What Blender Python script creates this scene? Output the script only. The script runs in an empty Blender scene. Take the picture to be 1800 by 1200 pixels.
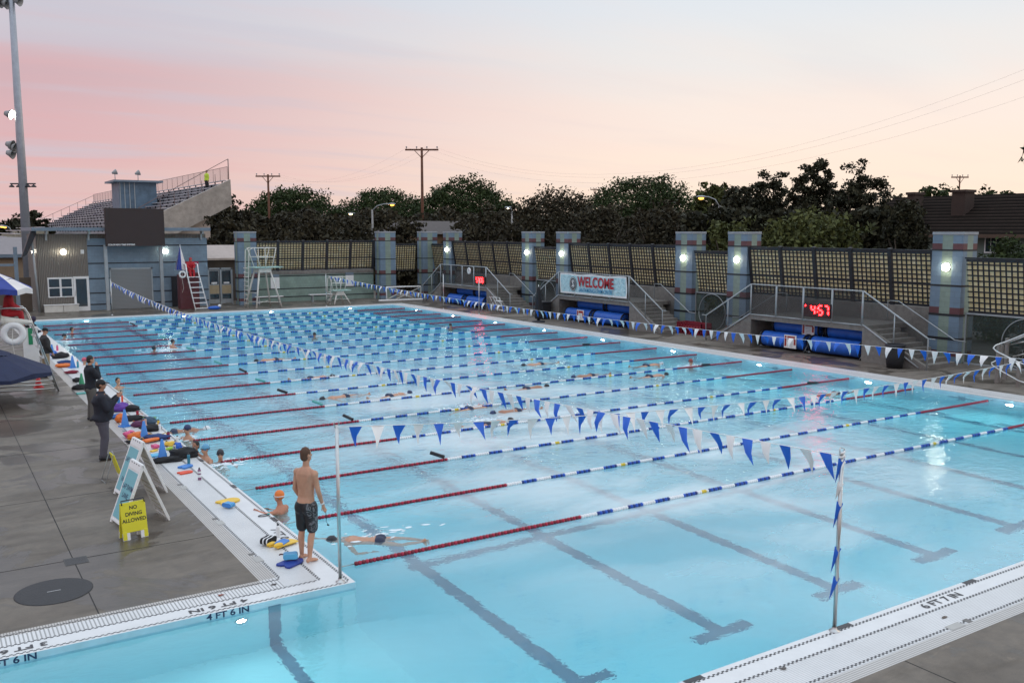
import bpy, bmesh, math, random
import numpy as np
from mathutils import Vector, Matrix, noise
R = math.radians
PI = math.pi
random.seed(7); RNG = np.random.default_rng(7)
sc = bpy.context.scene
col = sc.collection

# ------------------------------------------------------------ camera
F_PX, HZ = 1618.0, 406.0
CAM_H = 5.2
pitch = math.atan((600 - HZ) / F_PX)
psi = math.atan((3443 - 900) / math.hypot(F_PX, 600 - HZ))      # view direction, measured from +X towards +Y
cd = bpy.data.cameras.new('camera'); cam = bpy.data.objects.new('camera', cd); col.objects.link(cam)
cam.location = (0, 0, CAM_H)
cam.rotation_euler = (PI / 2 - pitch, 0, psi - PI / 2)
cd.sensor_width = 36; cd.lens = 36 * F_PX / 1800; cd.clip_start = 0.1; cd.clip_end = 6000
sc.camera = cam
_fw = Vector((math.cos(psi), math.sin(psi), 0)); _rt = Vector((math.sin(psi), -math.cos(psi), 0))
_F = _fw * math.cos(pitch) - Vector((0, 0, math.sin(pitch))); _U = _fw * math.sin(pitch) + Vector((0, 0, math.cos(pitch)))
def at(u, v, z=0.0):                                            # ground point seen at survey pixel u, v
    d = _F * F_PX + _rt * (u - 900) - _U * (v - 600); t = (z - CAM_H) / d.z
    return Vector((d.x * t, d.y * t, z))
def far(u, dist, z=0.0):                                        # point at a horizontal distance along bearing u
    d = _F * F_PX + _rt * (u - 900) - _U * (HZ - 600); d.z = 0; d.normalize()
    return Vector((d.x * dist, d.y * dist, z))
def hgt(v, dist, u=900):                                        # height of something at pixel row v at that distance
    k = math.hypot(F_PX, 194); s = math.hypot(k, u - 900)
    return CAM_H + (HZ - v) / s * dist * 1.0

# ------------------------------------------------------------ sky and sun
SUN_AZ = R(-5)                                                   # sunset glow lies towards +X
w = bpy.data.worlds.new('World'); sc.world = w; w.use_nodes = True
nt = w.node_tree; nt.nodes.clear(); N = nt.nodes; L = nt.links
def nd(tree, t, **kw):
    n = tree.nodes.new(t)
    for k, v in kw.items():
        if k in n.inputs.keys(): n.inputs[k].default_value = v
        else: setattr(n, k, v)
    return n
def ramp(tree, stops, interp='LINEAR'):
    n = tree.nodes.new('ShaderNodeValToRGB'); cr = n.color_ramp; cr.interpolation = interp
    while len(cr.elements) < len(stops): cr.elements.new(0.5)
    for e, (p, c) in zip(cr.elements, stops): e.position = p; e.color = (*c, 1) if len(c) == 3 else c
    return n
def mth(tree, op, a, b=None, c=None, clamp=False):
    n = tree.nodes.new('ShaderNodeMath'); n.operation = op; n.use_clamp = clamp
    for i, x in enumerate((a, b, c)):
        if x is None: continue
        if isinstance(x, (int, float)): n.inputs[i].default_value = x
        else: tree.links.new(x, n.inputs[i])
    return n.outputs[0]
def mixc(tree, f, a, b, mode='MIX'):
    n = tree.nodes.new('ShaderNodeMix'); n.data_type = 'RGBA'; n.blend_type = mode
    for i, x in ((0, f), (6, a), (7, b)):
        if isinstance(x, (int, float)): n.inputs[i].default_value = x
        elif isinstance(x, tuple): n.inputs[i].default_value = (*x, 1)
        else: tree.links.new(x, n.inputs[i])
    return n.outputs[2]
tc = nd(nt, 'ShaderNodeTexCoord')
sep = nd(nt, 'ShaderNodeSeparateXYZ'); L.new(tc.outputs['Generated'], sep.inputs[0])
elev = mth(nt, 'MULTIPLY', mth(nt, 'ARCSINE', sep.outputs['Z']), 2 / PI)          # 0 at horizon, 1 at zenith
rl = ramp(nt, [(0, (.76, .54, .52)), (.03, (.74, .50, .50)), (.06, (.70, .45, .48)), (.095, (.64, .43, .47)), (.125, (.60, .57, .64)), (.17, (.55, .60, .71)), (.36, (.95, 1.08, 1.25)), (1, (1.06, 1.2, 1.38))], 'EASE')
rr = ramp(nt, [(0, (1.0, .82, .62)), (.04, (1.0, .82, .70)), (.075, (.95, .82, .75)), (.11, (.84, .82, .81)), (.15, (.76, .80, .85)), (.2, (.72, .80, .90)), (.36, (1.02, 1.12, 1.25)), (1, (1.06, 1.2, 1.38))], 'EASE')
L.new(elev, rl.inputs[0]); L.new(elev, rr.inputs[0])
az = mth(nt, 'ARCTAN2', sep.outputs['Y'], sep.outputs['X'])      # 0 = +X (sunset), pi/2 = +Y
azf = mth(nt, 'MULTIPLY_ADD', mth(nt, 'COSINE', mth(nt, 'SUBTRACT', az, R(-15))), .95, -.02)
azs = nd(nt, 'ShaderNodeMapRange', interpolation_type='SMOOTHSTEP'); L.new(azf, azs.inputs[0])
azs.inputs[1].default_value = -.22; azs.inputs[2].default_value = 0.48
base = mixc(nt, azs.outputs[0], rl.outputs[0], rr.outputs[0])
# thin streaky clouds on a plane overhead
den = mth(nt, 'ADD', mth(nt, 'MAXIMUM', sep.outputs['Z'], 0.0), .09)
cmb = nd(nt, 'ShaderNodeCombineXYZ')
L.new(mth(nt, 'DIVIDE', sep.outputs['X'], den), cmb.inputs[0]); L.new(mth(nt, 'DIVIDE', sep.outputs['Y'], den), cmb.inputs[1])
mp = nd(nt, 'ShaderNodeMapping'); L.new(cmb.outputs[0], mp.inputs[0]); mp.inputs['Rotation'].default_value = (0, 0, R(38)); mp.inputs['Scale'].default_value = (.16, .62, 1)
cn = nd(nt, 'ShaderNodeTexNoise', Scale=1.5, Detail=7.0, Roughness=.55, Distortion=.5); L.new(mp.outputs[0], cn.inputs[0])
cn2 = nd(nt, 'ShaderNodeTexNoise', Scale=4.2, Detail=5.0, Roughness=.6, Distortion=.3); L.new(mp.outputs[0], cn2.inputs[0])
cs = mth(nt, 'ADD', mth(nt, 'MULTIPLY', cn.outputs[0], .7), mth(nt, 'MULTIPLY', cn2.outputs[0], .3))
cf = nd(nt, 'ShaderNodeMapRange', interpolation_type='SMOOTHSTEP'); L.new(cs, cf.inputs[0]); cf.inputs[1].default_value = .44; cf.inputs[2].default_value = .66
fade = nd(nt, 'ShaderNodeMapRange'); L.new(elev, fade.inputs[0]); fade.inputs[1].default_value = .55; fade.inputs[2].default_value = .1
camt = mth(nt, 'MULTIPLY', mth(nt, 'MULTIPLY', cf.outputs[0], fade.outputs[0]), mth(nt, 'MULTIPLY_ADD', azs.outputs[0], -.5, .7))
pinkc = mixc(nt, azs.outputs[0], (.74, .42, .44), (.98, .76, .68))
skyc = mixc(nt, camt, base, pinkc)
# grey-blue veils between the pink streaks
cn3 = nd(nt, 'ShaderNodeTexNoise', Scale=2.3, Detail=4.0, Roughness=.5, Distortion=.2)
mp3 = nd(nt, 'ShaderNodeMapping'); L.new(cmb.outputs[0], mp3.inputs[0]); mp3.inputs['Rotation'].default_value = (0, 0, R(34)); mp3.inputs['Scale'].default_value = (.2, .8, 1); mp3.inputs['Location'].default_value = (3, 1, 0)
L.new(mp3.outputs[0], cn3.inputs[0])
vf = nd(nt, 'ShaderNodeMapRange', interpolation_type='SMOOTHSTEP'); L.new(cn3.outputs[0], vf.inputs[0]); vf.inputs[1].default_value = .48; vf.inputs[2].default_value = .7
veil = mth(nt, 'MULTIPLY', mth(nt, 'MULTIPLY', vf.outputs[0], fade.outputs[0]), mth(nt, 'MULTIPLY_ADD', azs.outputs[0], -.5, .6))
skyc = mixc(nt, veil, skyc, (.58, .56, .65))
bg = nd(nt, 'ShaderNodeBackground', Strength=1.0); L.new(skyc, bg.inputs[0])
ns = nd(nt, 'ShaderNodeTexSky', sky_type='NISHITA', sun_disc=False, sun_elevation=R(1.0), sun_rotation=PI / 2 - SUN_AZ)
bg2 = nd(nt, 'ShaderNodeBackground', Strength=0.02); L.new(ns.outputs[0], bg2.inputs[0])
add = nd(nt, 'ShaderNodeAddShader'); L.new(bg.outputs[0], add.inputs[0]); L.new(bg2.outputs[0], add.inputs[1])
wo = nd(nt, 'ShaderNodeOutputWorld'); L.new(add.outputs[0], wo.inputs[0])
sl = bpy.data.lights.new('sun', 'SUN'); sl.energy = 0.25; sl.angle = R(25); sl.color = (1, .78, .6)
so = bpy.data.objects.new('sun', sl); col.objects.link(so); so.location = (60, 0, 60)
so.rotation_euler = Vector((-math.cos(SUN_AZ), -math.sin(SUN_AZ), -math.tan(R(9)))).to_track_quat('-Z', 'Y').to_euler()
sc.view_settings.view_transform = 'Standard'; sc.view_settings.look = 'None'; sc.view_settings.gamma = 1; sc.view_settings.exposure = 0.0
sc.cycles.use_denoising = True
sc.cycles.sample_clamp_indirect = 16.0
sc.cycles.max_bounces = 10; sc.cycles.transmission_bounces = 6; sc.cycles.transparent_max_bounces = 12; sc.cycles.diffuse_bounces = 4
sc.cycles.use_light_tree = True

# ------------------------------------------------------------ materials
_mats = {}
def mat(name, c, rough=.6, metal=0.0, var=.12, vs=3.0, bump=0.0, bs=40.0, spec=.5, emit=0.0, alpha=1.0):
    if name in _mats: return _mats[name]
    m = bpy.data.materials.new(name); m.use_nodes = True; t = m.node_tree; b = t.nodes['Principled BSDF']
    b.inputs['Roughness'].default_value = rough; b.inputs['Metallic'].default_value = metal
    b.inputs['Specular IOR Level'].default_value = spec
    b.inputs['Base Color'].default_value = (*c, 1)
    tcn = nd(t, 'ShaderNodeTexCoord')
    if var > 0:
        n = nd(t, 'ShaderNodeTexNoise', Scale=vs, Detail=6.0, Roughness=.6); t.links.new(tcn.outputs['Object'], n.inputs[0])
        r = ramp(t, [(.28, tuple(x * (1 - var) for x in c)), (.72, tuple(min(1, x * (1 + var)) for x in c))]); t.links.new(n.outputs[0], r.inputs[0])
        t.links.new(r.outputs[0], b.inputs['Base Color'])
    if bump > 0:
        n2 = nd(t, 'ShaderNodeTexNoise', Scale=bs, Detail=4.0); t.links.new(tcn.outputs['Object'], n2.inputs[0])
        bp = nd(t, 'ShaderNodeBump', Strength=bump, Distance=.02); t.links.new(n2.outputs[0], bp.inputs['Height']); t.links.new(bp.outputs[0], b.inputs['Normal'])
    if emit: b.inputs['Emission Color'].default_value = (*c, 1); b.inputs['Emission Strength'].default_value = emit
    if alpha < 1: b.inputs['Alpha'].default_value = alpha
    _mats[name] = m; return m
def newmat(name):
    m = bpy.data.materials.new(name); m.use_nodes = True; _mats[name] = m
    return m, m.node_tree, m.node_tree.nodes['Principled BSDF'], nd(m.node_tree, 'ShaderNodeTexCoord')

def concrete(name, c, stain=.35, scale=.5, streak=None, rough=.8):
    m, t, b, tcn = newmat(name)
    mpn = nd(t, 'ShaderNodeMapping'); t.links.new(tcn.outputs['Object'], mpn.inputs[0])
    if streak: mpn.inputs['Scale'].default_value = streak
    n1 = nd(t, 'ShaderNodeTexNoise', Scale=scale, Detail=9.0, Roughness=.62, Distortion=.4); t.links.new(mpn.outputs[0], n1.inputs[0])
    n2 = nd(t, 'ShaderNodeTexNoise', Scale=scale * 7, Detail=8.0, Roughness=.7); t.links.new(mpn.outputs[0], n2.inputs[0])
    n3 = nd(t, 'ShaderNodeTexNoise', Scale=90.0, Detail=3.0); t.links.new(tcn.outputs['Object'], n3.inputs[0])
    r1 = ramp(t, [(.3, tuple(x * (1 - stain) for x in c)), (.5, c), (.72, tuple(x * (1 + stain * .7) for x in c))]); t.links.new(n1.outputs[0], r1.inputs[0])
    r2 = ramp(t, [(.35, (.72, .72, .72)), (.65, (1.12, 1.12, 1.12))]); t.links.new(n2.outputs[0], r2.inputs[0])
    r3 = ramp(t, [(.3, (.85, .85, .85)), (.7, (1.1, 1.1, 1.1))]); t.links.new(n3.outputs[0], r3.inputs[0])
    x = mixc(t, 1.0, r1.outputs[0], r2.outputs[0], 'MULTIPLY'); x = mixc(t, 1.0, x, r3.outputs[0], 'MULTIPLY')
    t.links.new(x, b.inputs['Base Color'])
    rr_ = ramp(t, [(.3, (rough - .38,) * 3), (.6, (rough,) * 3)]); t.links.new(n1.outputs[0], rr_.inputs[0]); t.links.new(rr_.outputs[0], b.inputs['Roughness'])
    bp = nd(t, 'ShaderNodeBump', Strength=.25, Distance=.01); t.links.new(n2.outputs[0], bp.inputs['Height']); t.links.new(bp.outputs[0], b.inputs['Normal'])
    return m
M_deck, t, b, tcn = newmat('deck_concrete')
def nz(sc_, scale, det, rough, dist=.3, loc=(0, 0, 0)):
    m_ = nd(t, 'ShaderNodeMapping'); m_.inputs['Scale'].default_value = sc_; m_.inputs['Location'].default_value = loc; t.links.new(tcn.outputs['Object'], m_.inputs[0])
    n_ = nd(t, 'ShaderNodeTexNoise', Scale=scale, Detail=det, Roughness=rough, Distortion=dist); t.links.new(m_.outputs[0], n_.inputs[0]); return n_.outputs[0]
x = ramp(t, [(.3, (.118, .100, .083)), (.55, (.168, .146, .122)), (.75, (.21, .184, .155))]); t.links.new(nz((.8, 1.3, 1), .5, 9, .62), x.inputs[0]); x = x.outputs[0]
for (sc_, scale, det, ro, di, loc, p0, p1, c0, c1) in (((.55, 1.7, 1), .8, 8, .66, .8, (3, 0, 0), .48, .64, 1.0, .74), ((1, 1, 1), .42, 8, .6, 1.2, (7, 2, 0), .50, .525, 1.0, .58), ((1, 1, 1), 3.5, 6, .65, .3, (0, 0, 0), .35, .65, .86, 1.1), ((.5, 1.6, 1), .7, 9, .72, 1.4, (11, 5, 0), .64, .69, 1.0, 1.3), ((1, 1, 1), 70, 3, .6, 0, (0, 0, 0), .3, .7, .88, 1.1)):
    r = ramp(t, [(p0, (c0,) * 3), (p1, (c1, c1 * .98, c1 * .95))]); t.links.new(nz(sc_, scale, det, ro, di, loc), r.inputs[0]); x = mixc(t, 1.0, x, r.outputs[0], 'MULTIPLY')
t.links.new(x, b.inputs['Base Color'])
r = ramp(t, [(.50, (.72,) * 3), (.53, (.28,) * 3)]); t.links.new(nz((1, 1, 1), .42, 8, .6, 1.2, (7, 2, 0)), r.inputs[0]); t.links.new(r.outputs[0], b.inputs['Roughness'])
bp = nd(t, 'ShaderNodeBump', Strength=.2, Distance=.01); t.links.new(nz((1, 1, 1), 25, 5, .6), bp.inputs['Height']); t.links.new(bp.outputs[0], b.inputs['Normal'])
M_conc = concrete('wall_concrete', (.21, .195, .175), .25, .8)
M_conc2 = concrete('raker_concrete', (.44, .385, .33), .18, .2)
M_ground = concrete('asphalt_ground', (.05, .05, .047), .3, .05)

def tile_lines(name, c, line, axis, pitch_, width_=.2, rough=.35):
    m, t, b, tcn = newmat(name)
    s = nd(t, 'ShaderNodeSeparateXYZ'); t.links.new(tcn.outputs['Object'], s.inputs[0])
    fr = mth(t, 'FRACT', mth(t, 'DIVIDE', s.outputs[axis], pitch_))
    k = mth(t, 'LESS_THAN', fr, width_)
    n1 = nd(t, 'ShaderNodeTexNoise', Scale=1.3, Detail=8.0, Roughness=.65); t.links.new(tcn.outputs['Object'], n1.inputs[0])
    r = ramp(t, [(.3, tuple(x * .86 for x in c)), (.65, c)]); t.links.new(n1.outputs[0], r.inputs[0])
    x = mixc(t, k, r.outputs[0], line); t.links.new(x, b.inputs['Base Color'])
    bp = nd(t, 'ShaderNodeBump', Strength=.5, Distance=.005); bp.invert = True
    t.links.new(k, bp.inputs['Height']); t.links.new(bp.outputs[0], b.inputs['Normal'])
    b.inputs['Roughness'].default_value = rough
    return m
M_ribX = tile_lines('grating_ribs_x', (.74, .74, .73), (.34, .34, .33), 0, .05, .36)
M_ribY = tile_lines('grating_ribs_y', (.74, .74, .73), (.44, .44, .43), 1, .03, .22)
M_ribL = tile_lines('drain_ribs', (.55, .52, .48), (.24, .22, .2), 0, .035, .35)
M_ribN = tile_lines('drain_ribs_near', (.58, .56, .53), (.3, .28, .26), 1, .035, .35)
M_whitetile = mat('white_tile', (.72, .72, .71), .3, var=.06)
M_black = mat('black_tile', (.03, .03, .035), .4, var=.2)

def blockmat(name, c, bw=.4, bh=.2, mortar=.75, rough=.55):
    m, t, b, tcn = newmat(name)
    s = nd(t, 'ShaderNodeSeparateXYZ'); t.links.new(tcn.outputs['Object'], s.inputs[0])
    cb = nd(t, 'ShaderNodeCombineXYZ'); t.links.new(mth(t, 'ADD', s.outputs[0], s.outputs[1]), cb.inputs[0]); t.links.new(s.outputs[2], cb.inputs[1])
    br = nd(t, 'ShaderNodeTexBrick', Scale=1.0); t.links.new(cb.outputs[0], br.inputs[0])
    br.inputs['Brick Width'].default_value = bw; br.inputs['Row Height'].default_value = bh; br.inputs['Mortar Size'].default_value = .006
    br.inputs['Color1'].default_value = (*c, 1); br.inputs['Color2'].default_value = (*[x * .9 for x in c], 1); br.inputs['Mortar'].default_value = (*[x * mortar for x in c], 1)
    n1 = nd(t, 'ShaderNodeTexNoise', Scale=1.1, Detail=8.0, Roughness=.65); t.links.new(tcn.outputs['Object'], n1.inputs[0])
    r = ramp(t, [(.3, (.8, .8, .8)), (.7, (1.1, 1.1, 1.1))]); t.links.new(n1.outputs[0], r.inputs[0])
    t.links.new(mixc(t, 1.0, br.outputs[0], r.outputs[0], 'MULTIPLY'), b.inputs['Base Color'])
    bp = nd(t, 'ShaderNodeBump', Strength=.3, Distance=.008); t.links.new(br.outputs[1], bp.inputs['Height']); bp.invert = True; t.links.new(bp.outputs[0], b.inputs['Normal'])
    b.inputs['Roughness'].default_value = rough
    return m
M_blue = blockmat('blue_block', (.17, .245, .32)); M_green = blockmat('green_block', (.24, .31, .26)); M_red = blockmat('maroon_block', (.13, .05, .055)); M_bk = blockmat('black_block', (.016, .018, .022))
M_bldblue = blockmat('pale_blue_block', (.21, .29, .36), .4, .2); M_pgreen = blockmat('pale_green_block', (.24, .33, .28), .22, .22, .7)
M_maroon = mat('maroon_paint', (.10, .02, .025), .5)
M_steel = mat('stainless_steel', (.55, .56, .55), .3, .9); M_galv = mat('galvanised_rail', (.36, .39, .40), .5, .3)
M_white = mat('white_paint', (.78, .78, .76), .4, var=.06); M_offwhite = mat('weathered_white', (.62, .6, .54), .5, var=.15)
M_dark = mat('black_metal', (.02, .021, .026), .5); M_vblue = mat('vinyl_blue', (.02, .12, .52), .45, var=.15, bump=.4, bs=6.0)
M_glass = mat('window_glass', (.02, .035, .045), .08, spec=.8)
M_roofm = mat('grey_blue_metal', (.17, .22, .27), .45, .2); M_darkbr = mat('screen_brown', (.035, .02, .018), .6, var=.06)
M_bluepen = mat('pennant_blue', (.015, .13, .62), .5, var=.08); M_whitepen = mat('pennant_white', (.85, .83, .80), .5, var=.04)
M_redf = mat('float_red', (.42, .012, .045), .35, var=.15); M_bluef = mat('float_blue', (.02, .10, .50), .35); M_whitef = mat('float_white', (.82, .83, .83), .35); M_yelf = mat('float_yellow', (.75, .55, .04), .4); M_navyf = mat('float_navy', (.01, .035, .2), .4)
M_teal = mat('teal_plastic', (.12, .45, .42), .4); M_navy = mat('navy_cloth', (.013, .02, .06), .8, bump=.3, bs=12); M_wood = mat('pole_wood', (.13, .05, .025), .8, var=.3)
M_red = M_red; M_redcloth = mat('red_cloth', (.42, .012, .02), .7, bump=.4, bs=14)
M_orange = mat('orange_vinyl', (.75, .17, .02), .5); M_orangered = mat('orange_red', (.75, .07, .02), .45); M_yellow = mat('yellow_foam', (.82, .52, .06), .5)
M_cblue = mat('cone_blue', (.05, .22, .60), .45); M_cgreen = mat('cone_green', (.02, .25, .11), .45); M_cred = mat('cone_red', (.6, .03, .03), .45)
M_lblue = mat('light_blue_foam', (.12, .48, .72), .5); M_pink = mat('pink_rubber', (.7, .1, .25), .5); M_purple = mat('purple_cloth', (.12, .04, .3), .7); M_lime = mat('lime_plastic', (.35, .6, .05), .5)
M_blackc = mat('black_cloth', (.012, .012, .014), .8, bump=.5, bs=16); M_grey = mat('grey_plastic', (.3, .3, .3), .5)
def emis(name, c, s):
    m = bpy.data.materials.new(name); m.use_nodes = True; t = m.node_tree; t.nodes.clear()
    e = nd(t, 'ShaderNodeEmission', Strength=s); e.inputs[0].default_value = (*c, 1); o = nd(t, 'ShaderNodeOutputMaterial'); t.links.new(e.outputs[0], o.inputs[0])
    _mats[name] = m; return m
E_lamp = emis('lamp_glow', (1, .93, .74), 40); E_pool = emis('pool_light_glow', (.93, 1, .98), 330); E_red = emis('led_red', (1, .006, .007), 60); E_sod = emis('sodium_glow', (1, .42, .07), 4); E_flood = emis('flood_glow', (1, .95, .8), 14)
E_small = emis('distant_lamp', (1, .7, .3), 25)

# ------------------------------------------------------------ mesh builder
class MB:
    def __init__(s): s.v = []; s.f = []; s.m = []; s.sm = []
    def add(s, vs, fs, mi=0, smooth=False):
        o = len(s.v); s.v += [tuple(v) for v in vs]; s.f += [tuple(i + o for i in f) for f in fs]; s.m += [mi] * len(fs); s.sm += [smooth] * len(fs); return s
    def box(s, a, b, mi=0, M=None):
        x0, y0, z0 = a; x1, y1, z1 = b
        vs = [(x0, y0, z0), (x1, y0, z0), (x1, y1, z0), (x0, y1, z0), (x0, y0, z1), (x1, y0, z1), (x1, y1, z1), (x0, y1, z1)]
        if M: vs = [M @ Vector(v) for v in vs]
        return s.add(vs, [(0, 3, 2, 1), (4, 5, 6, 7), (0, 1, 5, 4), (1, 2, 6, 5), (2, 3, 7, 6), (3, 0, 4, 7)], mi)
    def cbox(s, c, sz, mi=0, rz=0, M=None):
        T = Matrix.Translation(c) @ Matrix.Rotation(rz, 4, 'Z')
        if M: T = M @ T
        return s.box([-x / 2 for x in sz], [x / 2 for x in sz], mi, T)
    def tube(s, pts, r, n=8, mi=0, cap=True):
        pts = [Vector(p) for p in pts]; rs = r if isinstance(r, (list, tuple)) else [r] * len(pts)
        vs = []; up = None
        for i, p in enumerate(pts):
            d = (pts[min(i + 1, len(pts) - 1)] - pts[max(i - 1, 0)]).normalized()
            if up is None: up = Vector((0, 0, 1)) if abs(d.z) < .9 else Vector((1, 0, 0))
            a = d.cross(up).normalized(); b = a.cross(d).normalized(); up = b
            vs += [p + (a * math.cos(2 * PI * k / n) + b * math.sin(2 * PI * k / n)) * rs[i] for k in range(n)]
        fs = [(i * n + k, i * n + (k + 1) % n, (i + 1) * n + (k + 1) % n, (i + 1) * n + k) for i in range(len(pts) - 1) for k in range(n)]
        s.add(vs, fs, mi, True)
        if cap:
            o = len(s.v) - len(vs); s.f.append(tuple(o + k for k in range(n))); s.f.append(tuple(o + (len(pts) - 1) * n + k for k in range(n)))
            s.m += [mi, mi]; s.sm += [False, False]
        return s
    def lathe(s, prof, c=(0, 0, 0), n=16, mi=0, M=None, mis=None, smooth=True):
        vs = []; c = Vector(c)
        for (r, z) in prof:
            for k in range(n):
                v = Vector((max(r, 1e-4) * math.cos(2 * PI * k / n), max(r, 1e-4) * math.sin(2 * PI * k / n), z))
                vs.append((M @ v if M else v) + c)
        for i in range(len(prof) - 1):
            fs = [(i * n + k, i * n + (k + 1) % n, (i + 1) * n + (k + 1) % n, (i + 1) * n + k) for k in range(n)]
            if i == 0: o = len(s.v); s.v += [tuple(v) for v in vs]
            s.f += [tuple(o + j for j in f) for f in fs]; s.m += [mis[i] if mis else mi] * n; s.sm += [smooth] * n
        return s
    def prism(s, poly, h, mi=0, M=None, z0=0):
        n = len(poly); vs = [Vector((x, y, z0)) for x, y in poly] + [Vector((x, y, z0 + h)) for x, y in poly]
        if M: vs = [M @ v for v in vs]
        fs = [tuple(range(n))[::-1], tuple(range(n, 2 * n))] + [(i, (i + 1) % n, n + (i + 1) % n, n + i) for i in range(n)]
        return s.add(vs, fs, mi)
    def quad(s, a, b, c, d, mi=0): return s.add([a, b, c, d], [(0, 1, 2, 3)], mi)
    def ball(s, c, r, n=12, m=8, mi=0, M=None):
        r = r if isinstance(r, (tuple, list)) else (r, r, r); c = Vector(c); vs = []
        for i in range(m + 1):
            a = PI * i / m - PI / 2
            for k in range(n):
                b = 2 * PI * k / n; v = Vector((math.cos(a) * math.cos(b) * r[0], math.cos(a) * math.sin(b) * r[1], math.sin(a) * r[2]))
                vs.append((M @ v if M else v) + c)
        return s.add(vs, [(i * n + k, i * n + (k + 1) % n, (i + 1) * n + (k + 1) % n, (i + 1) * n + k) for i in range(m) for k in range(n)], mi, True)
    def mesh(s, name, mats):
        me = bpy.data.meshes.new(name); me.from_pydata(s.v, [], s.f)
        mats = mats if isinstance(mats, (list, tuple)) else [mats]
        for m in mats: me.materials.append(m)
        me.polygons.foreach_set('material_index', s.m); me.polygons.foreach_set('use_smooth', s.sm); me.update()
        return me
    def build(s, name, mats, parent=None, loc=None, bevel=0, fixn=True):
        me = s.mesh(name, mats)
        if fixn:
            b = bmesh.new(); b.from_mesh(me); bmesh.ops.remove_doubles(b, verts=b.verts, dist=1e-5) if False else None
            bmesh.ops.recalc_face_normals(b, faces=b.faces); b.to_mesh(me); b.free()
        o = bpy.data.objects.new(name, me); col.objects.link(o)
        if parent: o.parent = parent
        if loc is not None: o.location = loc
        if bevel:
            md = o.modifiers.new('bevel', 'BEVEL'); md.width = bevel; md.segments = 2; md.limit_method = 'ANGLE'
        return o
def tag(o, label=None, cat=None, group=None, kind=None):
    if label: o['label'] = label
    if cat: o['category'] = cat
    if group: o['group'] = group
    if kind: o['kind'] = kind
    return o
def thing(name, label, cat, loc=(0, 0, 0), rz=0, group=None, rot=None):
    o = bpy.data.objects.new(name, None); col.objects.link(o); o.location = loc; o.rotation_euler = rot or (0, 0, rz); o.empty_display_size = .3
    return tag(o, label, cat, group)
def copy_tree(o, parent=None):
    c = o.copy(); col.objects.link(c); c.parent = parent
    for ch in [x for x in KIDS(o)]: copy_tree(ch, c)
    return c
def KIDS(o): return [x for x in bpy.data.objects if x.parent is o]
ORD = ['first', 'second', 'third', 'fourth', 'fifth', 'sixth', 'seventh', 'eighth', 'ninth', 'tenth', 'eleventh', 'twelfth', 'thirteenth', 'fourteenth', 'fifteenth', 'sixteenth', 'seventeenth', 'eighteenth', 'nineteenth']
def text_mesh(name, txt, size, m, parent=None, M=None, depth=.0, bold=0.0, align='CENTER', sx=1.0, loc=None, spacing=1.0):
    cu = bpy.data.curves.new(name, 'FONT'); cu.body = txt; cu.size = size; cu.extrude = depth; cu.offset = bold; cu.align_x = align; cu.align_y = 'CENTER'; cu.space_character = spacing
    to = bpy.data.objects.new(name, cu); col.objects.link(to)
    dg = bpy.context.evaluated_depsgraph_get(); me = bpy.data.meshes.new_from_object(to.evaluated_get(dg))
    bpy.data.objects.remove(to); bpy.data.curves.remove(cu)
    me.transform(Matrix.Diagonal((sx, 1, 1, 1)))
    if M: me.transform(M)
    me.materials.clear(); me.materials.append(m)
    o = bpy.data.objects.new(name, me); col.objects.link(o)
    if parent: o.parent = parent
    if loc is not None: o.location = loc
    return o

# ------------------------------------------------------------ setting: ground, deck, pool
XL, XR, YN, YF, YC, XA = 5.17, 28.1, 7.5, 59.6, 12.4, -15.0     # pool left / right / near / far, arm far edge, arm end
SL, SR, SN, SF, SC = 1.2, 1.2, 1.08, 1.0, .82                    # widths of the tiled strips
ZW = -.09
def sheet(rects, z, name, m):
    b = MB()
    for (x0, x1, y0, y1) in rects: b.quad((x0, y0, z), (x1, y0, z), (x1, y1, z), (x0, y1, z))
    return b.build(name, m)
tag(sheet([(-3000, 3000, 75, 4000), (-3000, 3000, -600, -20), (-3000, -60, -20, 75), (36, 3000, -20, 75)], -.02, 'ground', M_ground), kind='structure')
DX0, DX1 = XL - SL, XR + SR; DY0, DY1 = YN - SN, YF + SF
tag(sheet([(-60, DX0, YC + SC, 75), (DX0, 36, DY1, 75), (DX1, 36, DY0, DY1), (-60, 36, -20, DY0), (-60, XA - 1, DY0, YC + SC)], 0, 'pool_deck', M_deck), kind='structure')
# joints cut in the deck concrete
jb = MB()
for x in (1.75, -1.6, -5): jb.box((x - .008, YC + SC, 0), (x + .008, 66, .002))
for y in (15.7, 19.6, 24, 28.5, 33, 38): jb.box((-20, y - .008, 0), (DX0 - .01, y + .008, .0025))
for y in range(10, 60, 5): jb.box((DX1 + .01, y - .008, 0), (34, y + .008, .002))
for x in (9.8, 13.6, 17.4, 21): jb.box((x - .008, -5, 0), (x + .008, DY0 - .01, .002))
tag(jb.build('deck_joints', mat('joint_dark', (.03, .028, .026), .9)), kind='structure')
# tiled strips round the pool
st = MB()      # 0 plain white tile, 1 ribs across x, 2 ribs across y, 3 drain ribs (x), 4 black, 5 drain ribs y
def rect(x0, x1, y0, y1, z, mi): st.quad((x0, y0, z), (x1, y0, z), (x1, y1, z), (x0, y1, z), mi)
def dashes(axis, c, a, b_, mi=4, pitch=.075, w=.024, z=.002):
    n = int((b_ - a) / pitch)
    for i in range(n):
        t = a + i * pitch
        for r_ in (0, 1):
            tt = t + r_ * pitch / 2; cc = c + (r_ - .5) * w
            if axis == 'y': rect(cc - w / 2, cc + w / 2, tt, tt + pitch * .5, z, mi)
            else: rect(tt, tt + pitch * .5, cc - w / 2, cc + w / 2, z, mi)
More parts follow.
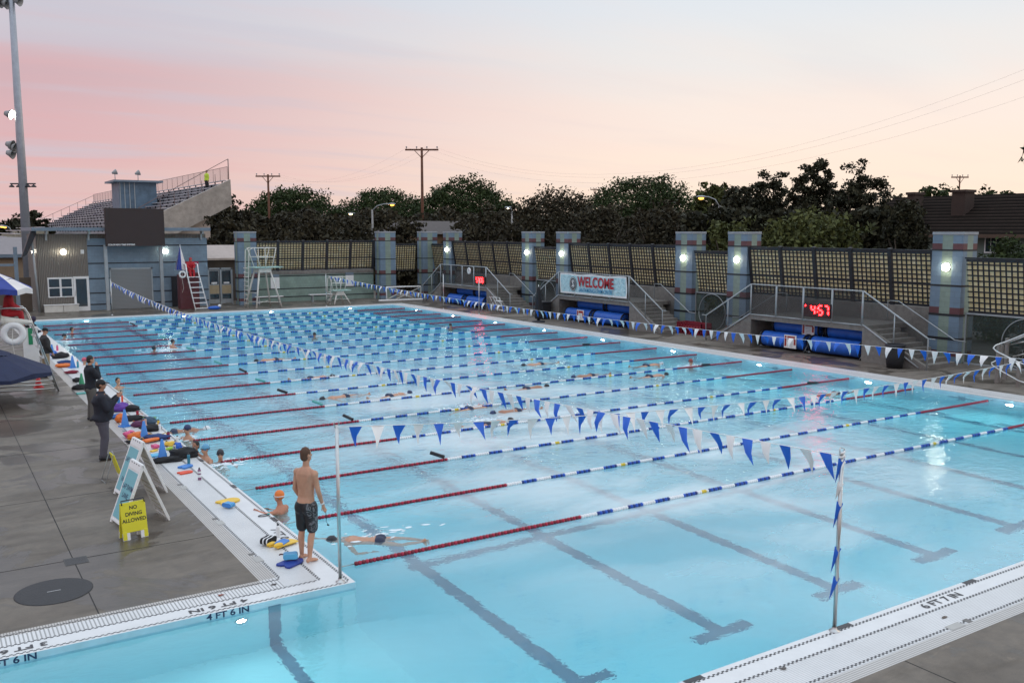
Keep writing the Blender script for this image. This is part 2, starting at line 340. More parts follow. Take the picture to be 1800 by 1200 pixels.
# left side strip: drain | white ribbed | plain rim
rect(DX0, DX0 + .26, YC + SC, DY1, 0, 3); rect(DX0 + .26, XL - .42, YC + .36, DY1, 0, 2); rect(XL - .42, XL, YC + .36, DY1, 0, 0)
for c, a, b_ in ((DX0 + .29, YC + SC - .06, 40), (XL - .42, YC + .36, 36), (XL - .07, YC + .1, 36)): dashes('y', c, a, b_)
# strip along the arm
rect(XA, DX0, YC + SC - .14, YC + SC, 0, 3); rect(XA, DX0 + .26, YC + .36, YC + SC - .14, 0, 1); rect(XA, XL, YC, YC + .36, 0, 0); rect(DX0, DX0 + .26, YC + SC - .14, YC + SC, 0, 1)
for c, a, b_ in ((YC + SC - .1, -4, DX0 + .3), (YC + .36, -4, XL - .42), (YC + .06, -4, XL - .05)): dashes('x', c, a, b_)
# near strip
rect(-15, DX1, DY0, DY0 + .2, 0, 5); rect(-15, DX1, DY0 + .2, YN - .38, 0, 2); rect(-15, DX1, YN - .38, YN, 0, 0)
for c in (DY0 + .25, YN - .38, YN - .1): dashes('x', c, 5.5, 22)
# right and far strips
rect(XR, XR + .4, YN, DY1, 0, 0); rect(XR + .4, DX1, YN, DY1, 0, 2); rect(XL, XR, YF, DY1, 0, 0)
dashes('y', XR + .08, 15, 45); dashes('y', XR + .42, 15, 45)
# black target tiles at the rim
for x in (7.3, 10.0, 12.9, 15.8, 18.6): rect(x - .14, x + .14, YN - .09, YN - .005, .004, 4)
for k in range(3): y = 16.0 + 2.58 * k; rect(XL - .1, XL - .01, y - .13, y + .13, .004, 4)
# drain slots and cover plates in the strips
for y in (14.0, 16.2, 18.9, 21.5, 25): rect(DX0 + .2, DX0 + .33, y, y + .26, .0035, 6); rect(DX0 + .2, DX0 + .3, y + .36, y + .46, .0035, 7)
for x in (11.1, 13.6, 15.8): rect(x, x + .3, DY0 + .18, DY0 + .3, .0035, 6); rect(x + .4, x + .5, DY0 + .2, DY0 + .3, .0035, 7)
tag(st.build('pool_edge_tiles', [M_whitetile, M_ribX, M_ribY, M_ribL, M_black, M_ribN, mat('plate_grey', (.42, .41, .38), .4), mat('plate_dark', (.16, .15, .14), .5)]), kind='structure')
# stainless rim lip
# basin: plaster walls and floor
mplast, t, b, tcn = newmat('pool_plaster')
n1 = nd(t, 'ShaderNodeTexNoise', Scale=.35, Detail=5.0); t.links.new(tcn.outputs['Object'], n1.inputs[0])
r = ramp(t, [(.3, (.66, .90, .90)), (.7, (.76, .95, .94))]); t.links.new(n1.outputs[0], r.inputs[0]); t.links.new(r.outputs[0], b.inputs['Base Color']); b.inputs['Roughness'].default_value = .7
M_line = mat('navy_floor_tile', (.12, .24, .33), .4); M_rim = mat('pale_rim_tile', (.42, .66, .74), .35)
ZD, ZA = -1.9, -1.45
pb = MB()
poly = [(XA, YN), (XR, YN), (XR, YF), (XL, YF), (XL, YC), (XA, YC)]
for i in range(6):
    (x0, y0), (x1, y1) = poly[i], poly[(i + 1) % 6]
    pb.quad((x0, y0, 0), (x1, y1, 0), (x1, y1, -.17), (x0, y0, -.17), 1); pb.quad((x0, y0, -.17), (x1, y1, -.17), (x1, y1, -3.5), (x0, y0, -3.5), 0)
pb.quad((XA, YN, ZA), (XL, YN, ZA), (XL, YC, ZA), (XA, YC, ZA)); pb.quad((XL, YN, ZA), (XL + 1.6, YN, ZD), (XL + 1.6, YC, ZD), (XL, YC, ZA))
pb.quad((XL, YC, ZA), (XL + 1.6, YC, ZD), (XL, YC, ZD), (XL, YC, ZD))
pb.quad((XL + 1.6, YN, ZD), (XR, YN, ZD), (XR, YC, ZD), (XL + 1.6, YC, ZD)); pb.quad((XL, YC, ZD), (XR, YC, ZD), (XR, 24, ZD), (XL, 24, ZD)); pb.quad((XL, 24, ZD), (XR, 24, ZD), (XR, 44, -3.3), (XL, 44, -3.3)); pb.quad((XL, 44, -3.3), (XR, 44, -3.3), (XR, YF, -3.3), (XL, YF, -3.3))
def fl(x0, x1, y0, y1, z=ZD + .004): pb.quad((x0, y0, z), (x1, y0, z), (x1, y1, z), (x0, y1, z), 2)
for k in range(8):
    x = 7.2 + 2.7 * k; fl(x - .13, x + .13, YN + 2.15, 24); e4 = .004; pb.quad((x - .13, 24, ZD + e4), (x + .13, 24, ZD + e4), (x + .13, 44, -3.3 + e4), (x - .13, 44, -3.3 + e4), 2); fl(x - .13, x + .13, 44, YF - 2.1, -3.3 + e4); fl(x - .55, x + .55, YN + 1.9, YN + 2.15); fl(x - .55, x + .55, YF - 2.1, YF - 1.85, -3.3 + e4)
    pb.quad((x - .13, YF - .004, -.5), (x + .13, YF - .004, -.5), (x + .13, YF - .004, -1.5), (x - .13, YF - .004, -1.5), 2)
for k in range(18):
    y = 14.3 + 2.58 * k
    if k == 0: fl(7.0, 26.4, y - .11, y + .11, ZD + .008)
    if k < 4: fl(26.4, 26.65, y - .5, y + .5, ZD + .008)
    pb.quad((XR - .004, y - .13, -.2), (XR - .004, y + .13, -.2), (XR - .004, y + .13, -.9), (XR - .004, y - .13, -.9), 2)
    pb.quad((XR - .006, y - .45, -.42), (XR - .006, y + .45, -.42), (XR - .006, y + .45, -.62), (XR - .006, y - .45, -.62), 2)
pb.quad((3.84, YC - .004, -.08), (4.02, YC - .004, -.08), (4.02, YC - .004, ZA), (3.84, YC - .004, ZA), 2); pb.quad((3.84, YN + 1.2, ZA + .004), (4.02, YN + 1.2, ZA + .004), (4.02, YC, ZA + .004), (3.84, YC, ZA + .004), 2)
tag(pb.build('pool_basin', [mplast, M_rim, M_line], fixn=False), kind='structure')
# water body
mw = bpy.data.materials.new('pool_water'); mw.use_nodes = True; t = mw.node_tree; t.nodes.clear()
tcn = nd(t, 'ShaderNodeTexCoord'); o_ = nd(t, 'ShaderNodeOutputMaterial')
gl = nd(t, 'ShaderNodeBsdfGlass', IOR=1.33, Roughness=0.0); gl.inputs[0].default_value = (.97, 1, 1, 1)
mp1 = nd(t, 'ShaderNodeMapping'); mp1.inputs['Scale'].default_value = (1, 1.2, 1); mp1.inputs['Rotation'].default_value = (0, 0, R(20)); t.links.new(tcn.outputs['Object'], mp1.inputs[0])
na = nd(t, 'ShaderNodeTexNoise', Scale=1.1, Detail=3.0, Roughness=.5, Distortion=.6); t.links.new(mp1.outputs[0], na.inputs[0])
nb = nd(t, 'ShaderNodeTexNoise', Scale=4.5, Detail=3.0, Roughness=.55, Distortion=.4); t.links.new(mp1.outputs[0], nb.inputs[0])
nm = nd(t, 'ShaderNodeTexNoise', Scale=.12, Detail=2.0); t.links.new(tcn.outputs['Object'], nm.inputs[0])
sxy = nd(t, 'ShaderNodeSeparateXYZ'); t.links.new(tcn.outputs['Object'], sxy.inputs[0])
calm = nd(t, 'ShaderNodeMapRange', interpolation_type='SMOOTHSTEP'); t.links.new(sxy.outputs[1], calm.inputs[0])
for i, x in ((1, 10.5), (2, 22), (3, .16), (4, 1.0)): calm.inputs[i].default_value = x
cf1 = nd(t, 'ShaderNodeMapRange', interpolation_type='SMOOTHSTEP'); t.links.new(sxy.outputs[1], cf1.inputs[0])
for i, x in ((1, 28), (2, 50), (3, 1.0), (4, .3)): cf1.inputs[i].default_value = x
amp = mth(t, 'MULTIPLY', mth(t, 'MULTIPLY', calm.outputs[0], cf1.outputs[0]), mth(t, 'MULTIPLY_ADD', nm.outputs[0], 1.4, .3))
hh = mth(t, 'ADD', mth(t, 'MULTIPLY', na.outputs[0], .075), mth(t, 'MULTIPLY', nb.outputs[0], .048))
bp = nd(t, 'ShaderNodeBump', Strength=1.0, Distance=1.0); t.links.new(mth(t, 'MULTIPLY', hh, amp), bp.inputs['Height'])
t.links.new(bp.outputs[0], gl.inputs['Normal']); 
foam = nd(t, 'ShaderNodeBsdfDiffuse'); foam.inputs[0].default_value = (.84, .95, .97, 1); gls = nd(t, 'ShaderNodeBsdfGlossy', Roughness=.32); t.links.new(bp.outputs[0], gls.inputs['Normal'])
aer = nd(t, 'ShaderNodeMixShader'); aer.inputs[0].default_value = .45; t.links.new(foam.outputs[0], aer.inputs[1]); t.links.new(gls.outputs[0], aer.inputs[2])
mpf = nd(t, 'ShaderNodeMapping'); mpf.inputs['Scale'].default_value = (.55, .9, 1); mpf.inputs['Rotation'].default_value = (0, 0, R(-30)); t.links.new(tcn.outputs['Object'], mpf.inputs[0])
nf = nd(t, 'ShaderNodeTexNoise', Scale=.4, Detail=5.0, Roughness=.55, Distortion=.35); t.links.new(mpf.outputs[0], nf.inputs[0])
ff = nd(t, 'ShaderNodeMapRange', interpolation_type='SMOOTHSTEP'); t.links.new(nf.outputs[0], ff.inputs[0])
for i, x in ((1, .36), (2, .64), (3, .22), (4, .72)): ff.inputs[i].default_value = x
rx = nd(t, 'ShaderNodeMapRange', interpolation_type='SMOOTHSTEP'); t.links.new(sxy.outputs[0], rx.inputs[0])
for i, x in ((1, 5.0), (2, 13.0), (3, .25), (4, 1.0)): rx.inputs[i].default_value = x
rx2 = nd(t, 'ShaderNodeMapRange', interpolation_type='SMOOTHSTEP'); t.links.new(sxy.outputs[0], rx2.inputs[0])
for i, x in ((1, 16.0), (2, 24.0), (3, 1.0), (4, .08)): rx2.inputs[i].default_value = x
ry = nd(t, 'ShaderNodeMapRange', interpolation_type='SMOOTHSTEP'); t.links.new(sxy.outputs[1], ry.inputs[0])
for i, x in ((1, 8.0), (2, 15.0), (3, .45), (4, 1.0)): ry.inputs[i].default_value = x
ry2 = nd(t, 'ShaderNodeMapRange', interpolation_type='SMOOTHSTEP'); t.links.new(sxy.outputs[1], ry2.inputs[0])
for i, x in ((1, 20.0), (2, 40.0), (3, 1.0), (4, .10)): ry2.inputs[i].default_value = x
fm = mth(t, 'MULTIPLY', mth(t, 'MULTIPLY', rx.outputs[0], rx2.outputs[0]), mth(t, 'MULTIPLY', ry.outputs[0], ry2.outputs[0]))
fm = mth(t, 'MULTIPLY', mth(t, 'MULTIPLY', fm, ff.outputs[0]), 1.0, clamp=True)
mxw = nd(t, 'ShaderNodeMixShader'); t.links.new(fm, mxw.inputs[0]); t.links.new(gl.outputs[0], mxw.inputs[1]); t.links.new(aer.outputs[0], mxw.inputs[2])
t.links.new(mxw.outputs[0], o_.inputs[0])
va = nd(t, 'ShaderNodeVolumeAbsorption', Density=.30); va.inputs[0].default_value = (.10, .83, .94, 1); t.links.new(va.outputs[0], o_.inputs['Volume'])
wb = MB(); e = .02
wb.prism([(XA - e, YN - e), (XR + e, YN - e), (XR + e, YF + e), (XL - e, YF + e), (XL - e, YC + e), (XA - e, YC + e)], 3.6, z0=ZW - 3.6)
tag(wb.build('water', mw), kind='structure')
# depth markings
def flat(txt, x, y, ang, size, m=M_black, z=.006, bold=.004, sx=1.0):
    o = text_mesh('depth_marking', txt, size, m, None, Matrix.Translation((x, y, z)) @ Matrix.Rotation(ang, 4, 'Z'), bold=bold, sx=sx)
    tag(o, kind='structure'); return o
flat('4 FT 6 IN', 3.2, YC + .2, PI, .16, sx=1.3); flat('3 FT 6 IN', .65, YC + .2, PI, .16, sx=1.3)
flat('7 FT 0 IN', XL - .24, 15.0, -PI / 2, .2, sx=1.2); flat('6 FT 7 IN', 11.9, YN - .24, 0, .19, sx=1.2)
mnv = mat('navy_tile', (.01, .03, .09), .4)
for x, s in ((3.28, '4 FT 6 IN'), (.62, '3 FT 6 IN')):
    tag(text_mesh("depth_marking", s, .12, mnv, None, Matrix.Translation((x, YC - .003, -.05)) @ Matrix.Rotation(PI / 2, 4, 'X'), bold=.003, sx=1.25), kind='structure')
# ------------------------------------------------------------ underwater lights
def pool_light(x, y, ang, label, s=1.0):
    t_ = thing('pool_light', label, 'pool light', (x, y, -.36), ang, 'underwater lights in the pool walls')
    Mx = Matrix.Rotation(-PI / 2, 4, 'Y')
    b = MB(); b.lathe([(.16 * s, 0), (.16 * s, .02), (.115 * s, .025), (.115 * s, 0)], n=16, M=Mx); b.build('rim', M_steel, t_)
    b = MB(); b.lathe([(.115 * s, .012), (.08 * s, .022), (0, .026)], n=16, M=Mx); b.build('lens', E_pool, t_)
for k in range(9):
    pool_light(XR, 15.3 + 5.06 * k, 0, 'round white underwater light in the right pool wall, %s from the near end' % ORD[k])
for k, x in enumerate((8.1, 13.74, 19.3, 24.9)):
    pool_light(x, YF, PI / 2, 'round white underwater light in the far end wall, %s from the left' % ORD[k])
for k in range(8): pool_light(XL, 17.3 + 5.06 * k, PI, 'added unseen underwater light in the left pool wall, %s from the near corner' % ORD[k], .6)  # added row, hidden from the camera, to brighten the near water
for k, x in enumerate((8.5, 13.5, 18.5, 23.5)): pool_light(x, YN, -PI / 2, 'added unseen underwater light in the near pool wall, %s from the left' % ORD[k], .5)  # also added out of view, lights the water at the near end
pool_light(3.45, YC, PI / 2, 'bright round underwater light below the 4 FT 6 IN marking in the near left wall', .55)

# ------------------------------------------------------------ walls, pillars, lattice fences
XW = 34.2; YW = 66.3
def lamp_disc(parent, loc, ang, r=.16):
    o = bpy.data.objects.new('lamp', None)
    Mx = Matrix.Rotation(ang, 4, 'Z') @ Matrix.Rotation(-PI / 2, 4, 'Y')
    b = MB(); b.lathe([(r * 1.12, 0), (r * 1.12, .025), (r, .035)], n=20, M=Mx); h = b.build('lamp_housing', M_steel, parent, loc)
    b = MB(); b.lathe([(r, .03), (r * .95, .08), (r * .7, .13), (r * .35, .155), (0, .16)], n=20, M=Mx); b.build('lamp_lens', E_lamp, h)
    bpy.data.objects.remove(o)
def pillar(x, y, ang, label, lamp=True, w=1.3, d=.95):
    t_ = thing('tiled_pillar', label, 'pillar', (x, y, 0), ang, 'blue and green block pillars')
    # local: front face looks along -X; stripes by course
    zs = [0, .26, .46, .9, 1.0, 1.85, 1.94, 2.19, 3.02, 3.09, 4.42, 4.48, 4.71, 5.04]
    kind = ['b', 'r', 'b', 'k', 'b', 'k', 'r', 'b', 'k', 'b', 'k', 'r', 'b'][:13]
    b = MB()
    ys = [-w / 2, -w * .17, w * .17, w / 2]; xs = [0, d * .3, d * .7, d]
    for i in range(13):
        z0, z1 = zs[i], zs[i + 1]; k = kind[i]; pr = .012 if k == 'k' else 0
        for j in range(3):
            side = {'b': 0, 'r': 2, 'k': 3}[k]; mid = {'b': 1, 'r': 1, 'k': 3}[k]; mi = mid if j == 1 else side
            for yy, s in ((ys, 'f'), ):
                b.quad((-pr, ys[j] - (pr if j == 0 else 0), z0), (-pr, ys[j + 1] + (pr if j == 2 else 0), z0), (-pr, ys[j + 1] + (pr if j == 2 else 0), z1), (-pr, ys[j] - (pr if j == 0 else 0), z1), mi)
                b.quad((d, ys[j], z0), (d, ys[j + 1], z0), (d, ys[j + 1], z1), (d, ys[j], z1), mi)
            for sgn in (-1, 1):
                y_ = sgn * (w / 2 + pr); b.quad((xs[j] - (pr if j == 0 else 0), y_, z0), (xs[j + 1], y_, z0), (xs[j + 1], y_, z1), (xs[j] - (pr if j == 0 else 0), y_, z1), mi)
        if pr:
            for zz in (z0, z1): b.quad((-pr, -w / 2 - pr, zz), (d, -w / 2 - pr, zz), (d, w / 2 + pr, zz), (-pr, w / 2 + pr, zz), 3)
    b.quad((0, -w / 2, 5.04), (d, -w / 2, 5.04), (d, w / 2, 5.04), (0, w / 2, 5.04), 0)
    b.build('block_shaft', [M_blue, M_green, M_red, M_bk], t_)
    c = MB(); c.box((-.02, -w / 2 - .02, 5.05), (d + .02, w / 2 + .02, 5.16)); c.build('coping', mat('coping_grey', (.30, .32, .34), .6), t_, bevel=.01)
    if lamp: lamp_disc(t_, (-.0, 0, 3.78), 0)
    return t_
for y, lab in ((21.48, 'blue and green tiled pillar with lit lamp, nearest one beside the parked car'), (32.62, 'tiled pillar with lit lamp left of the large 4:57 clock platform'), (36.44, 'tiled pillar with lit lamp, right of the banner stairs'),
               (47.5, 'tiled pillar with lit lamp just left of the welcome banner'), (51.5, 'narrow looking tiled pillar with lit lamp behind the closed black parasol'), (62.6, 'tiled pillar with lit lamp beside the farthest platform stairs')):
    pillar(XW, y, 0, lab)
pillar(19.5, YW - .3, -PI / 2, 'tiled pillar with lit lamp left of the tall white lifeguard stand')
pillar(30.35, YW - .3, -PI / 2, 'tiled pillar with lit lamp at the right end of the pale green wall')
pillar(34.15, YW, -PI / 2, 'tiled pillar without a lamp in the far right corner', lamp=False)

M_lat = M_dark
mpan, t, b, tcn = newmat('cream_fibreglass')
n1 = nd(t, 'ShaderNodeTexNoise', Scale=2.2, Detail=5.0, Roughness=.6); t.links.new(tcn.outputs['Object'], n1.inputs[0])
vo = nd(t, 'ShaderNodeTexVoronoi', Scale=4.1); vo.feature = 'F1'; t.links.new(tcn.outputs['Object'], vo.inputs[0])
r = ramp(t, [(.25, (.60, .49, .25)), (.5, (.78, .66, .36)), (.8, (.88, .82, .58))]); t.links.new(mth(t, 'ADD', mth(t, 'MULTIPLY', n1.outputs[0], .75), mth(t, 'MULTIPLY', vo.outputs['Color'], .25)), r.inputs[0]); t.links.new(r.outputs[0], b.inputs['Base Color'])
b.inputs['Roughness'].default_value = .5
def lattice_panel(parent, x0, x1, z0, z1, nx, nz, split, name='lattice_panel'):
    b = MB(); b.box((x0 + .03, .03, z0 + .03), (x1 - .03, .05, z1 - .03)); p = b.build(name, mpan, parent)
    g = MB(); dx = (x1 - x0) / nx; th = .024
    for i in range(1, nx): g.box((x0 + i * dx - th, -.008, z0), (x0 + i * dx + th, .028, z1))
    dz = (z1 - z0) / nz
    for i in range(0, nz + 1):
        big = split and i == split
        h = .05 if (big or i in (0, nz)) else th
        zz = min(max(z0 + i * dz, z0 + h), z1 - h); g.box((x0, -.012, zz - h), (x1, .024, zz + h))
    g.build('lattice', M_lat, p)
def fence(name, label, p0, p1, z0, z1, npan, lean, nx=8, nz=12, split=5, posts=True, cat='fence'):
    """a fence run from p0 to p1 whose top leans out by lean; local X runs along it, local -Y faces the pool"""
    p0 = Vector(p0); p1 = Vector(p1); d = p1 - p0; Ln = d.length; ang = math.atan2(d.y, d.x)
    t_ = thing(name, label, cat, (p0.x, p0.y, z0), rot=(0, 0, 0)); t_.rotation_euler = (Matrix.Rotation(ang, 4, 'Z') @ Matrix.Rotation(math.atan2(lean, z1 - z0), 4, 'X')).to_euler()
    H_ = math.hypot(z1 - z0, lean); wd = Ln / npan
    for i in range(npan): lattice_panel(t_, i * wd + .09, (i + 1) * wd - .09, 0, H_, nx, nz, split)
    if posts:
        for i in range(npan + 1):
            b = MB(); b.box((i * wd - .09, -.05, -.02), (i * wd + .09, .09, H_ + .1)); b.build('post', M_lat, t_)
    b = MB(); b.box((0, .05, H_), (Ln, .09, H_ + .05)); b.build('top_rail', M_lat, t_)
    return t_
def cwall(name, label, a, b_, m, cat='wall'):
    b = MB(); b.box(a, b_); o = b.build(name, m, bevel=.01); return tag(o, label, cat)
# right side: facing -X means travelling towards -Y with -Y local facing...
def rfence(y0, y1, z0, z1, n, lab, **k): return fence('lattice_fence', lab, (34.62, y1, 0), (34.62, y0, 0), z0, z1, n, k.pop('lean', .36), **k)
rfence(22.15, 31.95, 2.12, 4.38, 5, 'cream and black lattice fence above the 4:57 clock platform')
rfence(37.1, 46.85, 2.12, 4.38, 5, 'cream and black lattice fence above the welcome banner')
rfence(52.2, 61.9, 2.12, 4.38, 5, 'cream and black lattice fence above the farthest platform')
rfence(33.3, 35.8, 1.98, 4.12, 1, 'dim lattice screen between the two pillars right of the banner stairs', nx=11, nz=12, split=None, posts=False)
rfence(48.2, 50.85, 1.98, 4.12, 1, 'dim lattice screen between the pillars behind the closed parasol', nx=11, nz=12, split=None, posts=False)
rfence(11, 20.8, 2.0, 4.12, 3, 'dim lattice screen above the glass windscreen and parked car', nx=14, nz=10, split=None, posts=False)
rfence(63.3, 66.2, 2.0, 4.15, 1, 'dim lattice screen in the far right corner', nx=11, nz=12, split=None, posts=False)
fence('lattice_fence', 'cream and black lattice fence on top of the pale green end wall', (20.2, YW + .1, 0), (29.65, YW + .1, 0), 2.3, 4.42, 5, .3)
fence('lattice_fence', 'lattice screen between the green wall and the corner pillar', (31.05, YW + .2, 0), (33.45, YW + .2, 0), 2.05, 4.15, 1, .3, nx=11, nz=12, split=None, posts=False)
for (y0, y1), lab in (((22.15, 31.95), 'bare concrete wall behind the 4:57 clock platform'), ((37.1, 46.85), 'bare concrete wall behind the welcome banner platform'), ((52.2, 61.9), 'bare concrete wall behind the farthest platform')):
    cwall('retaining_wall', lab, (34.55, y0, 0), (34.95, y1, 2.1), M_conc)
# end wall: pale green blocks with dark courses
t_ = thing('green_wall', 'low pale green tiled wall with dark stripes under the lattice fence', 'wall', (20.15, YW, 0))
b = MB(); b.box((0, .1, 0), (9.55, .4, 2.0)); b.build('block_wall', M_pgreen, t_)
b = MB(); b.box((0, .06, 2.0), (9.55, .45, 2.28)); b.build('coping', M_conc, t_, bevel=.01)
b = MB(); [b.box((0, .088, z), (9.55, .1, z + .07)) for z in (.32, .93, 1.86)]; b.build('dark_course', M_bk, t_)
for x, lab in ((1.7, 'white notice board on the green wall behind the tall lifeguard stand'), (7.55, 'white notice board on the green wall behind the small lifeguard chair')):
    s_ = thing('notice_board', lab, 'sign', (20.15 + x, YW + .07, 1.0)); bb = MB(); bb.box((-.33, -.02, 0), (.33, .02, .82)); bb.build('board', M_white, s_); bb = MB(); bb.box((-.33, -.025, .84), (.33, .02, 1.05)); bb.build('header', M_roofm, s_)
# glass windscreens
mgw, t, b, tcn = newmat('windscreen_glass'); b.inputs['Base Color'].default_value = (.05, .06, .05, 1); b.inputs['Roughness'].default_value = .1; b.inputs['Alpha'].default_value = .45
for y0, y1, lab in ((11, 20.75, 'dark glass windscreen with large etched ring in front of the parked car'), (33.3, 35.8, 'glass windscreen between the two pillars right of the banner stairs'), (48.2, 50.85, 'glass windscreen between the pillars behind the closed parasol'), (63.3, 66, 'glass windscreen in the far right corner')):
    s_ = thing('glass_windscreen', lab, 'windscreen', (34.5, (y0 + y1) / 2, 0)); h = (y1 - y0) / 2
    bb = MB(); bb.box((0, -h, .05), (.02, h, 1.98)); bb.build('glass_pane', mgw, s_)
    bb = MB(); bb.box((-.03, h - .04, 0), (.05, h, 2.0)); bb.box((-.03, -h, 0), (.05, -h + .04, 2.0)); bb.box((-.03, -h, 1.96), (.05, h, 2.02)); bb.box((-.03, -h, 0), (.05, h, .06)); bb.build('metal_frame', M_galv, s_)
    cy_ = h - 2.45 if y0 == 11 else 0
    bb = MB(); bb.tube([(-.02, cy_ + .95 * math.cos(a), 1.0 + .95 * math.sin(a)) for a in np.linspace(0, 2 * PI, 41)], .02, 6); bb.build('etched_ring', M_galv, s_)

# ------------------------------------------------------------ viewing platforms with stairs and railings
mmesh, t, b, tcn = newmat('dark_screen_mesh'); b.inputs['Base Color'].default_value = (.03, .03, .03, 1); b.inputs['Alpha'].default_value = .42; b.inputs['Roughness'].default_value = .9
def platform(y0, y1, fr, fl_, label, panes):
    """y0..y1 front opening, stairs run down to fr (towards camera) and fl_ (away)"""
    xf = 31.6; t_ = thing('viewing_platform', label, 'platform', (xf, (y0 + y1) / 2, 0)); oy = (y0 + y1) / 2
    b = MB(); b.box((0, y0 - oy, 1.22), (2.9, y1 - oy, 1.42)); b.build('platform_slab', M_conc, t_, bevel=.01)
    b = MB(); b.box((2.2, y0 - oy, 0), (2.4, y1 - oy, 1.215)); b.build('back_wall', M_conc, t_)
    for (a, f) in ((y0, fr), (y1, fl_)):
        sgn = -1 if f < a else 1
        Mx = Matrix(((0, 0, 1, 0), (1, 0, 0, 0), (0, 1, 0, 0), (0, 0, 0, 1)))      # local xy of the prism -> world y,z ; extrude -> x
        b = MB(); b.prism([(a - oy, 0), (a - oy, 1.42), (a - oy + sgn * .12, 1.42), (f - oy, .1), (f - oy, 0)], .16, M=Mx); b.build('stair_side_wall', M_conc, t_)
        n = 8; b = MB(); run = abs(f - a) * .96 / n
        for i in range(n):
            zz = 1.42 * (n - i) / (n + 1) + .0; ya = a + sgn * run * i; b.box((.165, min(ya, ya + sgn * run) - oy, 0), (2.0, max(ya, ya + sgn * run) - oy, zz), 0)
        b.build('steps', M_conc, t_)
        # sloped railing with screen
        p0 = Vector((-.03, a - oy, 2.82)); p1 = Vector((-.03, f - oy, 1.2)); q0 = Vector((-.03, a - oy, 1.5)); q1 = Vector((-.03, f - oy - sgn * .35, .06))
        b = MB(); b.tube([p0, p1, (p1.x, p1.y, .0)], .032, 6); b.tube([q0, q1], .03, 6); md = (p0 + p1) / 2; mq = (q0 + q1) / 2; b.tube([md, (md.x, md.y, mq.z - .05)], .026, 6); b.tube([p0, q0], .035, 6)
        b.tube([p1, p1 + Vector((0, sgn * .28, 0))], .022, 6); s_ = b.build('stair_railing', M_galv, t_)
        b = MB(); b.quad(p0, p1, Vector((p1.x, p1.y, .2)), q0); b.build('screen', mmesh, s_)
        b = MB(); b.tube([(2.0, a - oy - sgn * .3, 1.5), (2.0, a - oy - sgn * .3, 2.35), (2.0, a - oy + sgn * .2, 2.35), (2.0, f - oy - sgn * .2, 1.0), (2.0, f - oy + sgn * .25, .98)], .022, 6); b.build('handrail', M_galv, t_)
    n = panes; wd = (y1 - y0) / n
    for i in range(n):
        a = y0 - oy + wd * i + .02; c = a + wd - .04; b = MB(); z0, z1 = 1.46, 2.82
        for (p, q) in (((a, z0), (c, z0)), ((c, z0), (c, z1)), ((c, z1), (a, z1)), ((a, z1), (a, z0))): b.tube([(-.04, p[0], p[1]), (-.04, q[0], q[1])], .03, 6)
        s_ = b.build('railing_panel', M_galv, t_); b = MB(); b.box((-.045, a, z0), (-.04, c, z1)); b.build('screen', mmesh, s_)
    return t_
platform(23.3, 29.2, 20.4, 32.0, 'concrete viewing platform with grey railings carrying the large 4:57 clock', 4)
platform(37.75, 44.15, 35.1, 46.9, 'concrete viewing platform with stairs behind the welcome banner', 4)
platform(52.46, 58.8, 49.5, 61.6, 'farthest concrete viewing platform with the small red clock', 4)

def reel(y0, y1, x, z, label, rr_=.34, sign=None):
    t_ = thing('cover_reel', label, 'pool cover reel', (x, (y0 + y1) / 2, 0), 0, 'rolled blue pool covers stored under the platforms'); h = (y1 - y0) / 2
    Mx = Matrix.Rotation(PI / 2, 4, 'X')
    b = MB(); prof = [(.06, -h), (rr_ * .93, -h), (rr_, -h + .03)] + [(rr_ * (1 + .02 * math.sin(k * 2.1)), -h + .03 + (2 * h - .06) * k / 10) for k in range(1, 10)] + [(rr_, h - .03), (rr_ * .93, h), (.06, h)]
    b.lathe(prof, n=24, M=Mx, c=(0, 0, z)); b.build('blue_cover', M_vblue, t_)
    for s in (-1, 1):
        b = MB(); b.lathe([(rr_ * 1.12, -.02), (rr_ * 1.12, .02), (rr_ * .95, .02), (rr_ * .95, -.02), (rr_ * 1.12, -.02)], n=20, M=Mx, c=(0, s * (h + .05), z))
        for a in range(4): c_, s2 = math.cos(a * PI / 4), math.sin(a * PI / 4); b.tube([(-c_ * rr_, s * (h + .05), z - s2 * rr_), (c_ * rr_, s * (h + .05), z + s2 * rr_)], .012, 5)
        b.build('end_wheel', M_dark, t_)
        b = MB(); b.tube([(-.25, s * (h + .08), .05), (0, s * (h + .08), z), (.25, s * (h + .08), .05)], .02, 6); b.tube([(-.28, s * (h + .08), .07), (.28, s * (h + .08), .07)], .02, 6); b.build('stand_leg', M_galv, t_)
        b = MB(); b.lathe([(.05, -.02), (.05, .02), (0, .02)], n=10, M=Mx, c=(-.25, s * (h + .1), .055)); b.build('caster', M_dark, t_)
    if sign is not None:
        b = MB(); b.box((-rr_ - .03, sign - .33, z - .27), (-rr_ - .018, sign + .33, z + .3)); n_ = b.build('notice', M_white, t_)
        b = MB(); b.box((-rr_ - .034, sign - .26, z + .12), (-rr_ - .0305, sign + .16, z + .25)); b.box((-rr_ - .034, sign - .3, z - .12), (-rr_ - .0305, sign - .2, z + .12)); b.box((-rr_ - .034, sign + .2, z - .2), (-rr_ - .0305, sign + .3, z + .25)); b.build('red_print', mat('print_red', (.35, .03, .02), .5), n_)
        b = MB(); [b.box((-rr_ - .034, sign - .14, z - .2 + k * .06), (-rr_ - .0305, sign + .14, z - .185 + k * .06)) for k in range(5)]; b.build('print_lines', M_grey, n_)
reel(26.3, 28.6, 31.95, .42, 'rolled blue pool cover with white notice, low left one under the 4:57 clock', sign=-.55)
reel(23.5, 25.9, 31.95, .42, 'rolled blue pool cover, low right one under the 4:57 clock')
reel(26.0, 28.4, 32.55, .98, 'rolled blue pool cover with white notice, upper left one under the 4:57 clock', sign=-.75)
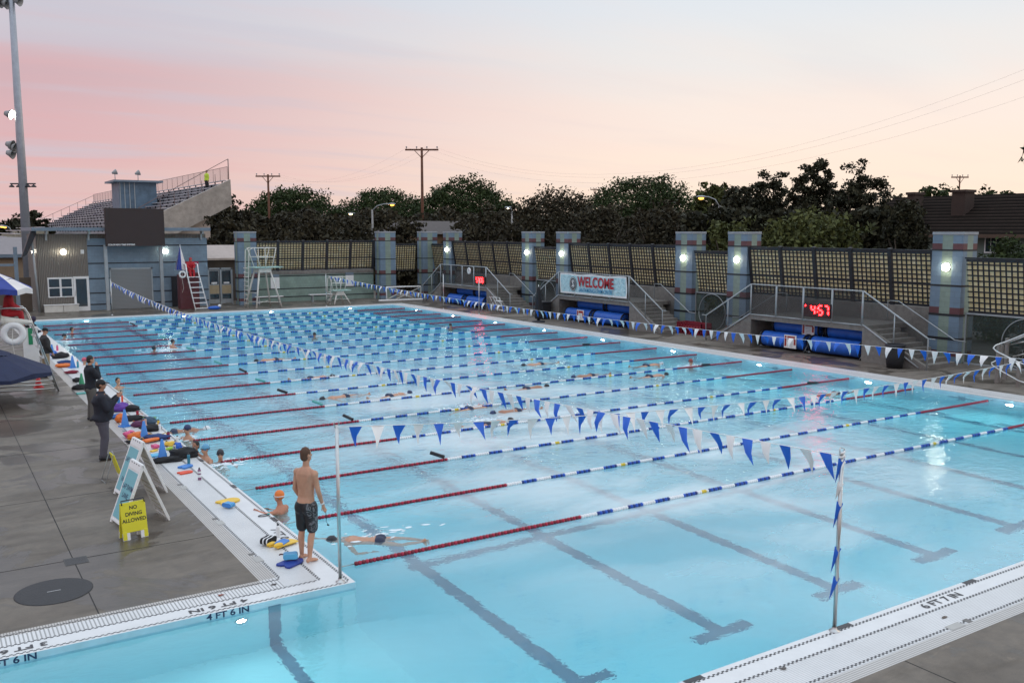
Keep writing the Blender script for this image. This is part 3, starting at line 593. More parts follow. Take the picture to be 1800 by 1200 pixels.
reel(23.4, 25.5, 32.55, .98, 'rolled blue pool cover, upper right one under the 4:57 clock')
reel(41.3, 43.6, 31.95, .42, 'rolled blue pool cover with white notice, low left one under the welcome banner', sign=-.4)
reel(38.5, 40.9, 31.95, .42, 'rolled blue pool cover, low right one under the welcome banner')
reel(40.8, 43.2, 32.55, .98, 'rolled blue pool cover, upper left one under the welcome banner')
reel(38.0, 40.4, 32.55, .98, 'rolled blue pool cover, upper right one under the welcome banner')
reel(55.9, 58.0, 31.95, .42, 'rolled blue pool cover, low left one under the farthest platform')
reel(53.0, 55.3, 31.95, .42, 'rolled blue pool cover, low right one under the farthest platform')
reel(55.3, 57.6, 32.55, .98, 'rolled blue pool cover, upper left one under the farthest platform')
reel(52.8, 55.0, 32.55, .98, 'rolled blue pool cover, upper right one under the farthest platform')

# clocks with seven segment digits
SEG = {'0': 'abcdef', '1': 'bc', '4': 'bcfg', '5': 'acdfg', '6': 'acdefg', '7': 'abc'}
def digits(b, s, x, z, w_, h_, th, gap):
    for ch in s:
        if ch == ':':
            for k in (.3, .68): b.cbox((x + th * .6, 0, z + h_ * k), (th, .012, th))
            x += th * 1.6; continue
        P = {'a': ((0, h_), (w_, h_)), 'g': ((0, h_ / 2), (w_, h_ / 2)), 'd': ((0, 0), (w_, 0)), 'f': ((0, h_ / 2), (0, h_)), 'e': ((0, 0), (0, h_ / 2)), 'b': ((w_, h_ / 2), (w_, h_)), 'c': ((w_, 0), (w_, h_ / 2))}
        for k in SEG[ch]:
            (xa, za), (xb, zb) = P[k]; sh = (z + za - z) * .0
            b.box((x + min(xa, xb) - th / 2 * (xa == xb) + th * .6 * (xa != xb), -.006, z + min(za, zb) - th / 2 * (za == zb) + th * .6 * (za != zb)), (x + max(xa, xb) + th / 2 * (xa == xb) - th * .6 * (xa != xb), .006, z + max(za, zb) + th / 2 * (za == zb) - th * .6 * (za != zb)))
        x += w_ + gap
def clock(y, z, w_, h_, txt, label, dw, dh, th, gap, x0, dot=False):
    t_ = thing('digital_clock', label, 'clock', (31.5, y, z), -PI / 2)       # local X runs to the right as seen from the pool
    b = MB(); b.box((-w_ / 2, -.05, -h_ / 2), (w_ / 2, .05, h_ / 2)); b.build('casing', mat('clock_case', (.03, .008, .008), .5), t_, bevel=.01)
    b = MB(); digits(b, txt, x0, -dh / 2 + .02, dw, dh, th, gap)
    for i, v in enumerate(b.v): b.v[i] = (v[0], v[1] - .06, v[2])
    if dot: b.cbox((-w_ / 2 + .1, -.06, h_ * .3), (.05, .012, .05))
    b.build('lit_digits', E_red, t_)
clock(25.45, 1.9, 1.36, .58, '4:57', 'large digital clock with red digits reading 4:57 on the near platform railing', .19, .38, .05, .11, -.28, True)
clock(53.05, 1.92, 1.3, .5, '57:06', 'small red digital clock on the farthest platform railing', .17, .3, .045, .06, -.5)
# round clock
t_ = thing('wall_clock', 'round white analogue clock on the farthest platform railing', 'clock', (31.53, 54.6, 2.5)); Mx = Matrix.Rotation(-PI / 2, 4, 'Y')
b = MB(); b.lathe([(.22, 0), (.22, .05), (.19, .06), (0, .06)], n=20, M=Mx); b.build('clock_face', M_white, t_); b = MB(); b.box((-.072, -.008, 0), (-.062, .008, .14)); b.box((-.072, -.09, -.008), (-.062, 0, .008)); b.build('hands', M_dark, t_)
# banner
t_ = thing('welcome_banner', 'light blue WELCOME banner hung on the platform railing', 'banner', (31.5, 40.85, 2.2), -PI / 2)
mban, t, b, tcn = newmat('banner_cloth'); b.inputs['Base Color'].default_value = (.36, .60, .66, 1); b.inputs['Roughness'].default_value = .6
nn = nd(t, 'ShaderNodeTexNoise', Scale=3.0, Detail=4.0, Distortion=2.5); t.links.new(tcn.outputs['Object'], nn.inputs[0]); bp = nd(t, 'ShaderNodeBump', Strength=.9, Distance=.12); t.links.new(nn.outputs[0], bp.inputs['Height']); t.links.new(bp.outputs[0], b.inputs['Normal'])
r = ramp(t, [(.35, (.36, .60, .66)), (.65, (.55, .76, .79))]); t.links.new(nn.outputs[0], r.inputs[0]); t.links.new(r.outputs[0], b.inputs['Base Color'])
b = MB(); nx, nz = 60, 12; W_, H_ = 6.05, 1.14
def wav(x, z): return -.03 + .018 * math.sin(x * 5 + z * 3) + .012 * math.sin(x * 13 - z * 6) - .0
vs = [(-W_ / 2 + W_ * i / nx, wav(-W_ / 2 + W_ * i / nx, -H_ / 2 + H_ * j / nz), -H_ / 2 + H_ * j / nz + .02 * math.sin(i * .26) * (j / nz)) for j in range(nz + 1) for i in range(nx + 1)]
fs = [(j * (nx + 1) + i, j * (nx + 1) + i + 1, (j + 1) * (nx + 1) + i + 1, (j + 1) * (nx + 1) + i) for j in range(nz) for i in range(nx)]
b.add(vs, fs, 0, True)
for k, f in enumerate(b.f):
    i, j = k % nx, k // nx
    if i in (0, nx - 1) or j in (0, nz - 1): b.m[k] = 1
b.build('cloth', [mban, M_white], t_)
My = Matrix.Translation((0, -.075, 0)) @ Matrix.Rotation(PI / 2, 4, 'X')
text_mesh('welcome_lettering', 'WELCOME', .78, mat('letter_red', (.42, .02, .03), .6), t_, Matrix.Translation((.35, 0, .12)) @ My, bold=.022, sx=.86)
text_mesh('centre_lettering', 'SANTA MONICA SWIM CENTER', .30, mat('letter_blue', (.05, .25, .45), .6), t_, Matrix.Translation((.35, 0, -.33)) @ My, bold=.006, sx=.70)
b = MB(); Mo = Matrix.Translation((-1.72, -.072, 0)) @ Matrix.Rotation(PI / 2, 4, 'X')
b.lathe([(.40, 0), (.40, .004), (0, .004)], n=32, M=Mo @ Matrix.Diagonal((.82, 1, 1, 1))); em = b.build('emblem', mat('emblem_black', (.015, .02, .025), .6), t_)
b = MB(); b.lathe([(.36, .006), (.335, .006)], n=32, M=Mo @ Matrix.Diagonal((.82, 1, 1, 1))); b.lathe([(.24, .006), (.22, .006)], n=32, M=Mo @ Matrix.Diagonal((.82, 1, 1, 1)))
b.build('emblem_ring', M_whitef, em)
text_mesh('emblem_figure', 'S', .42, M_whitef, em, Mo @ Matrix.Translation((0, 0, .008)), bold=.015, sx=.8)
text_mesh('emblem_figure', '~', .35, M_whitef, em, Mo @ Matrix.Translation((0, -.12, .0082)), bold=.012)

# ------------------------------------------------------------ pool building with scoreboard
YB = 66.0
mcor, t, b, tcn = newmat('corrugated_cladding')
s_ = nd(t, 'ShaderNodeSeparateXYZ'); t.links.new(tcn.outputs['Object'], s_.inputs[0])
wv = mth(t, 'ABSOLUTE', mth(t, 'SINE', mth(t, 'MULTIPLY', mth(t, 'ADD', s_.outputs[0], s_.outputs[1]), 2 * PI / .2)))
bp = nd(t, 'ShaderNodeBump', Strength=1.0, Distance=.04); t.links.new(wv, bp.inputs['Height']); t.links.new(bp.outputs[0], b.inputs['Normal'])
r = ramp(t, [(.0, (.13, .12, .105)), (.5, (.23, .21, .185))]); t.links.new(wv, r.inputs[0]); t.links.new(r.outputs[0], b.inputs['Base Color']); b.inputs['Roughness'].default_value = .5; b.inputs['Metallic'].default_value = .2
bd = thing('pool_building', 'low pool building with corrugated and pale blue block walls below a flat metal roof', 'building', (6.3, YB, 0))
b = MB(); b.box((0, 0, 0), (2.95, 6, 5.0)); b.build('cladding_wall', mcor, bd)
b = MB(); b.box((2.95, .02, 0), (10.65, 6, 4.72)); b.build('block_wall', M_bldblue, bd)
b = MB(); b.box((2.95, .1, 4.72), (10.6, 6, 5.0)); b.build('upper_wall', mcor, bd)
for z in (.35, 1.1, 2.05, 3.05, 4.2):
    for xa, xb in (((2.96, 10.655),) if z > 2.7 else ((2.96, 4.23), (6.95, 10.655))): b = MB(); b.box((xa, 0, z), (xb, .02, z + .07)); b.build('dark_course', M_bk, bd)
b = MB(); b.box((-.3, -.75, 5.2), (10.75, 6.5, 5.42)); 
rf = b.build('roof', M_roofm, bd, bevel=.01)
b = MB(); b.prism([(-.9, 3.55), (-.3, 5.2), (0, 5.2), (0, 5.0), (-.6, 3.7)], .5, M=Matrix(((1, 0, 0, 0), (0, 0, 1, -.3), (0, 1, 0, 0), (0, 0, 0, 1)))); b.build('eave_fin', M_dark, bd)
for x in (.5, 3.0, 7.6, 10.2): b = MB(); b.box((x, -.6, 5.0), (x + .12, -.002, 5.19)); b.box((x, -.12, 4.6), (x + .12, -.002, 5.0)); b.build('roof_bracket', M_galv, bd)
b = MB(); b.tube([(-.05, -.08, 0), (-.28, -.08, 5.1)], .07, 8); b.build('corner_post', M_galv, bd)
wn = MB(); wn.box((.5, -.06, .93), (2.0, .02, 2.22)); wn = wn.build('window', M_white, bd)
for i in range(2):
    for j in range(2):
        b = MB(); x0 = .58 + i * .73; z0 = 1.0 + j * .6; b.box((x0, -.075, z0), (x0 + .6, -.062, z0 + .52)); b.build('pane', M_glass, wn)
dr = MB(); dr.box((2.02, -.05, 0), (2.95, .02, 2.25)); dr = dr.build('door', M_white, bd)
b = MB(); b.box((2.16, -.065, .3), (2.8, -.052, 2.1)); b.build('pane', M_glass, dr); b = MB(); b.tube([(2.1, -.08, 1.0), (2.1, -.12, 1.05), (2.1, -.12, 1.3), (2.1, -.08, 1.35)], .015, 6); b.build('handle', M_steel, dr)
gd, t, b_, tcn = newmat('roller_slats'); s_ = nd(t, 'ShaderNodeSeparateXYZ'); t.links.new(tcn.outputs['Object'], s_.inputs[0]); fr_ = mth(t, 'FRACT', mth(t, 'MULTIPLY', s_.outputs[2], 11.0))
r = ramp(t, [(.0, (.09, .1, .1)), (.15, (.21, .22, .22)), (1, (.25, .26, .26))]); t.links.new(fr_, r.inputs[0]); t.links.new(r.outputs[0], b_.inputs['Base Color']); b_.inputs['Roughness'].default_value = .5
b = MB(); b.box((4.32, -.02, .02), (6.86, .02, 2.65)); rd = b.build('roller_door', gd, bd); b = MB(); b.box((4.24, -.04, 0), (4.32, .02, 2.75)); b.box((6.86, -.04, 0), (6.94, .02, 2.75)); b.box((4.24, -.04, 2.65), (6.94, .02, 2.75)); b.build('frame', M_galv, rd)
for x in (3.96, 7.42): b = MB(); b.box((x - .1, -.7, 0), (x + .1, -.5, 4.3)); b.build('scoreboard_post', M_galv, bd)
b = MB(); b.box((8.15, -.15, .05), (8.5, -.005, 2.1)); b.build('louvre_panel', M_dark, bd)
b = MB(); b.box((2.55, -.06, 3.72), (2.75, 0, 3.98)); b.build('speaker_box', M_white, bd)
for x, y, z, a in ((1.52, 0, 3.85, PI / 2), (7.83, 0, 3.82, PI / 2)):
    lamp_disc(bd, (x, y, z), a, .17)
lamp_disc(bd, (0, 1.6, 3.85), 0, .17)
t_ = thing('scoreboard', 'large blank dark brown scoreboard on the pool building', 'scoreboard', (12.08, YB - .98, 4.2))
b = MB(); b.box((-1.84, -.14, 0), (1.84, .14, 2.48)); b.build('screen', M_darkbr, t_, bevel=.01)
text_mesh('lettering', 'COLORADO TIME SYSTEMS', .135, M_white, t_, Matrix.Translation((-1.72, -.146, .1)) @ Matrix.Rotation(PI / 2, 4, 'X'), align='LEFT', bold=.005)
t_ = thing('bench', 'long white storage bench under the pool building window', 'bench', (6.5, YB - .3, 0)); b = MB(); b.box((0, -.25, .0), (1.08, .2, .45)); b.box((1.1, -.25, 0), (2.0, .2, .45)); b.build('box', M_offwhite, t_, bevel=.02); b = MB(); b.box((-.03, -.28, .45), (2.03, .2, .5)); b.build('lid', M_white, t_, bevel=.01)
# gates between building and pillar
t_ = thing('entrance_gate', 'double gate with dark panes and beige lower boards between building and pillar', 'gate', (17.0, YB + .35, 0))
b = MB(); [b.box((x, 0, 0), (x + .1, .08, 2.6)) for x in (0, .86, 1.66)]; b.box((0, 0, 2.5), (1.76, .08, 2.6)); b.build('frame', M_galv, t_)
for x in (.1, .96):
    b = MB(); b.box((x, .02, .1), (x + .7, .05, 2.45)); lf = b.build('leaf', M_galv, t_)
    for za, zb in ((1.45, 2.4), (.4, .75)): b = MB(); b.box((x + .04, .005, za), (x + .66, .018, zb)); b.build('pane', M_glass, lf)
    b = MB(); b.box((x + .02, 0, .78), (x + .68, .018, 1.38)); b.build('board', mat('beige_board', (.42, .33, .2), .6), lf); b = MB(); b.box((x + .15, -.01, 1.48), (x + .55, .004, 1.6)); b.build('notice', M_white, lf)
t_ = thing('shed', 'low shed with pale sloped roof behind the entrance gate', 'shed', (16.9, YB + 4, 0)); b = MB(); b.box((-.2, 0, 0), (5, 4, 3.1)); b.build('wall', mat('shed_brown', (.10, .08, .07), .7), t_)
b = MB(); b.add([(-.5, -.6, 3.05), (5, -.6, 3.05), (5, 4, 3.95), (-.5, 4, 3.95), (-.5, -.6, 3.2), (5, -.6, 3.2), (5, 4, 4.1), (-.5, 4, 4.1)], [(0, 3, 2, 1), (4, 5, 6, 7), (0, 1, 5, 4), (1, 2, 6, 5), (2, 3, 7, 6), (3, 0, 4, 7)]); b.build('roof', mat('shed_roof', (.42, .34, .30), .6), t_)
# ------------------------------------------------------------ grandstand
YG0 = 92.0
def aty(u, v, Y): d = _F * F_PX + _rt * (u - 900) - _U * (v - 600); q = Y / d.y; return Vector((d.x * q, Y, CAM_H + d.z * q))
gt = aty(402, 316, YG0); gb = aty(206, 408, YG0)
dd = _F * F_PX + _rt * (165 - 900) - _U * (352 - 600); YG1 = dd.y / dd.x * gt.x
gs = thing('grandstand', 'large stadium grandstand with aluminium bench rows and concrete end beam', 'grandstand', (gb.x, YG0, 0))
gh = gt.z; gl0 = gb.z; gw = gt.x - gb.x; gd_ = YG1 - YG0; nr = 13
mseat, t, b, tcn = newmat('bench_aluminium'); n1 = nd(t, 'ShaderNodeTexNoise', Scale=.35, Detail=6.0, Roughness=.7); mpn = nd(t, 'ShaderNodeMapping'); mpn.inputs['Scale'].default_value = (1, .25, 1); t.links.new(tcn.outputs['Object'], mpn.inputs[0]); t.links.new(mpn.outputs[0], n1.inputs[0])
r = ramp(t, [(.36, (.06, .08, .22)), (.44, (.45, .44, .47)), (.7, (.75, .72, .72))]); t.links.new(n1.outputs[0], r.inputs[0]); t.links.new(r.outputs[0], b.inputs['Base Color']); b.inputs['Roughness'].default_value = .4
b = MB(); sb = MB()
for i in range(nr):
    x0, x1 = gw * i / nr, gw * (i + 1) / nr; z = gl0 + (gh - gl0) * i / nr
    b.box((x0, 0, z - 1.2), (x1, gd_, z))
    sb.box((x0 + (x1 - x0) * .5, .5, z + .3), (x0 + (x1 - x0) * .9, gd_ - .5, z + .36))
    k = 1.5 + (i % 3) * .5
    while k < gd_: sb.box((x0 + (x1 - x0) * .65, k, z), (x0 + (x1 - x0) * .8, k + .08, z + .3), 1); k += 2.6
b.build('terrace', mat('terrace_grey', (.33, .32, .33), .7, var=.3, vs=.5), gs); s_ = sb.build('bench_rows', [mseat, M_dark], gs); tag(s_, kind=None)
Mp = Matrix(((1, 0, 0, 0), (0, 0, 1, -.6), (0, 1, 0, 0), (0, 0, 0, 1)))
b = MB(); b.prism([(-1, gl0 - 1.6), (gw * .0, gl0 - .05), (gw, gh + .0), (gw + .05, gh - 2.5), (gw * .42, gl0 - .6)], .6, M=Mp); b.build('end_beam', M_conc2, gs)
b = MB(); b.prism([(gw * .3, 0), (gw * .82, 0), (gw * .82, gh - 3.4), (gw * .3, gl0 - .5)], .5, M=Matrix(((1, 0, 0, 0), (0, 0, 1, .3), (0, 1, 0, 0), (0, 0, 0, 1)))); b.build('rear_wall', mat('cream_render', (.52, .43, .36), .7), gs)
mchain, t, b_, tcn = newmat('chainlink'); b_.inputs['Base Color'].default_value = (.2, .15, .14, 1); b_.inputs['Alpha'].default_value = .35
b = MB(); k = 0
while k <= gd_: b.tube([(gw - .1, k, gh), (gw - .1, k, gh + 1.25)], .02, 4); k += 2.6
b.tube([(gw - .1, 0, gh + 1.25), (gw - .1, gd_, gh + 1.25)], .022, 4)
for yy in (0, gd_):
    for i in range(0, 9): f_ = i / 8; b.tube([(gw * f_, yy, gl0 + (gh - gl0) * f_), (gw * f_, yy, gl0 + (gh - gl0) * f_ + 1.1)], .03, 4)
    b.tube([(0, yy, gl0 + 1.1), (gw, yy, gh + (2.0 if yy == 0 else 1.1))], .03, 4)
b.tube([(gw, 0, gh), (gw, 0, gh + 2.0)], .05, 4); s_ = b.build('guard_rail', mat('rail_rust', (.22, .15, .14), .6), gs)
b = MB(); b.quad((gw - .1, 0, gh), (gw - .1, gd_, gh), (gw - .1, gd_, gh + 1.25), (gw - .1, 0, gh + 1.25)); b.build('chain_link', mchain, s_)
# press box
c = aty(236, 345, YG0 + 16); pb_ = thing('press_box', 'small blue grey press box with flat roof up on the grandstand', 'press box', (c.x, c.y, c.z - 2.2)); 
b = MB(); b.box((-1.9, -2.2, 0), (1.9, 2.2, 3.6)); b.build('walls', mat('pressbox_blue', (.10, .16, .22), .5, var=.3, vs=1.5), pb_); b = MB(); b.box((-2.5, -2.8, 3.6), (2.5, 2.8, 3.8)); b.build('flat_roof', M_roofm, pb_)
b = MB(); [b.box((x, -2.28, .0), (x + .08, -2.2, 3.55)) for x in (-1.85, -1.4, -.9, -.4)]; b.build('wall_rib', M_galv, pb_)
for i, (x, lab) in enumerate(((-2.2, 'small floodlight on the left corner of the press box roof'), (.1, 'small floodlight in the middle of the press box roof'))):
    q = thing('floodlight', lab, 'floodlight', (c.x + x, c.y - 2, c.z + 1.6)); b = MB(); b.tube([(0, 0, 0), (0, 0, .7)], .04, 5); b.build('stem', M_galv, q); b = MB(); b.lathe([(.1, -.3), (.3, .15), (.28, .2), (0, .1)], n=10, M=Matrix.Rotation(R(70), 4, 'Y'), c=(0, 0, .8)); b.build('lamp_head', M_grey, q)
# second stand and buildings at the left edge
c = far(10, 110); q = thing('grandstand', 'far lower grandstand at the left edge of the photo behind the beige sheds', 'grandstand', (c.x - 8, c.y, 0)); b = MB()
for i in range(10): b.box((i * 1.2, 0, 0), (i * 1.2 + 1.2, 30, 2.2 + i * .34)); 
b.build('terrace', mat('terrace_pale', (.32, .29, .22), .7, var=.3, vs=.8), q); b = MB(); [b.box((i * 1.2 + .5, -.1, 2.3 + i * .34 + .2), (i * 1.2 + .9, 30, 2.3 + i * .34 + .28)) for i in range(10)]; b.build('bench_rows', mseat, q)
c = far(25, 92); q = thing('storage_building', 'beige storage building with grey roof left of the pool building', 'building', (c.x, c.y, 0)); b = MB(); b.box((-9, 0, 0), (1.6, 8, 2.9)); b.build('wall', mat('tan_wall', (.27, .19, .12), .7), q); b = MB(); b.box((-9.3, -.5, 2.9), (1.9, 8.3, 3.2)); b.build('fascia', M_roofm, q)
b = MB(); b.add([(-9.3, -.5, 3.2), (1.9, -.5, 3.2), (1.9, 8, 4.6), (-9.3, 8, 4.6)], [(0, 1, 2, 3)]); b.build('roof', mat('roof_grey', (.25, .22, .22), .8), q)
q = thing('metal_frame', 'pale blue steel frame post left of the pool building', 'frame', (aty(28, 470, 66).x, 66, 0)); b = MB(); b.box((-.1, -.1, 0), (.12, .12, 4.2)); b.build('post', M_roofm, q); b = MB(); b.box((-3, -.06, 3.0), (-.1, .06, 3.15)); b.build('cross_beam', M_roofm, q)
b = MB(); b.box((-12, 0, 0), (0, .2, 2.2)); tag(b.build('boundary_wall', mat('wall_brown', (.13, .10, .075), .8), loc=(6.0, 67.5, 0)), 'brown boundary wall behind the umbrella chair', 'wall')

# ------------------------------------------------------------ lane ropes
def rope_mesh():
    b = MB(); prof = [(.012, 0), (.032, .006), (.041, .03), (.032, .054), (.012, .06)]
    Mx = Matrix.Rotation(PI / 2, 4, 'Y'); x = XL + .35; i = 0
    b.tube([(XL, 0, 0), (XR, 0, 0)], .008, 5, 5)
    while x < XR - .3:
        if x < 10.02 or x > 24.3: mi = 0 if i % 2 else 6
        else:
            k = (x - 10.02) % 0.72
            mi = 1 if k < .35 else (2 if i % 2 else 4)
            if 13.02 < x < 13.18 or 20.9 < x < 21.06: mi = 3
        b.lathe(prof, c=(x, 0, 0), n=8, M=Mx, mi=mi); x += .0625; i += 1
    return b.mesh('lane_floats', [M_redf, M_whitef, M_bluef, M_yelf, M_navyf, M_steel, mat('float_red_dark', (.20, .006, .02), .35)])
RM = rope_mesh()
tb = MB(); tb.tube([(0, 0, 0), (.35, 0, 0)], .045, 8); TEN = [tb.mesh('tensioner', M_dark), None]
tb2 = MB(); tb2.tube([(0, 0, 0), (.35, 0, 0)], .045, 8); TEN[1] = tb2.mesh('tensioner', M_teal)
for k in range(18):
    y = 13.27 + 2.575 * k
    lab = ('red, white and blue lane rope nearest the camera' if k == 0 else '%s lane rope counting from the near end of the pool' % ORD[k]) if k < 17 else 'farthest lane rope, just in front of the far end wall'
    t_ = thing('lane_rope', lab, 'lane rope', (0, y, ZW + .025), 0, 'floating lane ropes across the pool')
    o = bpy.data.objects.new('float_line', RM); col.objects.link(o); o.parent = t_
    if k in (2, 4, 5, 6, 7, 8, 9, 11, 13, 16):
        o = bpy.data.objects.new('tensioner', TEN[k % 2]); col.objects.link(o); o.parent = t_; o.location = (9.75 + .1 * (k % 3), .02, .06); o.rotation_euler = (0, -.25, R(115 + 9 * (k % 4)))
    if k in (0, 3, 5, 8):
        o = bpy.data.objects.new('tensioner', TEN[0]); col.objects.link(o); o.parent = t_; o.location = (25.6, -.02, .05); o.rotation_euler = (0, -.1, R(-70))

# ------------------------------------------------------------ flag lines and poles
def pole(x, y, label, h=2.38, r_=.026):
    t_ = thing('flag_pole', label, 'pole', (x, y, 0), 0); b = MB(); b.tube([(0, 0, 0), (0, 0, h)], r_, 12); b.build('shaft', M_steel, t_)
    b = MB(); b.lathe([(.07, 0), (.07, .008), (.035, .02), (.03, .06)], n=16); b.build('base_collar', M_steel, t_)
    b = MB(); b.tube([(.02, 0, h), (.05, 0, h + .05), (0, .03, h + .07), (-.05, 0, h + .05), (-.03, 0, h - .03)], .008, 6); b.build('hook', M_steel, t_); return t_
def flagline(name, label, p0, p1, sag, pitch_=.335, w_=.225, h_=.36, near=0, limit=100, seed=1, wind=.25, skew=0):
    p0 = Vector(p0); p1 = Vector(p1); t_ = thing('flag_line', label, 'pennant string', p0); D_ = (p1 - p0); Ln = D_.length; d = D_.normalized(); rnd = random.Random(seed)
    def P(s): f = s / Ln; return D_ * f + Vector((0, 0, -4 * sag * f * (1 - f)))
    b = MB(); n = 90; b.tube([P(Ln * i / n) for i in range(n + 1)], .006, 5); b.build('cord', M_whitepen, t_)
    N_ = int((Ln - .3) / pitch_); rest = MB()
    side = Vector((-d.y, d.x, 0))
    for i in range(N_):
        s = .18 + i * pitch_; a = P(s); c = P(s + w_ * rnd.uniform(.8, 1)); tw = rnd.uniform(-1, 1); sw = rnd.gauss(skew, wind); m_ = (a + c) / 2
        tip = m_ + Vector((0, 0, -h_ * rnd.uniform(.78, 1.0))) + d * sw * .3 + side * tw * .14
        am = a.lerp(tip, .5) + side * tw * .05; cmid = c.lerp(tip, .5) + side * (tw * .05 + .03) - d * .015
        q = rest if (i >= limit if near == 0 else i < N_ - limit) else MB()
        mi = i % 2
        th = side * .0015
        vs = [a, (a + c) / 2 + side * .012, c, am, am.lerp(cmid, .5) + side * .03, cmid, tip]
        fs = [(0, 3, 4, 1), (1, 4, 5, 2), (3, 6, 4), (4, 6, 5)]
        q.add(vs, fs, mi, True)
        if q is not rest: q.build('pennant', [M_bluepen, M_whitepen], t_, fixn=False)
    if rest.v: tag(rest.build('pennant', [M_bluepen, M_whitepen], t_, fixn=False), kind='stuff')
    return t_
pole(4.98, 12.53, 'steel flag pole at the near left corner by the barefoot man'); pr = pole(9.78, 7.43, 'steel flag pole on the near deck with pennants wound round it')
for z, sx_, hh_ in ((2.31, -.0, .34), (1.98, .02, .22), (1.72, -.0, .34), (1.12, -.01, .34), (.72, -.02, .3)):
    b = MB(); a = Vector((.03, -.03, z)); c = Vector((-.035, .02, z + .03)); tip = Vector((sx_ - .05, .05, z - hh_)); b.add([a, c, tip, (a + c) / 2 + Vector((-.04, -.02, -.1))], [(0, 1, 3), (1, 2, 3), (2, 0, 3)], 0, True); b.build('wound_pennant', M_bluepen if z != 1.98 else M_whitepen, pr)
b = MB(); b.tube([(.03, -.03, 2.36), (-.03, -.03, 2.0), (.032, -.02, 1.5), (-.03, -.03, 1.0), (.03, -.03, .6)], .003, 5); b.tube([(.03 * math.cos(a), .03 * math.sin(a), 2.3 + .05 * a / 6) for a in np.linspace(0, 12, 30)], .014, 6); b.build('wound_cord', M_whitepen, pr)
pole(9.85, 61.5, 'thin flag pole in front of the roller door', 2.2); pole(23.7, 61.0, 'thin flag pole beside the small white lifeguard chair', 2.2)
pole(29.45, 54.5, 'thin pole on the deck in front of the farthest platform, left of the small clock', 2.3); pole(29.45, 49.8, 'thin pole on the deck under the small red clock', 2.2); pole(29.2, 12.45, 'flag pole at the right side of the pool by the ramp rails'); pole(23.6, 7.2, 'flag pole on the near deck at the right', 2.2)
flagline('A', 'blue and white pennant line running the length of the pool from the near right pole', (9.8, 7.43, 2.34), (9.85, 61.5, 2.1), .72, near=0, seed=3, skew=-.35)
flagline('B', 'blue and white pennant line across the near end from the pole by the barefoot man', (4.98, 12.5, 2.36), (29.2, 12.45, 2.3), .52, near=0, seed=5, wind=.12, pitch_=.35)
flagline('C', 'blue and white pennant line along the right pool side in front of the platforms', (23.6, 7.2, 2.15), (23.7, 61.0, 2.15), .56, near=0, limit=100, seed=9, wind=.05, pitch_=.36)

# ------------------------------------------------------------ trees, bushes, far setting
def leafmat(name, c0, c1, c2):
    m, t, b, tcn = newmat(name); g = nd(t, 'ShaderNodeNewGeometry'); n = nd(t, 'ShaderNodeTexNoise', Scale=.35, Detail=3.0); t.links.new(tcn.outputs['Object'], n.inputs[0])
    x = mth(t, 'ADD', mth(t, 'MULTIPLY', g.outputs['Random Per Island'], .5), mth(t, 'MULTIPLY', n.outputs[0], .5)); r = ramp(t, [(.2, c0), (.5, c1), (.85, c2)]); t.links.new(x, r.inputs[0]); t.links.new(r.outputs[0], b.inputs['Base Color'])
    b.inputs['Roughness'].default_value = .7; b.inputs['Specular IOR Level'].default_value = .2; return m
LM = {'ficus': leafmat('ficus_leaves', (.018, .030, .010), (.032, .050, .014), (.050, .072, .020)), 'brown': leafmat('dry_leaves', (.018, .016, .010), (.038, .033, .018), (.070, .057, .03)),
      'dark': leafmat('eucalyptus_leaves', (.012, .013, .008), (.028, .029, .015), (.055, .05, .024)), 'olive': leafmat('olive_leaves', (.03, .035, .012), (.065, .075, .022), (.12, .13, .04))}
M_bark = mat('tree_bark', (.07, .055, .04), .9, var=.3)
def crown_mesh(kind, w_, h_, d_, nclump, per, leaf, seed, base=0.0, rag=.12, fill=.5):
    rg = np.random.default_rng(seed); V = []; 
    # clumps over a dome plus some inside
    th = rg.uniform(0, 2 * PI, nclump); u = rg.uniform(0, 1, nclump); z = u ** .8; rad = np.sqrt(np.clip(1 - z * z, 0, 1))
    k = np.where(rg.uniform(0, 1, nclump) < fill, rg.uniform(.86, 1.0, nclump), rg.uniform(.3, .9, nclump))
    lump = 1 + rag * np.sin(th * 5 + seed) * np.cos(z * 9 + seed) + np.clip(rg.normal(0, rag * .35, nclump), -rag, rag * .8)
    C = np.stack([np.cos(th) * rad * k * lump * w_ / 2, np.sin(th) * rad * k * lump * d_ / 2, base + z * k * lump * (h_ - base)], 1)
    cr = rg.uniform(.5, 1.2, nclump) * w_ * .04 + .22
    idx = np.repeat(np.arange(nclump), per); n = len(idx)
    P = C[idx] + np.clip(rg.normal(0, 1, (n, 3)), -1.7, 1.7) * (cr[idx] * .55)[:, None] * np.array([1, 1, .7])
    a = rg.normal(0, 1, (n, 3)); a /= np.linalg.norm(a, axis=1)[:, None]; c = rg.normal(0, 1, (n, 3)); c = np.cross(a, c); c /= np.linalg.norm(c, axis=1)[:, None]
    s = (leaf * rg.uniform(.6, 1.3, n))[:, None]; a *= s; c *= s * .55
    Q = np.stack([P - a, P - c, P + a, P + c], 1).reshape(-1, 3)
    me = bpy.data.meshes.new('crown'); me.vertices.add(len(Q)); me.vertices.foreach_set('co', Q.astype(np.float32).ravel()); me.loops.add(len(Q)); me.loops.foreach_set('vertex_index', np.arange(len(Q), dtype=np.int32))
    me.polygons.add(n); me.polygons.foreach_set('loop_start', np.arange(0, 4 * n, 4, dtype=np.int32)); me.polygons.foreach_set('loop_total', np.full(n, 4, np.int32)); me.materials.append(LM[kind]); me.update(); me.validate(); return me
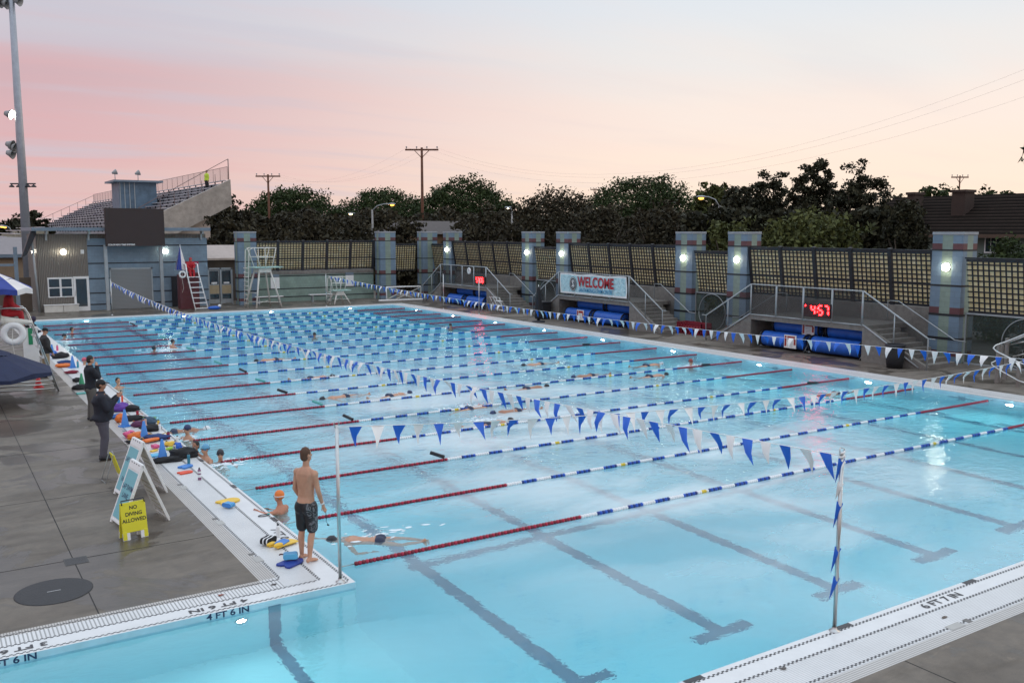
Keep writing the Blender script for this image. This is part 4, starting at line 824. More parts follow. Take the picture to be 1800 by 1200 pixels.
def tree(name, kind, u, dist, top_v, wpx, label, seed, cat='tree', nclump=420, per=16, leaf=.3, base=.22, rag=.12, group='trees behind the pool walls', d_=None, lean=0, fill=.5, bare=False, hh=None):
    p = far(u, dist); s = math.hypot(math.hypot(F_PX, 194), u - 900); h_ = hh or (CAM_H + (HZ - top_v) / s * dist * 1.0); w_ = wpx / s * dist * 1.06
    t_ = thing(name, label, cat, p, 0, group); rn = random.Random(seed)
    cm = crown_mesh(kind, w_, h_, d_ or w_ * .8, nclump, per, leaf, seed, base=h_ * base, rag=rag, fill=fill); o = bpy.data.objects.new('crown', cm); col.objects.link(o); o.parent = t_
    b = MB(); tr = .03 * h_ + .08; b.tube([(0, 0, -.1), (.1, 0, h_ * .25), (.15 + lean, .1, h_ * .5)], [tr, tr * .75, tr * .5], 8)
    for i in range(6):
        a = i * 1.05 + rn.uniform(0, .6); z0 = h_ * rn.uniform(.15, .45); b.tube([(.1, 0, z0), (math.cos(a) * w_ * .2, math.sin(a) * w_ * .15, z0 + h_ * .2), (math.cos(a) * w_ * .36, math.sin(a) * w_ * .28, h_ * rn.uniform(.55, .82))], [tr * .45, tr * .28, tr * .1], 6)
    b.build('trunk', M_bark, t_); return t_
tree('ficus_tree', 'ficus', 520, 135, 331, 215, 'rounded green ficus tree behind the left end of the lattice fence', 11, nclump=1300, per=26, leaf=.19, rag=.03)
tree('ficus_tree', 'ficus', 674, 150, 334, 205, 'rounded green ficus tree between the two wooden utility poles', 12, nclump=1200, per=26, leaf=.20, rag=.03)
tree('ficus_tree', 'ficus', 820, 128, 315, 212, 'tallest rounded ficus tree just right of the tall wooden utility pole', 13, nclump=1300, per=26, leaf=.18, rag=.035)
tree('ficus_tree', 'ficus', 1130, 118, 313, 265, 'broad domed dark green tree left of the lit street lamp', 14, nclump=1500, per=26, leaf=.17, rag=.04)
tree('ficus_tree', 'olive', 1262, 112, 325, 120, 'lighter green tree directly behind the lit street lamp on the right', 15, nclump=420, per=18, leaf=.32)
tree('shrub_tree', 'brown', 980, 104, 338, 225, 'brownish leafy tree above the pillars left of the welcome banner', 16, nclump=1200, per=24, leaf=.16, base=.1, rag=.08)
tree('shrub_tree', 'ficus', 893, 124, 358, 90, 'low green tree between the tall ficus and the brown tree', 17, nclump=400, per=20, leaf=.24, rag=.06)
tree('eucalyptus_tree', 'dark', 1432, 88, 284, 120, 'tallest dark eucalyptus tree with clumpy crown', 18, nclump=260, per=90, leaf=.15, base=.2, rag=.13, fill=.5)
tree('eucalyptus_tree', 'dark', 1352, 92, 304, 105, 'dark eucalyptus tree left of the tallest one with sky showing through', 19, nclump=170, per=70, leaf=.15, base=.25, rag=.15)
tree('eucalyptus_tree', 'dark', 1520, 84, 301, 150, 'dark spreading eucalyptus tree right of the tallest one', 20, nclump=300, per=70, leaf=.15, base=.2, rag=.1)
tree('eucalyptus_tree', 'dark', 1592, 60, 345, 95, 'lower dark tree in front of the tiled house roof', 21, nclump=200, per=50, leaf=.12, base=.2, rag=.14)
tree('eucalyptus_tree', 'dark', 1305, 90, 326, 170, 'dark bushy tree behind the right end of the middle fence', 22, nclump=500, per=30, leaf=.2, base=.12, rag=.07)
tree('hedge_tree', 'ficus', 1640, 125, 328, 110, 'distant green tree showing over the left end of the house roof', 23, nclump=260, per=18)
tree('hedge_tree', 'ficus', 1735, 130, 336, 150, 'distant low tree line above the house ridge at the right', 24, nclump=300, per=18)
tree('bush', 'olive', 1425, 56, 370, 240, 'yellow green bush behind the fence of the 4:57 platform', 25, 'bush', nclump=560, per=26, leaf=.16, base=.08, rag=.12, group='bushes behind the fences')
tree('bush', 'olive', 1285, 60, 392, 130, 'low olive bush above the two pillars with the screen between', 26, 'bush', nclump=300, per=24, leaf=.17, base=.05, group='bushes behind the fences')
for i, (u, v, wp, k, lab) in enumerate(((470, 398, 130, 'brown', 'low brown bush behind the left end of the end wall fence'), (545, 386, 130, 'brown', 'brown bush above the middle of the end wall fence'), (625, 392, 120, 'brown', 'brown bush behind the end wall near the small street lamp'),
        (715, 388, 120, 'brown', 'low brown bush above the pillars in the far corner'), (850, 372, 170, 'brown', 'dark brown shrub right of the tall utility pole'), (930, 380, 140, 'brown', 'brown shrub above the farthest platform'), (1060, 362, 190, 'brown', 'dark brown shrub above the welcome banner fence'),
        (1170, 366, 170, 'brown', 'brown shrub above the pillar right of the banner'), (1225, 388, 120, 'brown', 'low brown shrub left of the two close pillars'), (405, 385, 120, 'brown', 'dark bush right of the pool building under the orange lamps'))):
    tree('bush', k, u, 78 + (i * 7) % 15, v, wp, lab, 40 + i, 'bush', nclump=380, per=18, leaf=.2, base=.03, group='bushes behind the fences', rag=.14)
tree('bush', 'ficus', 1775, 50, 424, 150, 'clipped green hedge right of the nearest pillar', 60, 'hedge', nclump=420, per=24, leaf=.1, base=.05, group='bushes behind the fences', rag=.05)
tree('tree', 'dark', 62, 130, 374, 60, 'dark palm like tree beside the floodlight mast', 61, nclump=120, per=30)
tree('tree', 'dark', 30, 160, 385, 110, 'low dark tree at the left edge under the yellow lamps', 62, nclump=260, per=16)
tree('tree', 'dark', 240, 190, 388, 500, 'low dark tree line beyond the grandstand', 63, nclump=500, per=16, leaf=.4)
tree('tree', 'dark', 400, 150, 350, 90, 'dark tree beside the orange lamps right of the grandstand', 64, nclump=260, per=18)
# a far wooded belt that closes the view down to the walls
rg = np.random.default_rng(5); 
def belt(u0, u1, dist, v0, seed, kind, name='wooded_belt'):
    rg = np.random.default_rng(seed); n = 34000; us = rg.uniform(u0, u1, n); ps = np.array([far(u, 1.0) for u in us[:n]]); ps = np.array([[p[0], p[1], 0] for p in ps])
    s = np.hypot(math.hypot(F_PX, 194), us - 900); dd_ = dist + rg.uniform(-4, 4, n); P = ps * dd_[:, None]; hm = CAM_H + (HZ - v0 + 6 * np.sin(us * .05) + 4 * np.sin(us * .13)) / s * dist; P[:, 2] = rg.uniform(0, 1, n) ** .8 * hm
    a = rg.normal(0, 1, (n, 3)); a /= np.linalg.norm(a, axis=1)[:, None]; c = np.cross(a, rg.normal(0, 1, (n, 3))); c /= np.linalg.norm(c, axis=1)[:, None]; a *= .27; c *= .17
    Q = np.stack([P - a, P - c, P + a, P + c], 1).reshape(-1, 3); me = bpy.data.meshes.new(name); me.from_pydata(Q.tolist(), [], [tuple(range(4 * i, 4 * i + 4)) for i in range(n)]); me.materials.append(LM[kind]); o = bpy.data.objects.new(name, me); col.objects.link(o)
    return o
tag(belt(365, 1330, 106, 374, 1, 'brown'), 'mass of dark shrubs behind the pool walls under the trees', 'shrubbery', kind='stuff')
tag(belt(1200, 1620, 74, 372, 2, 'dark'), 'mass of dark shrubs under the eucalyptus trees', 'shrubbery', kind='stuff')
# overhanging twigs at the right edge
p = far(1826, 30); t_ = thing('branch_tip', 'thin leafy twigs hanging into view at the upper right edge', 'tree', p); b = MB(); rn = random.Random(3)
lb = MB(); b.tube([(1.2, -.5, 0), (1.0, -.3, 6), (.6, -.1, 8.6)], [.12, .1, .05], 6)
for i in range(16):
    a = Vector((.6, -.1, 8.6)); x = a.copy(); d = Vector((rn.uniform(-.9, .1), rn.uniform(-.4, .6), rn.uniform(-.9, .1)))
    pts = [x.copy()]
    for k in range(6): x = x + d * .22; d.z -= .18; pts.append(x.copy()); [lb.add([x + Vector((rn.gauss(0, .09), rn.gauss(0, .09), rn.gauss(0, .09))) + Vector(q) for q in ((-.025, 0, 0), (0, 0, .012), (.025, 0, 0), (0, .006, -.012))], [(0, 1, 2, 3)]) for _ in range(3)]
    b.tube(pts, .008, 4)
b.build('twig', M_bark, t_); lb.build('leaves', LM['olive'], t_)

# house at the right
mrf, t, b, tcn = newmat('roof_tiles'); s_ = nd(t, 'ShaderNodeSeparateXYZ'); t.links.new(tcn.outputs['Object'], s_.inputs[0])
n1 = nd(t, 'ShaderNodeTexNoise', Scale=2.0, Detail=5.0); t.links.new(tcn.outputs['Object'], n1.inputs[0])
fr_ = mth(t, 'FRACT', mth(t, 'ADD', mth(t, 'MULTIPLY', s_.outputs[2], 4.6), mth(t, 'MULTIPLY', n1.outputs[0], .12))); r = ramp(t, [(.0, (.004, .003, .003)), (.3, (.014, .011, .009)), (.75, (.024, .018, .015)), (1, (.075, .055, .045))]); t.links.new(fr_, r.inputs[0]); t.links.new(mixc(t, .35, r.outputs[0], n1.outputs[0], 'MULTIPLY'), b.inputs['Base Color']); b.inputs['Roughness'].default_value = .95; b.inputs['Specular IOR Level'].default_value = .05
bp = nd(t, 'ShaderNodeBump', Strength=.8, Distance=.08); t.links.new(fr_, bp.inputs['Height']); t.links.new(bp.outputs[0], b.inputs['Normal'])
hx = 58.0; hs = thing('house', 'dark tile roofed house with two brick chimneys beyond the fence at the right', 'house', (hx, 30, 0))
def atx(u, v, X): d = _F * F_PX + _rt * (u - 900) - _U * (v - 600); q = X / d.x; return Vector((X, d.y * q, CAM_H + d.z * q))
ya, yb_ = atx(1900, 345, hx + 5).y - 30, atx(1545, 345, hx + 5).y - 30
zr = atx(1700, 343, hx + 5).z; ze = atx(1700, 412, hx).z
b = MB(); b.add([(-.2, ya, ze), (-.2, yb_, ze), (5, yb_ - 1.5, zr), (5, ya, zr), (10.4, yb_, ze), (10.4, ya, ze)], [(0, 3, 2, 1), (2, 3, 5, 4), (1, 2, 4)]); rf = b.build('roof', mrf, hs)
b = MB(); b.box((.6, ya, 0), (9.8, yb_ - .8, ze - .05)); b.build('wall', mat('house_wall_green', (.16, .2, .17), .8), hs)
b = MB(); b.box((-.3, ya, ze - .22), (-.2, yb_, ze + .02)); b.build('fascia', mat('fascia_brown', (.09, .055, .035), .7), hs)
M_brick = blockmat('chimney_brick', (.055, .033, .025), .22, .075, .6, .85)
for u0, u1, vt in ((1598, 1618, 343), (1676, 1708, 339)):
    a, c = atx(u0, 400, hx + 2.6), atx(u1, 400, hx + 2.6); zt = atx(u0, vt, hx + 2.6).z; b = MB(); b.box((2.2, c.y - 30 + .35, ze), (3.3, a.y - 30, zt)); ch = b.build('chimney', M_brick, rf)
    b = MB(); b.box((2.12, c.y - 30 + .27, zt), (3.38, a.y - 30 + .08, zt + .18)); b.build('chimney_cap', M_brick, ch)
a = atx(1745, 430, hx + .6); b = MB(); b.box((.5, a.y - 30 - .7, a.z - .55), (.6, a.y - 30 + .5, a.z + .5)); wn_ = b.build('window', M_white, hs); b = MB(); [b.box((.47, a.y - 30 - .62 + k * .36, a.z - .45), (.495, a.y - 30 - .62 + k * .36 + .3, a.z + .42)) for k in range(3)]; b.build('pane', M_glass, wn_)
c = far(790, 92); q = thing('house', 'small distant bungalow roof between the two corner pillars and the shrubs', 'house', c); b = MB(); b.box((-5, 0, 0), (4, 6, 5.0)); b.build('wall', mat('bungalow_tan', (.30, .19, .11), .7), q); b = MB(); b.add([(-5.6, -.6, 4.9), (4.6, -.6, 4.9), (3, 3, 6.2), (-4, 3, 6.2), (4.6, 6.6, 4.9), (-5.6, 6.6, 4.9)], [(0, 1, 2, 3), (1, 4, 2), (2, 4, 5, 3), (5, 0, 3)]); b.build('roof', mat('bungalow_roof', (.09, .075, .07), .8), q)

# utility poles and wires
def upole(u, dist, vtop, arm, label, double=False, n=4, r_=.16, armdir=None):
    p = far(u, dist); s = math.hypot(math.hypot(F_PX, 194), u - 900); k = dist / s; h = CAM_H + (HZ - vtop) * k
    t_ = thing('utility_pole', label, 'utility pole', p, 0, 'wooden utility poles'); t_.rotation_euler.z = psi - PI / 2 + (armdir or 0)
    b = MB(); b.tube([(0, 0, -.2), (0, 0, h)], [r_ * 1.3, r_ * .8], 8); b.build('shaft', M_wood, t_)
    for j, zz in enumerate((h - .25, h - 3.0) if double else (h - .25,)):
        w_ = arm * k / 2; b = MB(); b.box((-w_, -.07, zz - .09), (w_, .07, zz + .09)); b.tube([(-w_ * .45, -.08, zz - .05), (0, -.1, zz - .9)], .04, 5); b.tube([(w_ * .45, -.08, zz - .05), (0, -.1, zz - .9)], .04, 5); a_ = b.build('crossarm', M_wood, t_)
        for i in range(n):
            x = -w_ * .92 + i * (w_ * 1.84 / (n - 1)); q = MB(); q.lathe([(.03, 0), (.03, .12), (.08, .14), (.09, .22), (.04, .3), (0, .3)], c=(x, 0, zz + .09), n=8); q.build('insulator', M_grey, a_)
    return p, h
P1 = upole(743, 105, 262, 58, 'tall wooden utility pole with a single crossarm behind the far corner pillars'); P2 = upole(474, 128, 308, 43, 'shorter wooden utility pole behind the left end of the lattice fence')
P3 = upole(1682, 150, 310, 30, 'distant utility pole with two crossarms above the house roof', True, r_=.12); P4 = upole(1045, 190, 332, 16, 'tiny distant utility pole above the brown tree', r_=.12); P5 = upole(12, 170, 388, 14, 'tiny distant utility pole at the far left edge', True, r_=.1)
def wire(a, c, sag, label, off=0):
    a = Vector(a); c = Vector(c); b = MB(); b.tube([a.lerp(c, i / 24) - Vector((0, 0, 4 * sag * i / 24 * (1 - i / 24))) - a for i in range(25)], .004, 4); tag(b.build('overhead_wire', mat('wire_dark', (.3, .25, .25), .6), loc=a), label, 'wire', 'overhead wires')
rgt = _rt
for o_, nm_ in ((-1.6, 'lowest'), (0.4, 'middle'), (1.6, 'highest')):
    wire(Vector((P1[0].x, P1[0].y, P1[1])) + rgt * o_, Vector((P2[0].x, P2[0].y, P2[1])) + rgt * o_ * .9, 2.2, '%s thin wire strung between the two wooden utility poles' % {'lowest': 'leftmost', 'middle': 'middle', 'highest': 'rightmost'}[nm_])
    e_ = far(2050, 60); wire(Vector((P1[0].x, P1[0].y, P1[1])) + rgt * o_, (e_.x, e_.y, 16 + o_ * .6), 5.5, '%s long sagging wire running right from the tall utility pole' % nm_)
# street lamps
def slamp(u, dist, vlamp, ulamp, vpole, label, lit=E_sod, size=.22, power=1):
    p = far(u, dist); s = math.hypot(math.hypot(F_PX, 194), u - 900); k = dist / s; h = CAM_H + (HZ - vpole) * k; hl = CAM_H + (HZ - vlamp) * k; dx = (ulamp - u) * k
    t_ = thing('street_lamp', label, 'street lamp', p, psi - PI / 2, 'street lamps behind the walls'); b = MB(); b.tube([(0, 0, 0), (0, 0, h)], [.13, .09], 8); b.build('post', mat('lamp_post', (.28, .27, .26), .6), t_)
    b = MB(); b.tube([(0, 0, h - .1), (dx * .25, 0, h + (hl - h) * .75), (dx * .6, 0, hl + .05), (dx * .95, 0, hl + .08)], .05, 6); b.build('arm', M_galv, t_)
    b = MB(); b.ball((dx, 0, hl + .06), (.38, .18, .1)); hd = b.build('lamp_head', M_galv, t_); b = MB(); b.ball((dx, 0, hl - .04), (size, size * .7, size * .55)); b.build('glowing_lens', lit, hd)
slamp(655, 96, 360, 690, 369, 'lit street lamp with curved arm left of the tall utility pole'); slamp(643, 118, 376, 617, 385, 'smaller street lamp with arm to the left behind the end wall', emis('pale_sodium', (1, .7, .35), 12))
slamp(1264, 72, 348, 1231, 362, 'lit orange street lamp on a curved arm above the two close pillars'); slamp(401, 115, 378, 378, 392, 'left one of two orange lamps right of the grandstand'); slamp(418, 120, 385, 394, 395, 'right one of two orange lamps right of the grandstand'); slamp(-8, 130, 398, 4, 404, 'yellow lamp at the far left edge of the photo'); slamp(20, 135, 399, 9, 404, 'second yellow lamp at the left edge beside the dark tree')
slamp(900, 98, 366, 893, 372, 'small pale lamp in the shrubs above the farthest platform', emis('pale_lamp', (1, .85, .6), 10), .12)
# floodlight mast
p = far(45.5, 84); t_ = thing('floodlight_mast', 'tall grey floodlight mast at the left with lamp clusters', 'floodlight mast', p, psi - PI / 2); b = MB(); b.tube([(0, 0, 0), (0, 0, 13), (0, 0, 30)], [.38, .29, .17], 16); b.build('mast', mat('mast_grey', (.36, .38, .42), .4, .3), t_)
def mh(v): return CAM_H + (HZ - v) / 1843 * 84 * 1.0
def head(x, z, lit=False, par=t_, yaw=-1, nm='flood_head'):
    b = MB(); Mx = Matrix.Rotation(R(75) * yaw, 4, 'Y'); b.lathe([(0, .35), (.18, .33), (.26, .1), (.42, -.2), (.38, -.2), (.2, .1)], n=12, M=Mx, c=(x, 0, z)); b.tube([(x, 0, z), (0, 0, z + .1)], .04, 5); h_ = b.build(nm, M_grey, par)
    if lit: b = MB(); b.lathe([(.37, -.18), (0, -.16)], n=12, M=Mx, c=(x, 0, z)); b.build('lens', E_flood, h_)
head(-.75, mh(205), True)
for x, v in ((-.8, 257), (-.8, 272), (-.6, 262)): head(x, mh(v))
for x, v in ((-.9, 8), (-.6, 3), (-.95, 18), (.6, 5), (-.5, 20), (.5, 15)): head(x, mh(v))
b = MB(); b.box((-1.0, -.06, mh(324) - .05), (1.0, .06, mh(324) + .05)); cr_ = b.build('crossarm', M_dark, t_)
for x in (-.85, -.3, .45, .9): b = MB(); b.lathe([(.06, .0), (.06, -.1), (.2, -.2), (.2, -.28), (0, -.28)], n=10, c=(x, -.1, mh(324))); b.build('down_light', M_dark, cr_)

# ------------------------------------------------------------ people
SKIN = mat('skin', (.52, .27, .17), .45, var=.16, vs=7, spec=.45, bump=.15, bs=25); SKIN2 = mat('skin_tan', (.36, .17, .10), .5, var=.1, vs=6)
HAIRB = mat('hair_brown', (.09, .04, .02), .7, var=.3, vs=30); HAIRK = mat('hair_black', (.015, .012, .01), .6)
def remeshed(b, name, m, parent, vox, smooth=4):
    me = b.mesh(name, m); o = bpy.data.objects.new(name, me); col.objects.link(o)
    r_ = o.modifiers.new('r', 'REMESH'); r_.mode = 'VOXEL'; r_.voxel_size = vox; r_.use_smooth_shade = True
    if smooth: s_ = o.modifiers.new('s', 'SMOOTH'); s_.factor = .5; s_.iterations = smooth
    dg = bpy.context.evaluated_depsgraph_get(); me2 = bpy.data.meshes.new_from_object(o.evaluated_get(dg)); o.modifiers.clear(); o.data = me2; bpy.data.meshes.remove(me)
    me2.name = name; me2.materials.clear(); me2.materials.append(m); o.parent = parent; return o
def ringloft(b, rings, M_=None, n=16):
    vs = []
    for (c, rx, ry) in rings:
        for k in range(n):
            a = 2 * PI * k / n; q = Vector((c[0] + rx * math.copysign(abs(math.cos(a)) ** .85, math.cos(a)), c[1] + ry * math.copysign(abs(math.sin(a)) ** .85, math.sin(a)), c[2])); vs.append(M_ @ q if M_ else q)
    m_ = len(rings); fs = [(i * n + k, i * n + (k + 1) % n, (i + 1) * n + (k + 1) % n, (i + 1) * n + k) for i in range(m_ - 1) for k in range(n)] + [tuple(range(n))[::-1], tuple(range((m_ - 1) * n, m_ * n))]
    b.add(vs, fs, 0, True)
def capsule(b, p, q, r0, r1, n=12):
    p = Vector(p); q = Vector(q); d = (q - p).normalized(); b.tube([p - d * r0 * .85, p - d * r0 * .5, p, p.lerp(q, .33), p.lerp(q, .66), q, q + d * r1 * .5, q + d * r1 * .85], [r0 * .45, r0 * .85, r0, r0 + (r1 - r0) * .25, r0 + (r1 - r0) * .7, r1, r1 * .85, r1 * .45], n)
TOR = [(.80, .145, .10, 0), (.88, .168, .115, -.01), (.95, .165, .118, -.012), (1.04, .148, .10, 0), (1.12, .146, .10, .0), (1.22, .162, .108, 0), (1.32, .178, .116, 0), (1.40, .178, .11, -.008), (1.455, .13, .085, -.012), (1.50, .075, .062, -.008)]
def person(label, loc, face, group='people on the pool deck', h=1.78, lean=0.0, twist=0.0, headturn=0.0, headtilt=0.0, el=None, wr=None, kn=None, an=None, skin=None, belly=0.0, wear=(), vox=.016, rot=None, hipdx=0, hipz=None, fingers=True, cat='person', footz=None):
    """local frame: facing +Y, right hand side +X, feet at z=0"""
    sk = skin or SKIN; S_ = h / 1.8
    t_ = thing('person', label, cat, loc, rot=rot or (0, 0, -R(face)), group=group)
    Ml = Matrix.Translation((0, 0, .95)) @ Matrix.Rotation(-R(lean), 4, 'X') @ Matrix.Rotation(-R(twist), 4, 'Z') @ Matrix.Translation((0, 0, -.95))
    Mh = Ml @ Matrix.Translation((0, 0, 1.52)) @ Matrix.Rotation(-R(headturn), 4, 'Z') @ Matrix.Rotation(-R(headtilt), 4, 'X') @ Matrix.Translation((0, 0, -1.52))
    Sc = Matrix.Diagonal((S_, S_, S_, 1))
    sh = {s: Ml @ Vector((s * .185, -.005, 1.40)) for s in (-1, 1)}
    el = el or {}; wr = wr or {}; kn = kn or {}; an = an or {}
    EL = {s: Vector(el.get(s, (s * .235, -.03, 1.13))) for s in (-1, 1)}; WR = {s: Vector(wr.get(s, (s * .245, .05, .88))) for s in (-1, 1)}
    HP = {s: Vector((s * .088, 0, .88)) for s in (-1, 1)}; KN = {s: Vector(kn.get(s, (s * .1, .015, .49))) for s in (-1, 1)}; AN = {s: Vector(an.get(s, (s * .105, -.03, .075))) for s in (-1, 1)}
    def torso(b, infl, z0=0, z1=9):
        ringloft(b, [((0, cy + (belly * .5 if .95 < z < 1.3 else 0), z), rx + infl + belly * .6, ry + infl + (belly if .9 < z < 1.35 else belly * .3)) for (z, rx, ry, cy) in TOR if z0 <= z <= z1], Ml)
    def scap(b):
        for s in (-1, 1): b.ball(Ml @ Vector((s * .085, -.088, 1.335)), (.052, .026, .078), 12, 8, M=Ml.to_3x3().to_4x4() @ Matrix.Rotation(s * .25, 4, 'Y')); b.ball(Ml @ Vector((s * .045, -.075, 1.12)), (.03, .03, .12), 10, 8, M=Ml.to_3x3().to_4x4()); b.ball(Ml @ Vector((s * .08, .085, 1.34)), (.075, .03, .05), 12, 8, M=Ml.to_3x3().to_4x4())
    def fin(b):
        b.v = [tuple(Sc @ Vector(v)) for v in b.v]; return b
    b = MB(); torso(b, 0); scap(b)
    capsule(b, Ml @ Vector((0, -.012, 1.44)), Ml @ Vector((0, .005, 1.58)), .06, .054)
    b.ball(Mh @ Vector((0, .0, 1.70)), (.075, .094, .102), 16, 12, M=Mh.to_3x3().to_4x4()); b.ball(Mh @ Vector((0, .035, 1.635)), (.058, .062, .068), 14, 10, M=Mh.to_3x3().to_4x4())
    capsule(b, Mh @ Vector((0, .092, 1.70)), Mh @ Vector((0, .112, 1.665)), .011, .016, 8)
    capsule(b, Mh @ Vector((-.02, .092, 1.622)), Mh @ Vector((.02, .092, 1.622)), .011, .011, 8)
    for s in (-1, 1):
        b.ball(Mh @ Vector((s * .078, -.005, 1.68)), (.012, .022, .032), 8, 6, M=Mh.to_3x3().to_4x4())
        capsule(b, Ml @ Vector((s * .07, -.01, 1.45)), sh[s], .045, .055)
        b.ball(sh[s], .066, 12, 8); capsule(b, sh[s], EL[s], .053, .042); mid = EL[s].lerp(WR[s], .3); capsule(b, EL[s], mid, .041, .041); capsule(b, mid, WR[s], .041, .027)
        capsule(b, HP[s], HP[s].lerp(KN[s], .5), .098, .078); capsule(b, HP[s].lerp(KN[s], .5), KN[s], .078, .056)
        dk = (AN[s] - KN[s]); back = Vector((0, -.018, 0)); mc = KN[s].lerp(AN[s], .32) + back; capsule(b, KN[s], mc, .054, .058); capsule(b, mc, AN[s], .057, .036)
        # glutes and foot
        b.ball(Vector((s * .075, -.06, .87)), (.085, .075, .09), 12, 8)
        fd = Vector((s * .18, 1, 0)).normalized()
        if dk.normalized().z > -.35: fd = dk.normalized() * .8 + Vector((0, 0, -.4))
        b.ball(AN[s] - fd * .035 + Vector((0, 0, -.03)), (.034, .04, .036), 10, 8)
        capsule(b, AN[s] + Vector((0, 0, -.025)), AN[s] + fd * .12 + Vector((0, 0, -.052)), .034, .028)
        side = Vector((fd.y, -fd.x, 0))
        for k in range(5): a = AN[s] + fd * .12 + side * (k - 2) * .016 + Vector((0, 0, -.058)); capsule(b, a - fd * .02, a + fd * (.06 - abs(k - (1 if s > 0 else 3)) * .007), .012, .010, 6)
        # hand: palm, four fingers, thumb
        d = (WR[s] - EL[s]).normalized(); nrm = d.cross(Vector((0, 1, 0)) if abs(d.y) < .8 else Vector((0, 0, 1))).normalized(); lat = nrm.cross(d).normalized(); pc = WR[s] + d * .045
        Mp_ = Matrix((lat, d, nrm)).transposed().to_4x4(); b.ball(pc, (.040, .052, .018), 12, 8, M=Mp_)
        if fingers:
            for k, ln in enumerate((.062, .075, .070, .055)):
                a = pc + lat * (k - 1.5) * .019 + d * .036; m1 = a + d * ln * .55 + nrm * s * .004; capsule(b, a, m1, .0095, .009, 6); capsule(b, m1, m1 + d * ln * .42 - nrm * s * -.02, .009, .008, 6)
            a = pc - lat * .030 - d * .015; m1 = a - lat * .026 + d * .03; capsule(b, a, m1, .012, .010, 6); capsule(b, m1, m1 + d * .03 - lat * .002, .010, .009, 6)
    remeshed(fin(b), 'body', sk, t_, vox, 2 if vox < .012 else 1)
    for s in (-1, 1):
        e = MB(); e.ball(Mh @ Vector((s * .029, .0865, 1.695)), (.012, .007, .006), 8, 6, M=Mh.to_3x3().to_4x4()); fin(e).build('eye', HAIRK, t_)
    for w_ in wear:
        kind, m = w_[0], w_[1]; b = MB()
        if kind in ('jacket', 'shirt'):
            inf = .035 if kind == 'jacket' else .015; torso(b, inf, .84, 1.46); ringloft(b, [((0, -.01, z), r_, r_) for z, r_ in ((1.42, .12), (1.48, .098), (1.545, .088 if kind == 'jacket' else .07))], Ml)
            for s in (-1, 1):
                b.ball(sh[s], .066 + inf, 12, 8); capsule(b, sh[s], EL[s], .056 + inf, .048 + inf * .8); capsule(b, EL[s], EL[s].lerp(WR[s], .92), .048 + inf * .8, .036 + inf * .5); capsule(b, Ml @ Vector((s * .07, -.01, 1.43)), sh[s], .06 + inf, .06 + inf)
            remeshed(fin(b), kind, m, t_, max(vox, .016), 2)
        elif kind in ('trousers', 'shorts', 'trunks'):
            f = {'trousers': 1.0, 'shorts': .86, 'trunks': .25}[kind]; inf = .024 if kind != 'trunks' else .012
            torso(b, inf * .7, .80, 1.0 if kind != 'trunks' else .97)
            for s in (-1, 1):
                b.ball(Vector((s * .075, -.06, .87)), (.085 + inf, .075 + inf, .09 + inf), 12, 8)
                if kind == 'trousers': capsule(b, HP[s], KN[s], .1 + inf, .065 + inf); capsule(b, KN[s], KN[s].lerp(AN[s], .93), .065 + inf, .052 + inf)
                else: capsule(b, HP[s], HP[s].lerp(KN[s], f), .1 + inf, .076 + inf * (1 if kind == 'shorts' else .6))
            remeshed(fin(b), kind, m, t_, max(vox, .014), 2)
        elif kind == 'shoes':
            for s in (-1, 1):
                b = MB(); fd = Vector((s * .18, 1, 0)).normalized(); capsule(b, AN[s] - fd * .04 + Vector((0, 0, -.03)), AN[s] + fd * .17 + Vector((0, 0, -.045)), .05, .042, 10); b.v = [(v[0], v[1], max(v[2], AN[s].z - .075)) for v in b.v]; fin(b).build('shoe', m, t_)
        elif kind == 'hair':
            b.ball(Mh @ Vector((0, -.014, 1.712)), (.083, .095, .103), 16, 12, M=Mh.to_3x3().to_4x4()); b.ball(Mh @ Vector((0, -.035, 1.66)), (.074, .068, .07), 14, 10, M=Mh.to_3x3().to_4x4()); remeshed(fin(b), 'hair', m, t_, .012, 2)
        elif kind == 'swimcap':
            b.ball(Mh @ Vector((0, -.006, 1.712)), (.084, .103, .104), 18, 12, M=Mh.to_3x3().to_4x4()); fin(b).build('swim_cap', m, t_)
        elif kind == 'goggles':
            pts = [Mh @ Vector((.088 * math.cos(a), -.004 + .106 * math.sin(a), 1.695)) for a in np.linspace(0, 2 * PI, 25)]; b.tube(pts, .008, 6); fin(b).build('goggle_strap', m, t_)
            for s in (-1, 1): b = MB(); b.ball(Mh @ Vector((s * .03, .098, 1.695)), (.022, .014, .014), 10, 6, M=Mh.to_3x3().to_4x4()); fin(b).build('goggle_lens', HAIRK, t_)
        elif kind == 'cap':
            b.ball(Mh @ Vector((0, -.004, 1.725)), (.086, .104, .088), 16, 10, M=Mh.to_3x3().to_4x4()); c_ = fin(b).build('cap', m, t_); b = MB(); Mb = Mh @ Matrix.Translation((0, .10, 1.725)) @ Matrix.Rotation(R(-12), 4, 'X'); b.prism([(.075 * math.cos(a), .085 * math.sin(a)) for a in np.linspace(-.15, PI + .15, 14)], .012, M=Mb); fin(b).build('brim', m, c_)
        elif kind == 'hood':
            b.ball(Mh @ Vector((0, -.02, 1.69)), (.105, .112, .13), 16, 12, M=Mh.to_3x3().to_4x4()); capsule(b, Ml @ Vector((0, -.02, 1.46)), Ml @ Vector((0, -.02, 1.6)), .1, .09); remeshed(fin(b), 'hood', m, t_, .016, 2)
        elif kind == 'band':
            s = w_[2]; p = EL[s].lerp(WR[s], .9); d = (WR[s] - EL[s]).normalized(); b.tube([p - d * .012, p + d * .012], .036, 12); fin(b).build('wristband', m, t_)
    return t_
jet = mat('black_lycra', (.010, .010, .012), .45, var=.0)
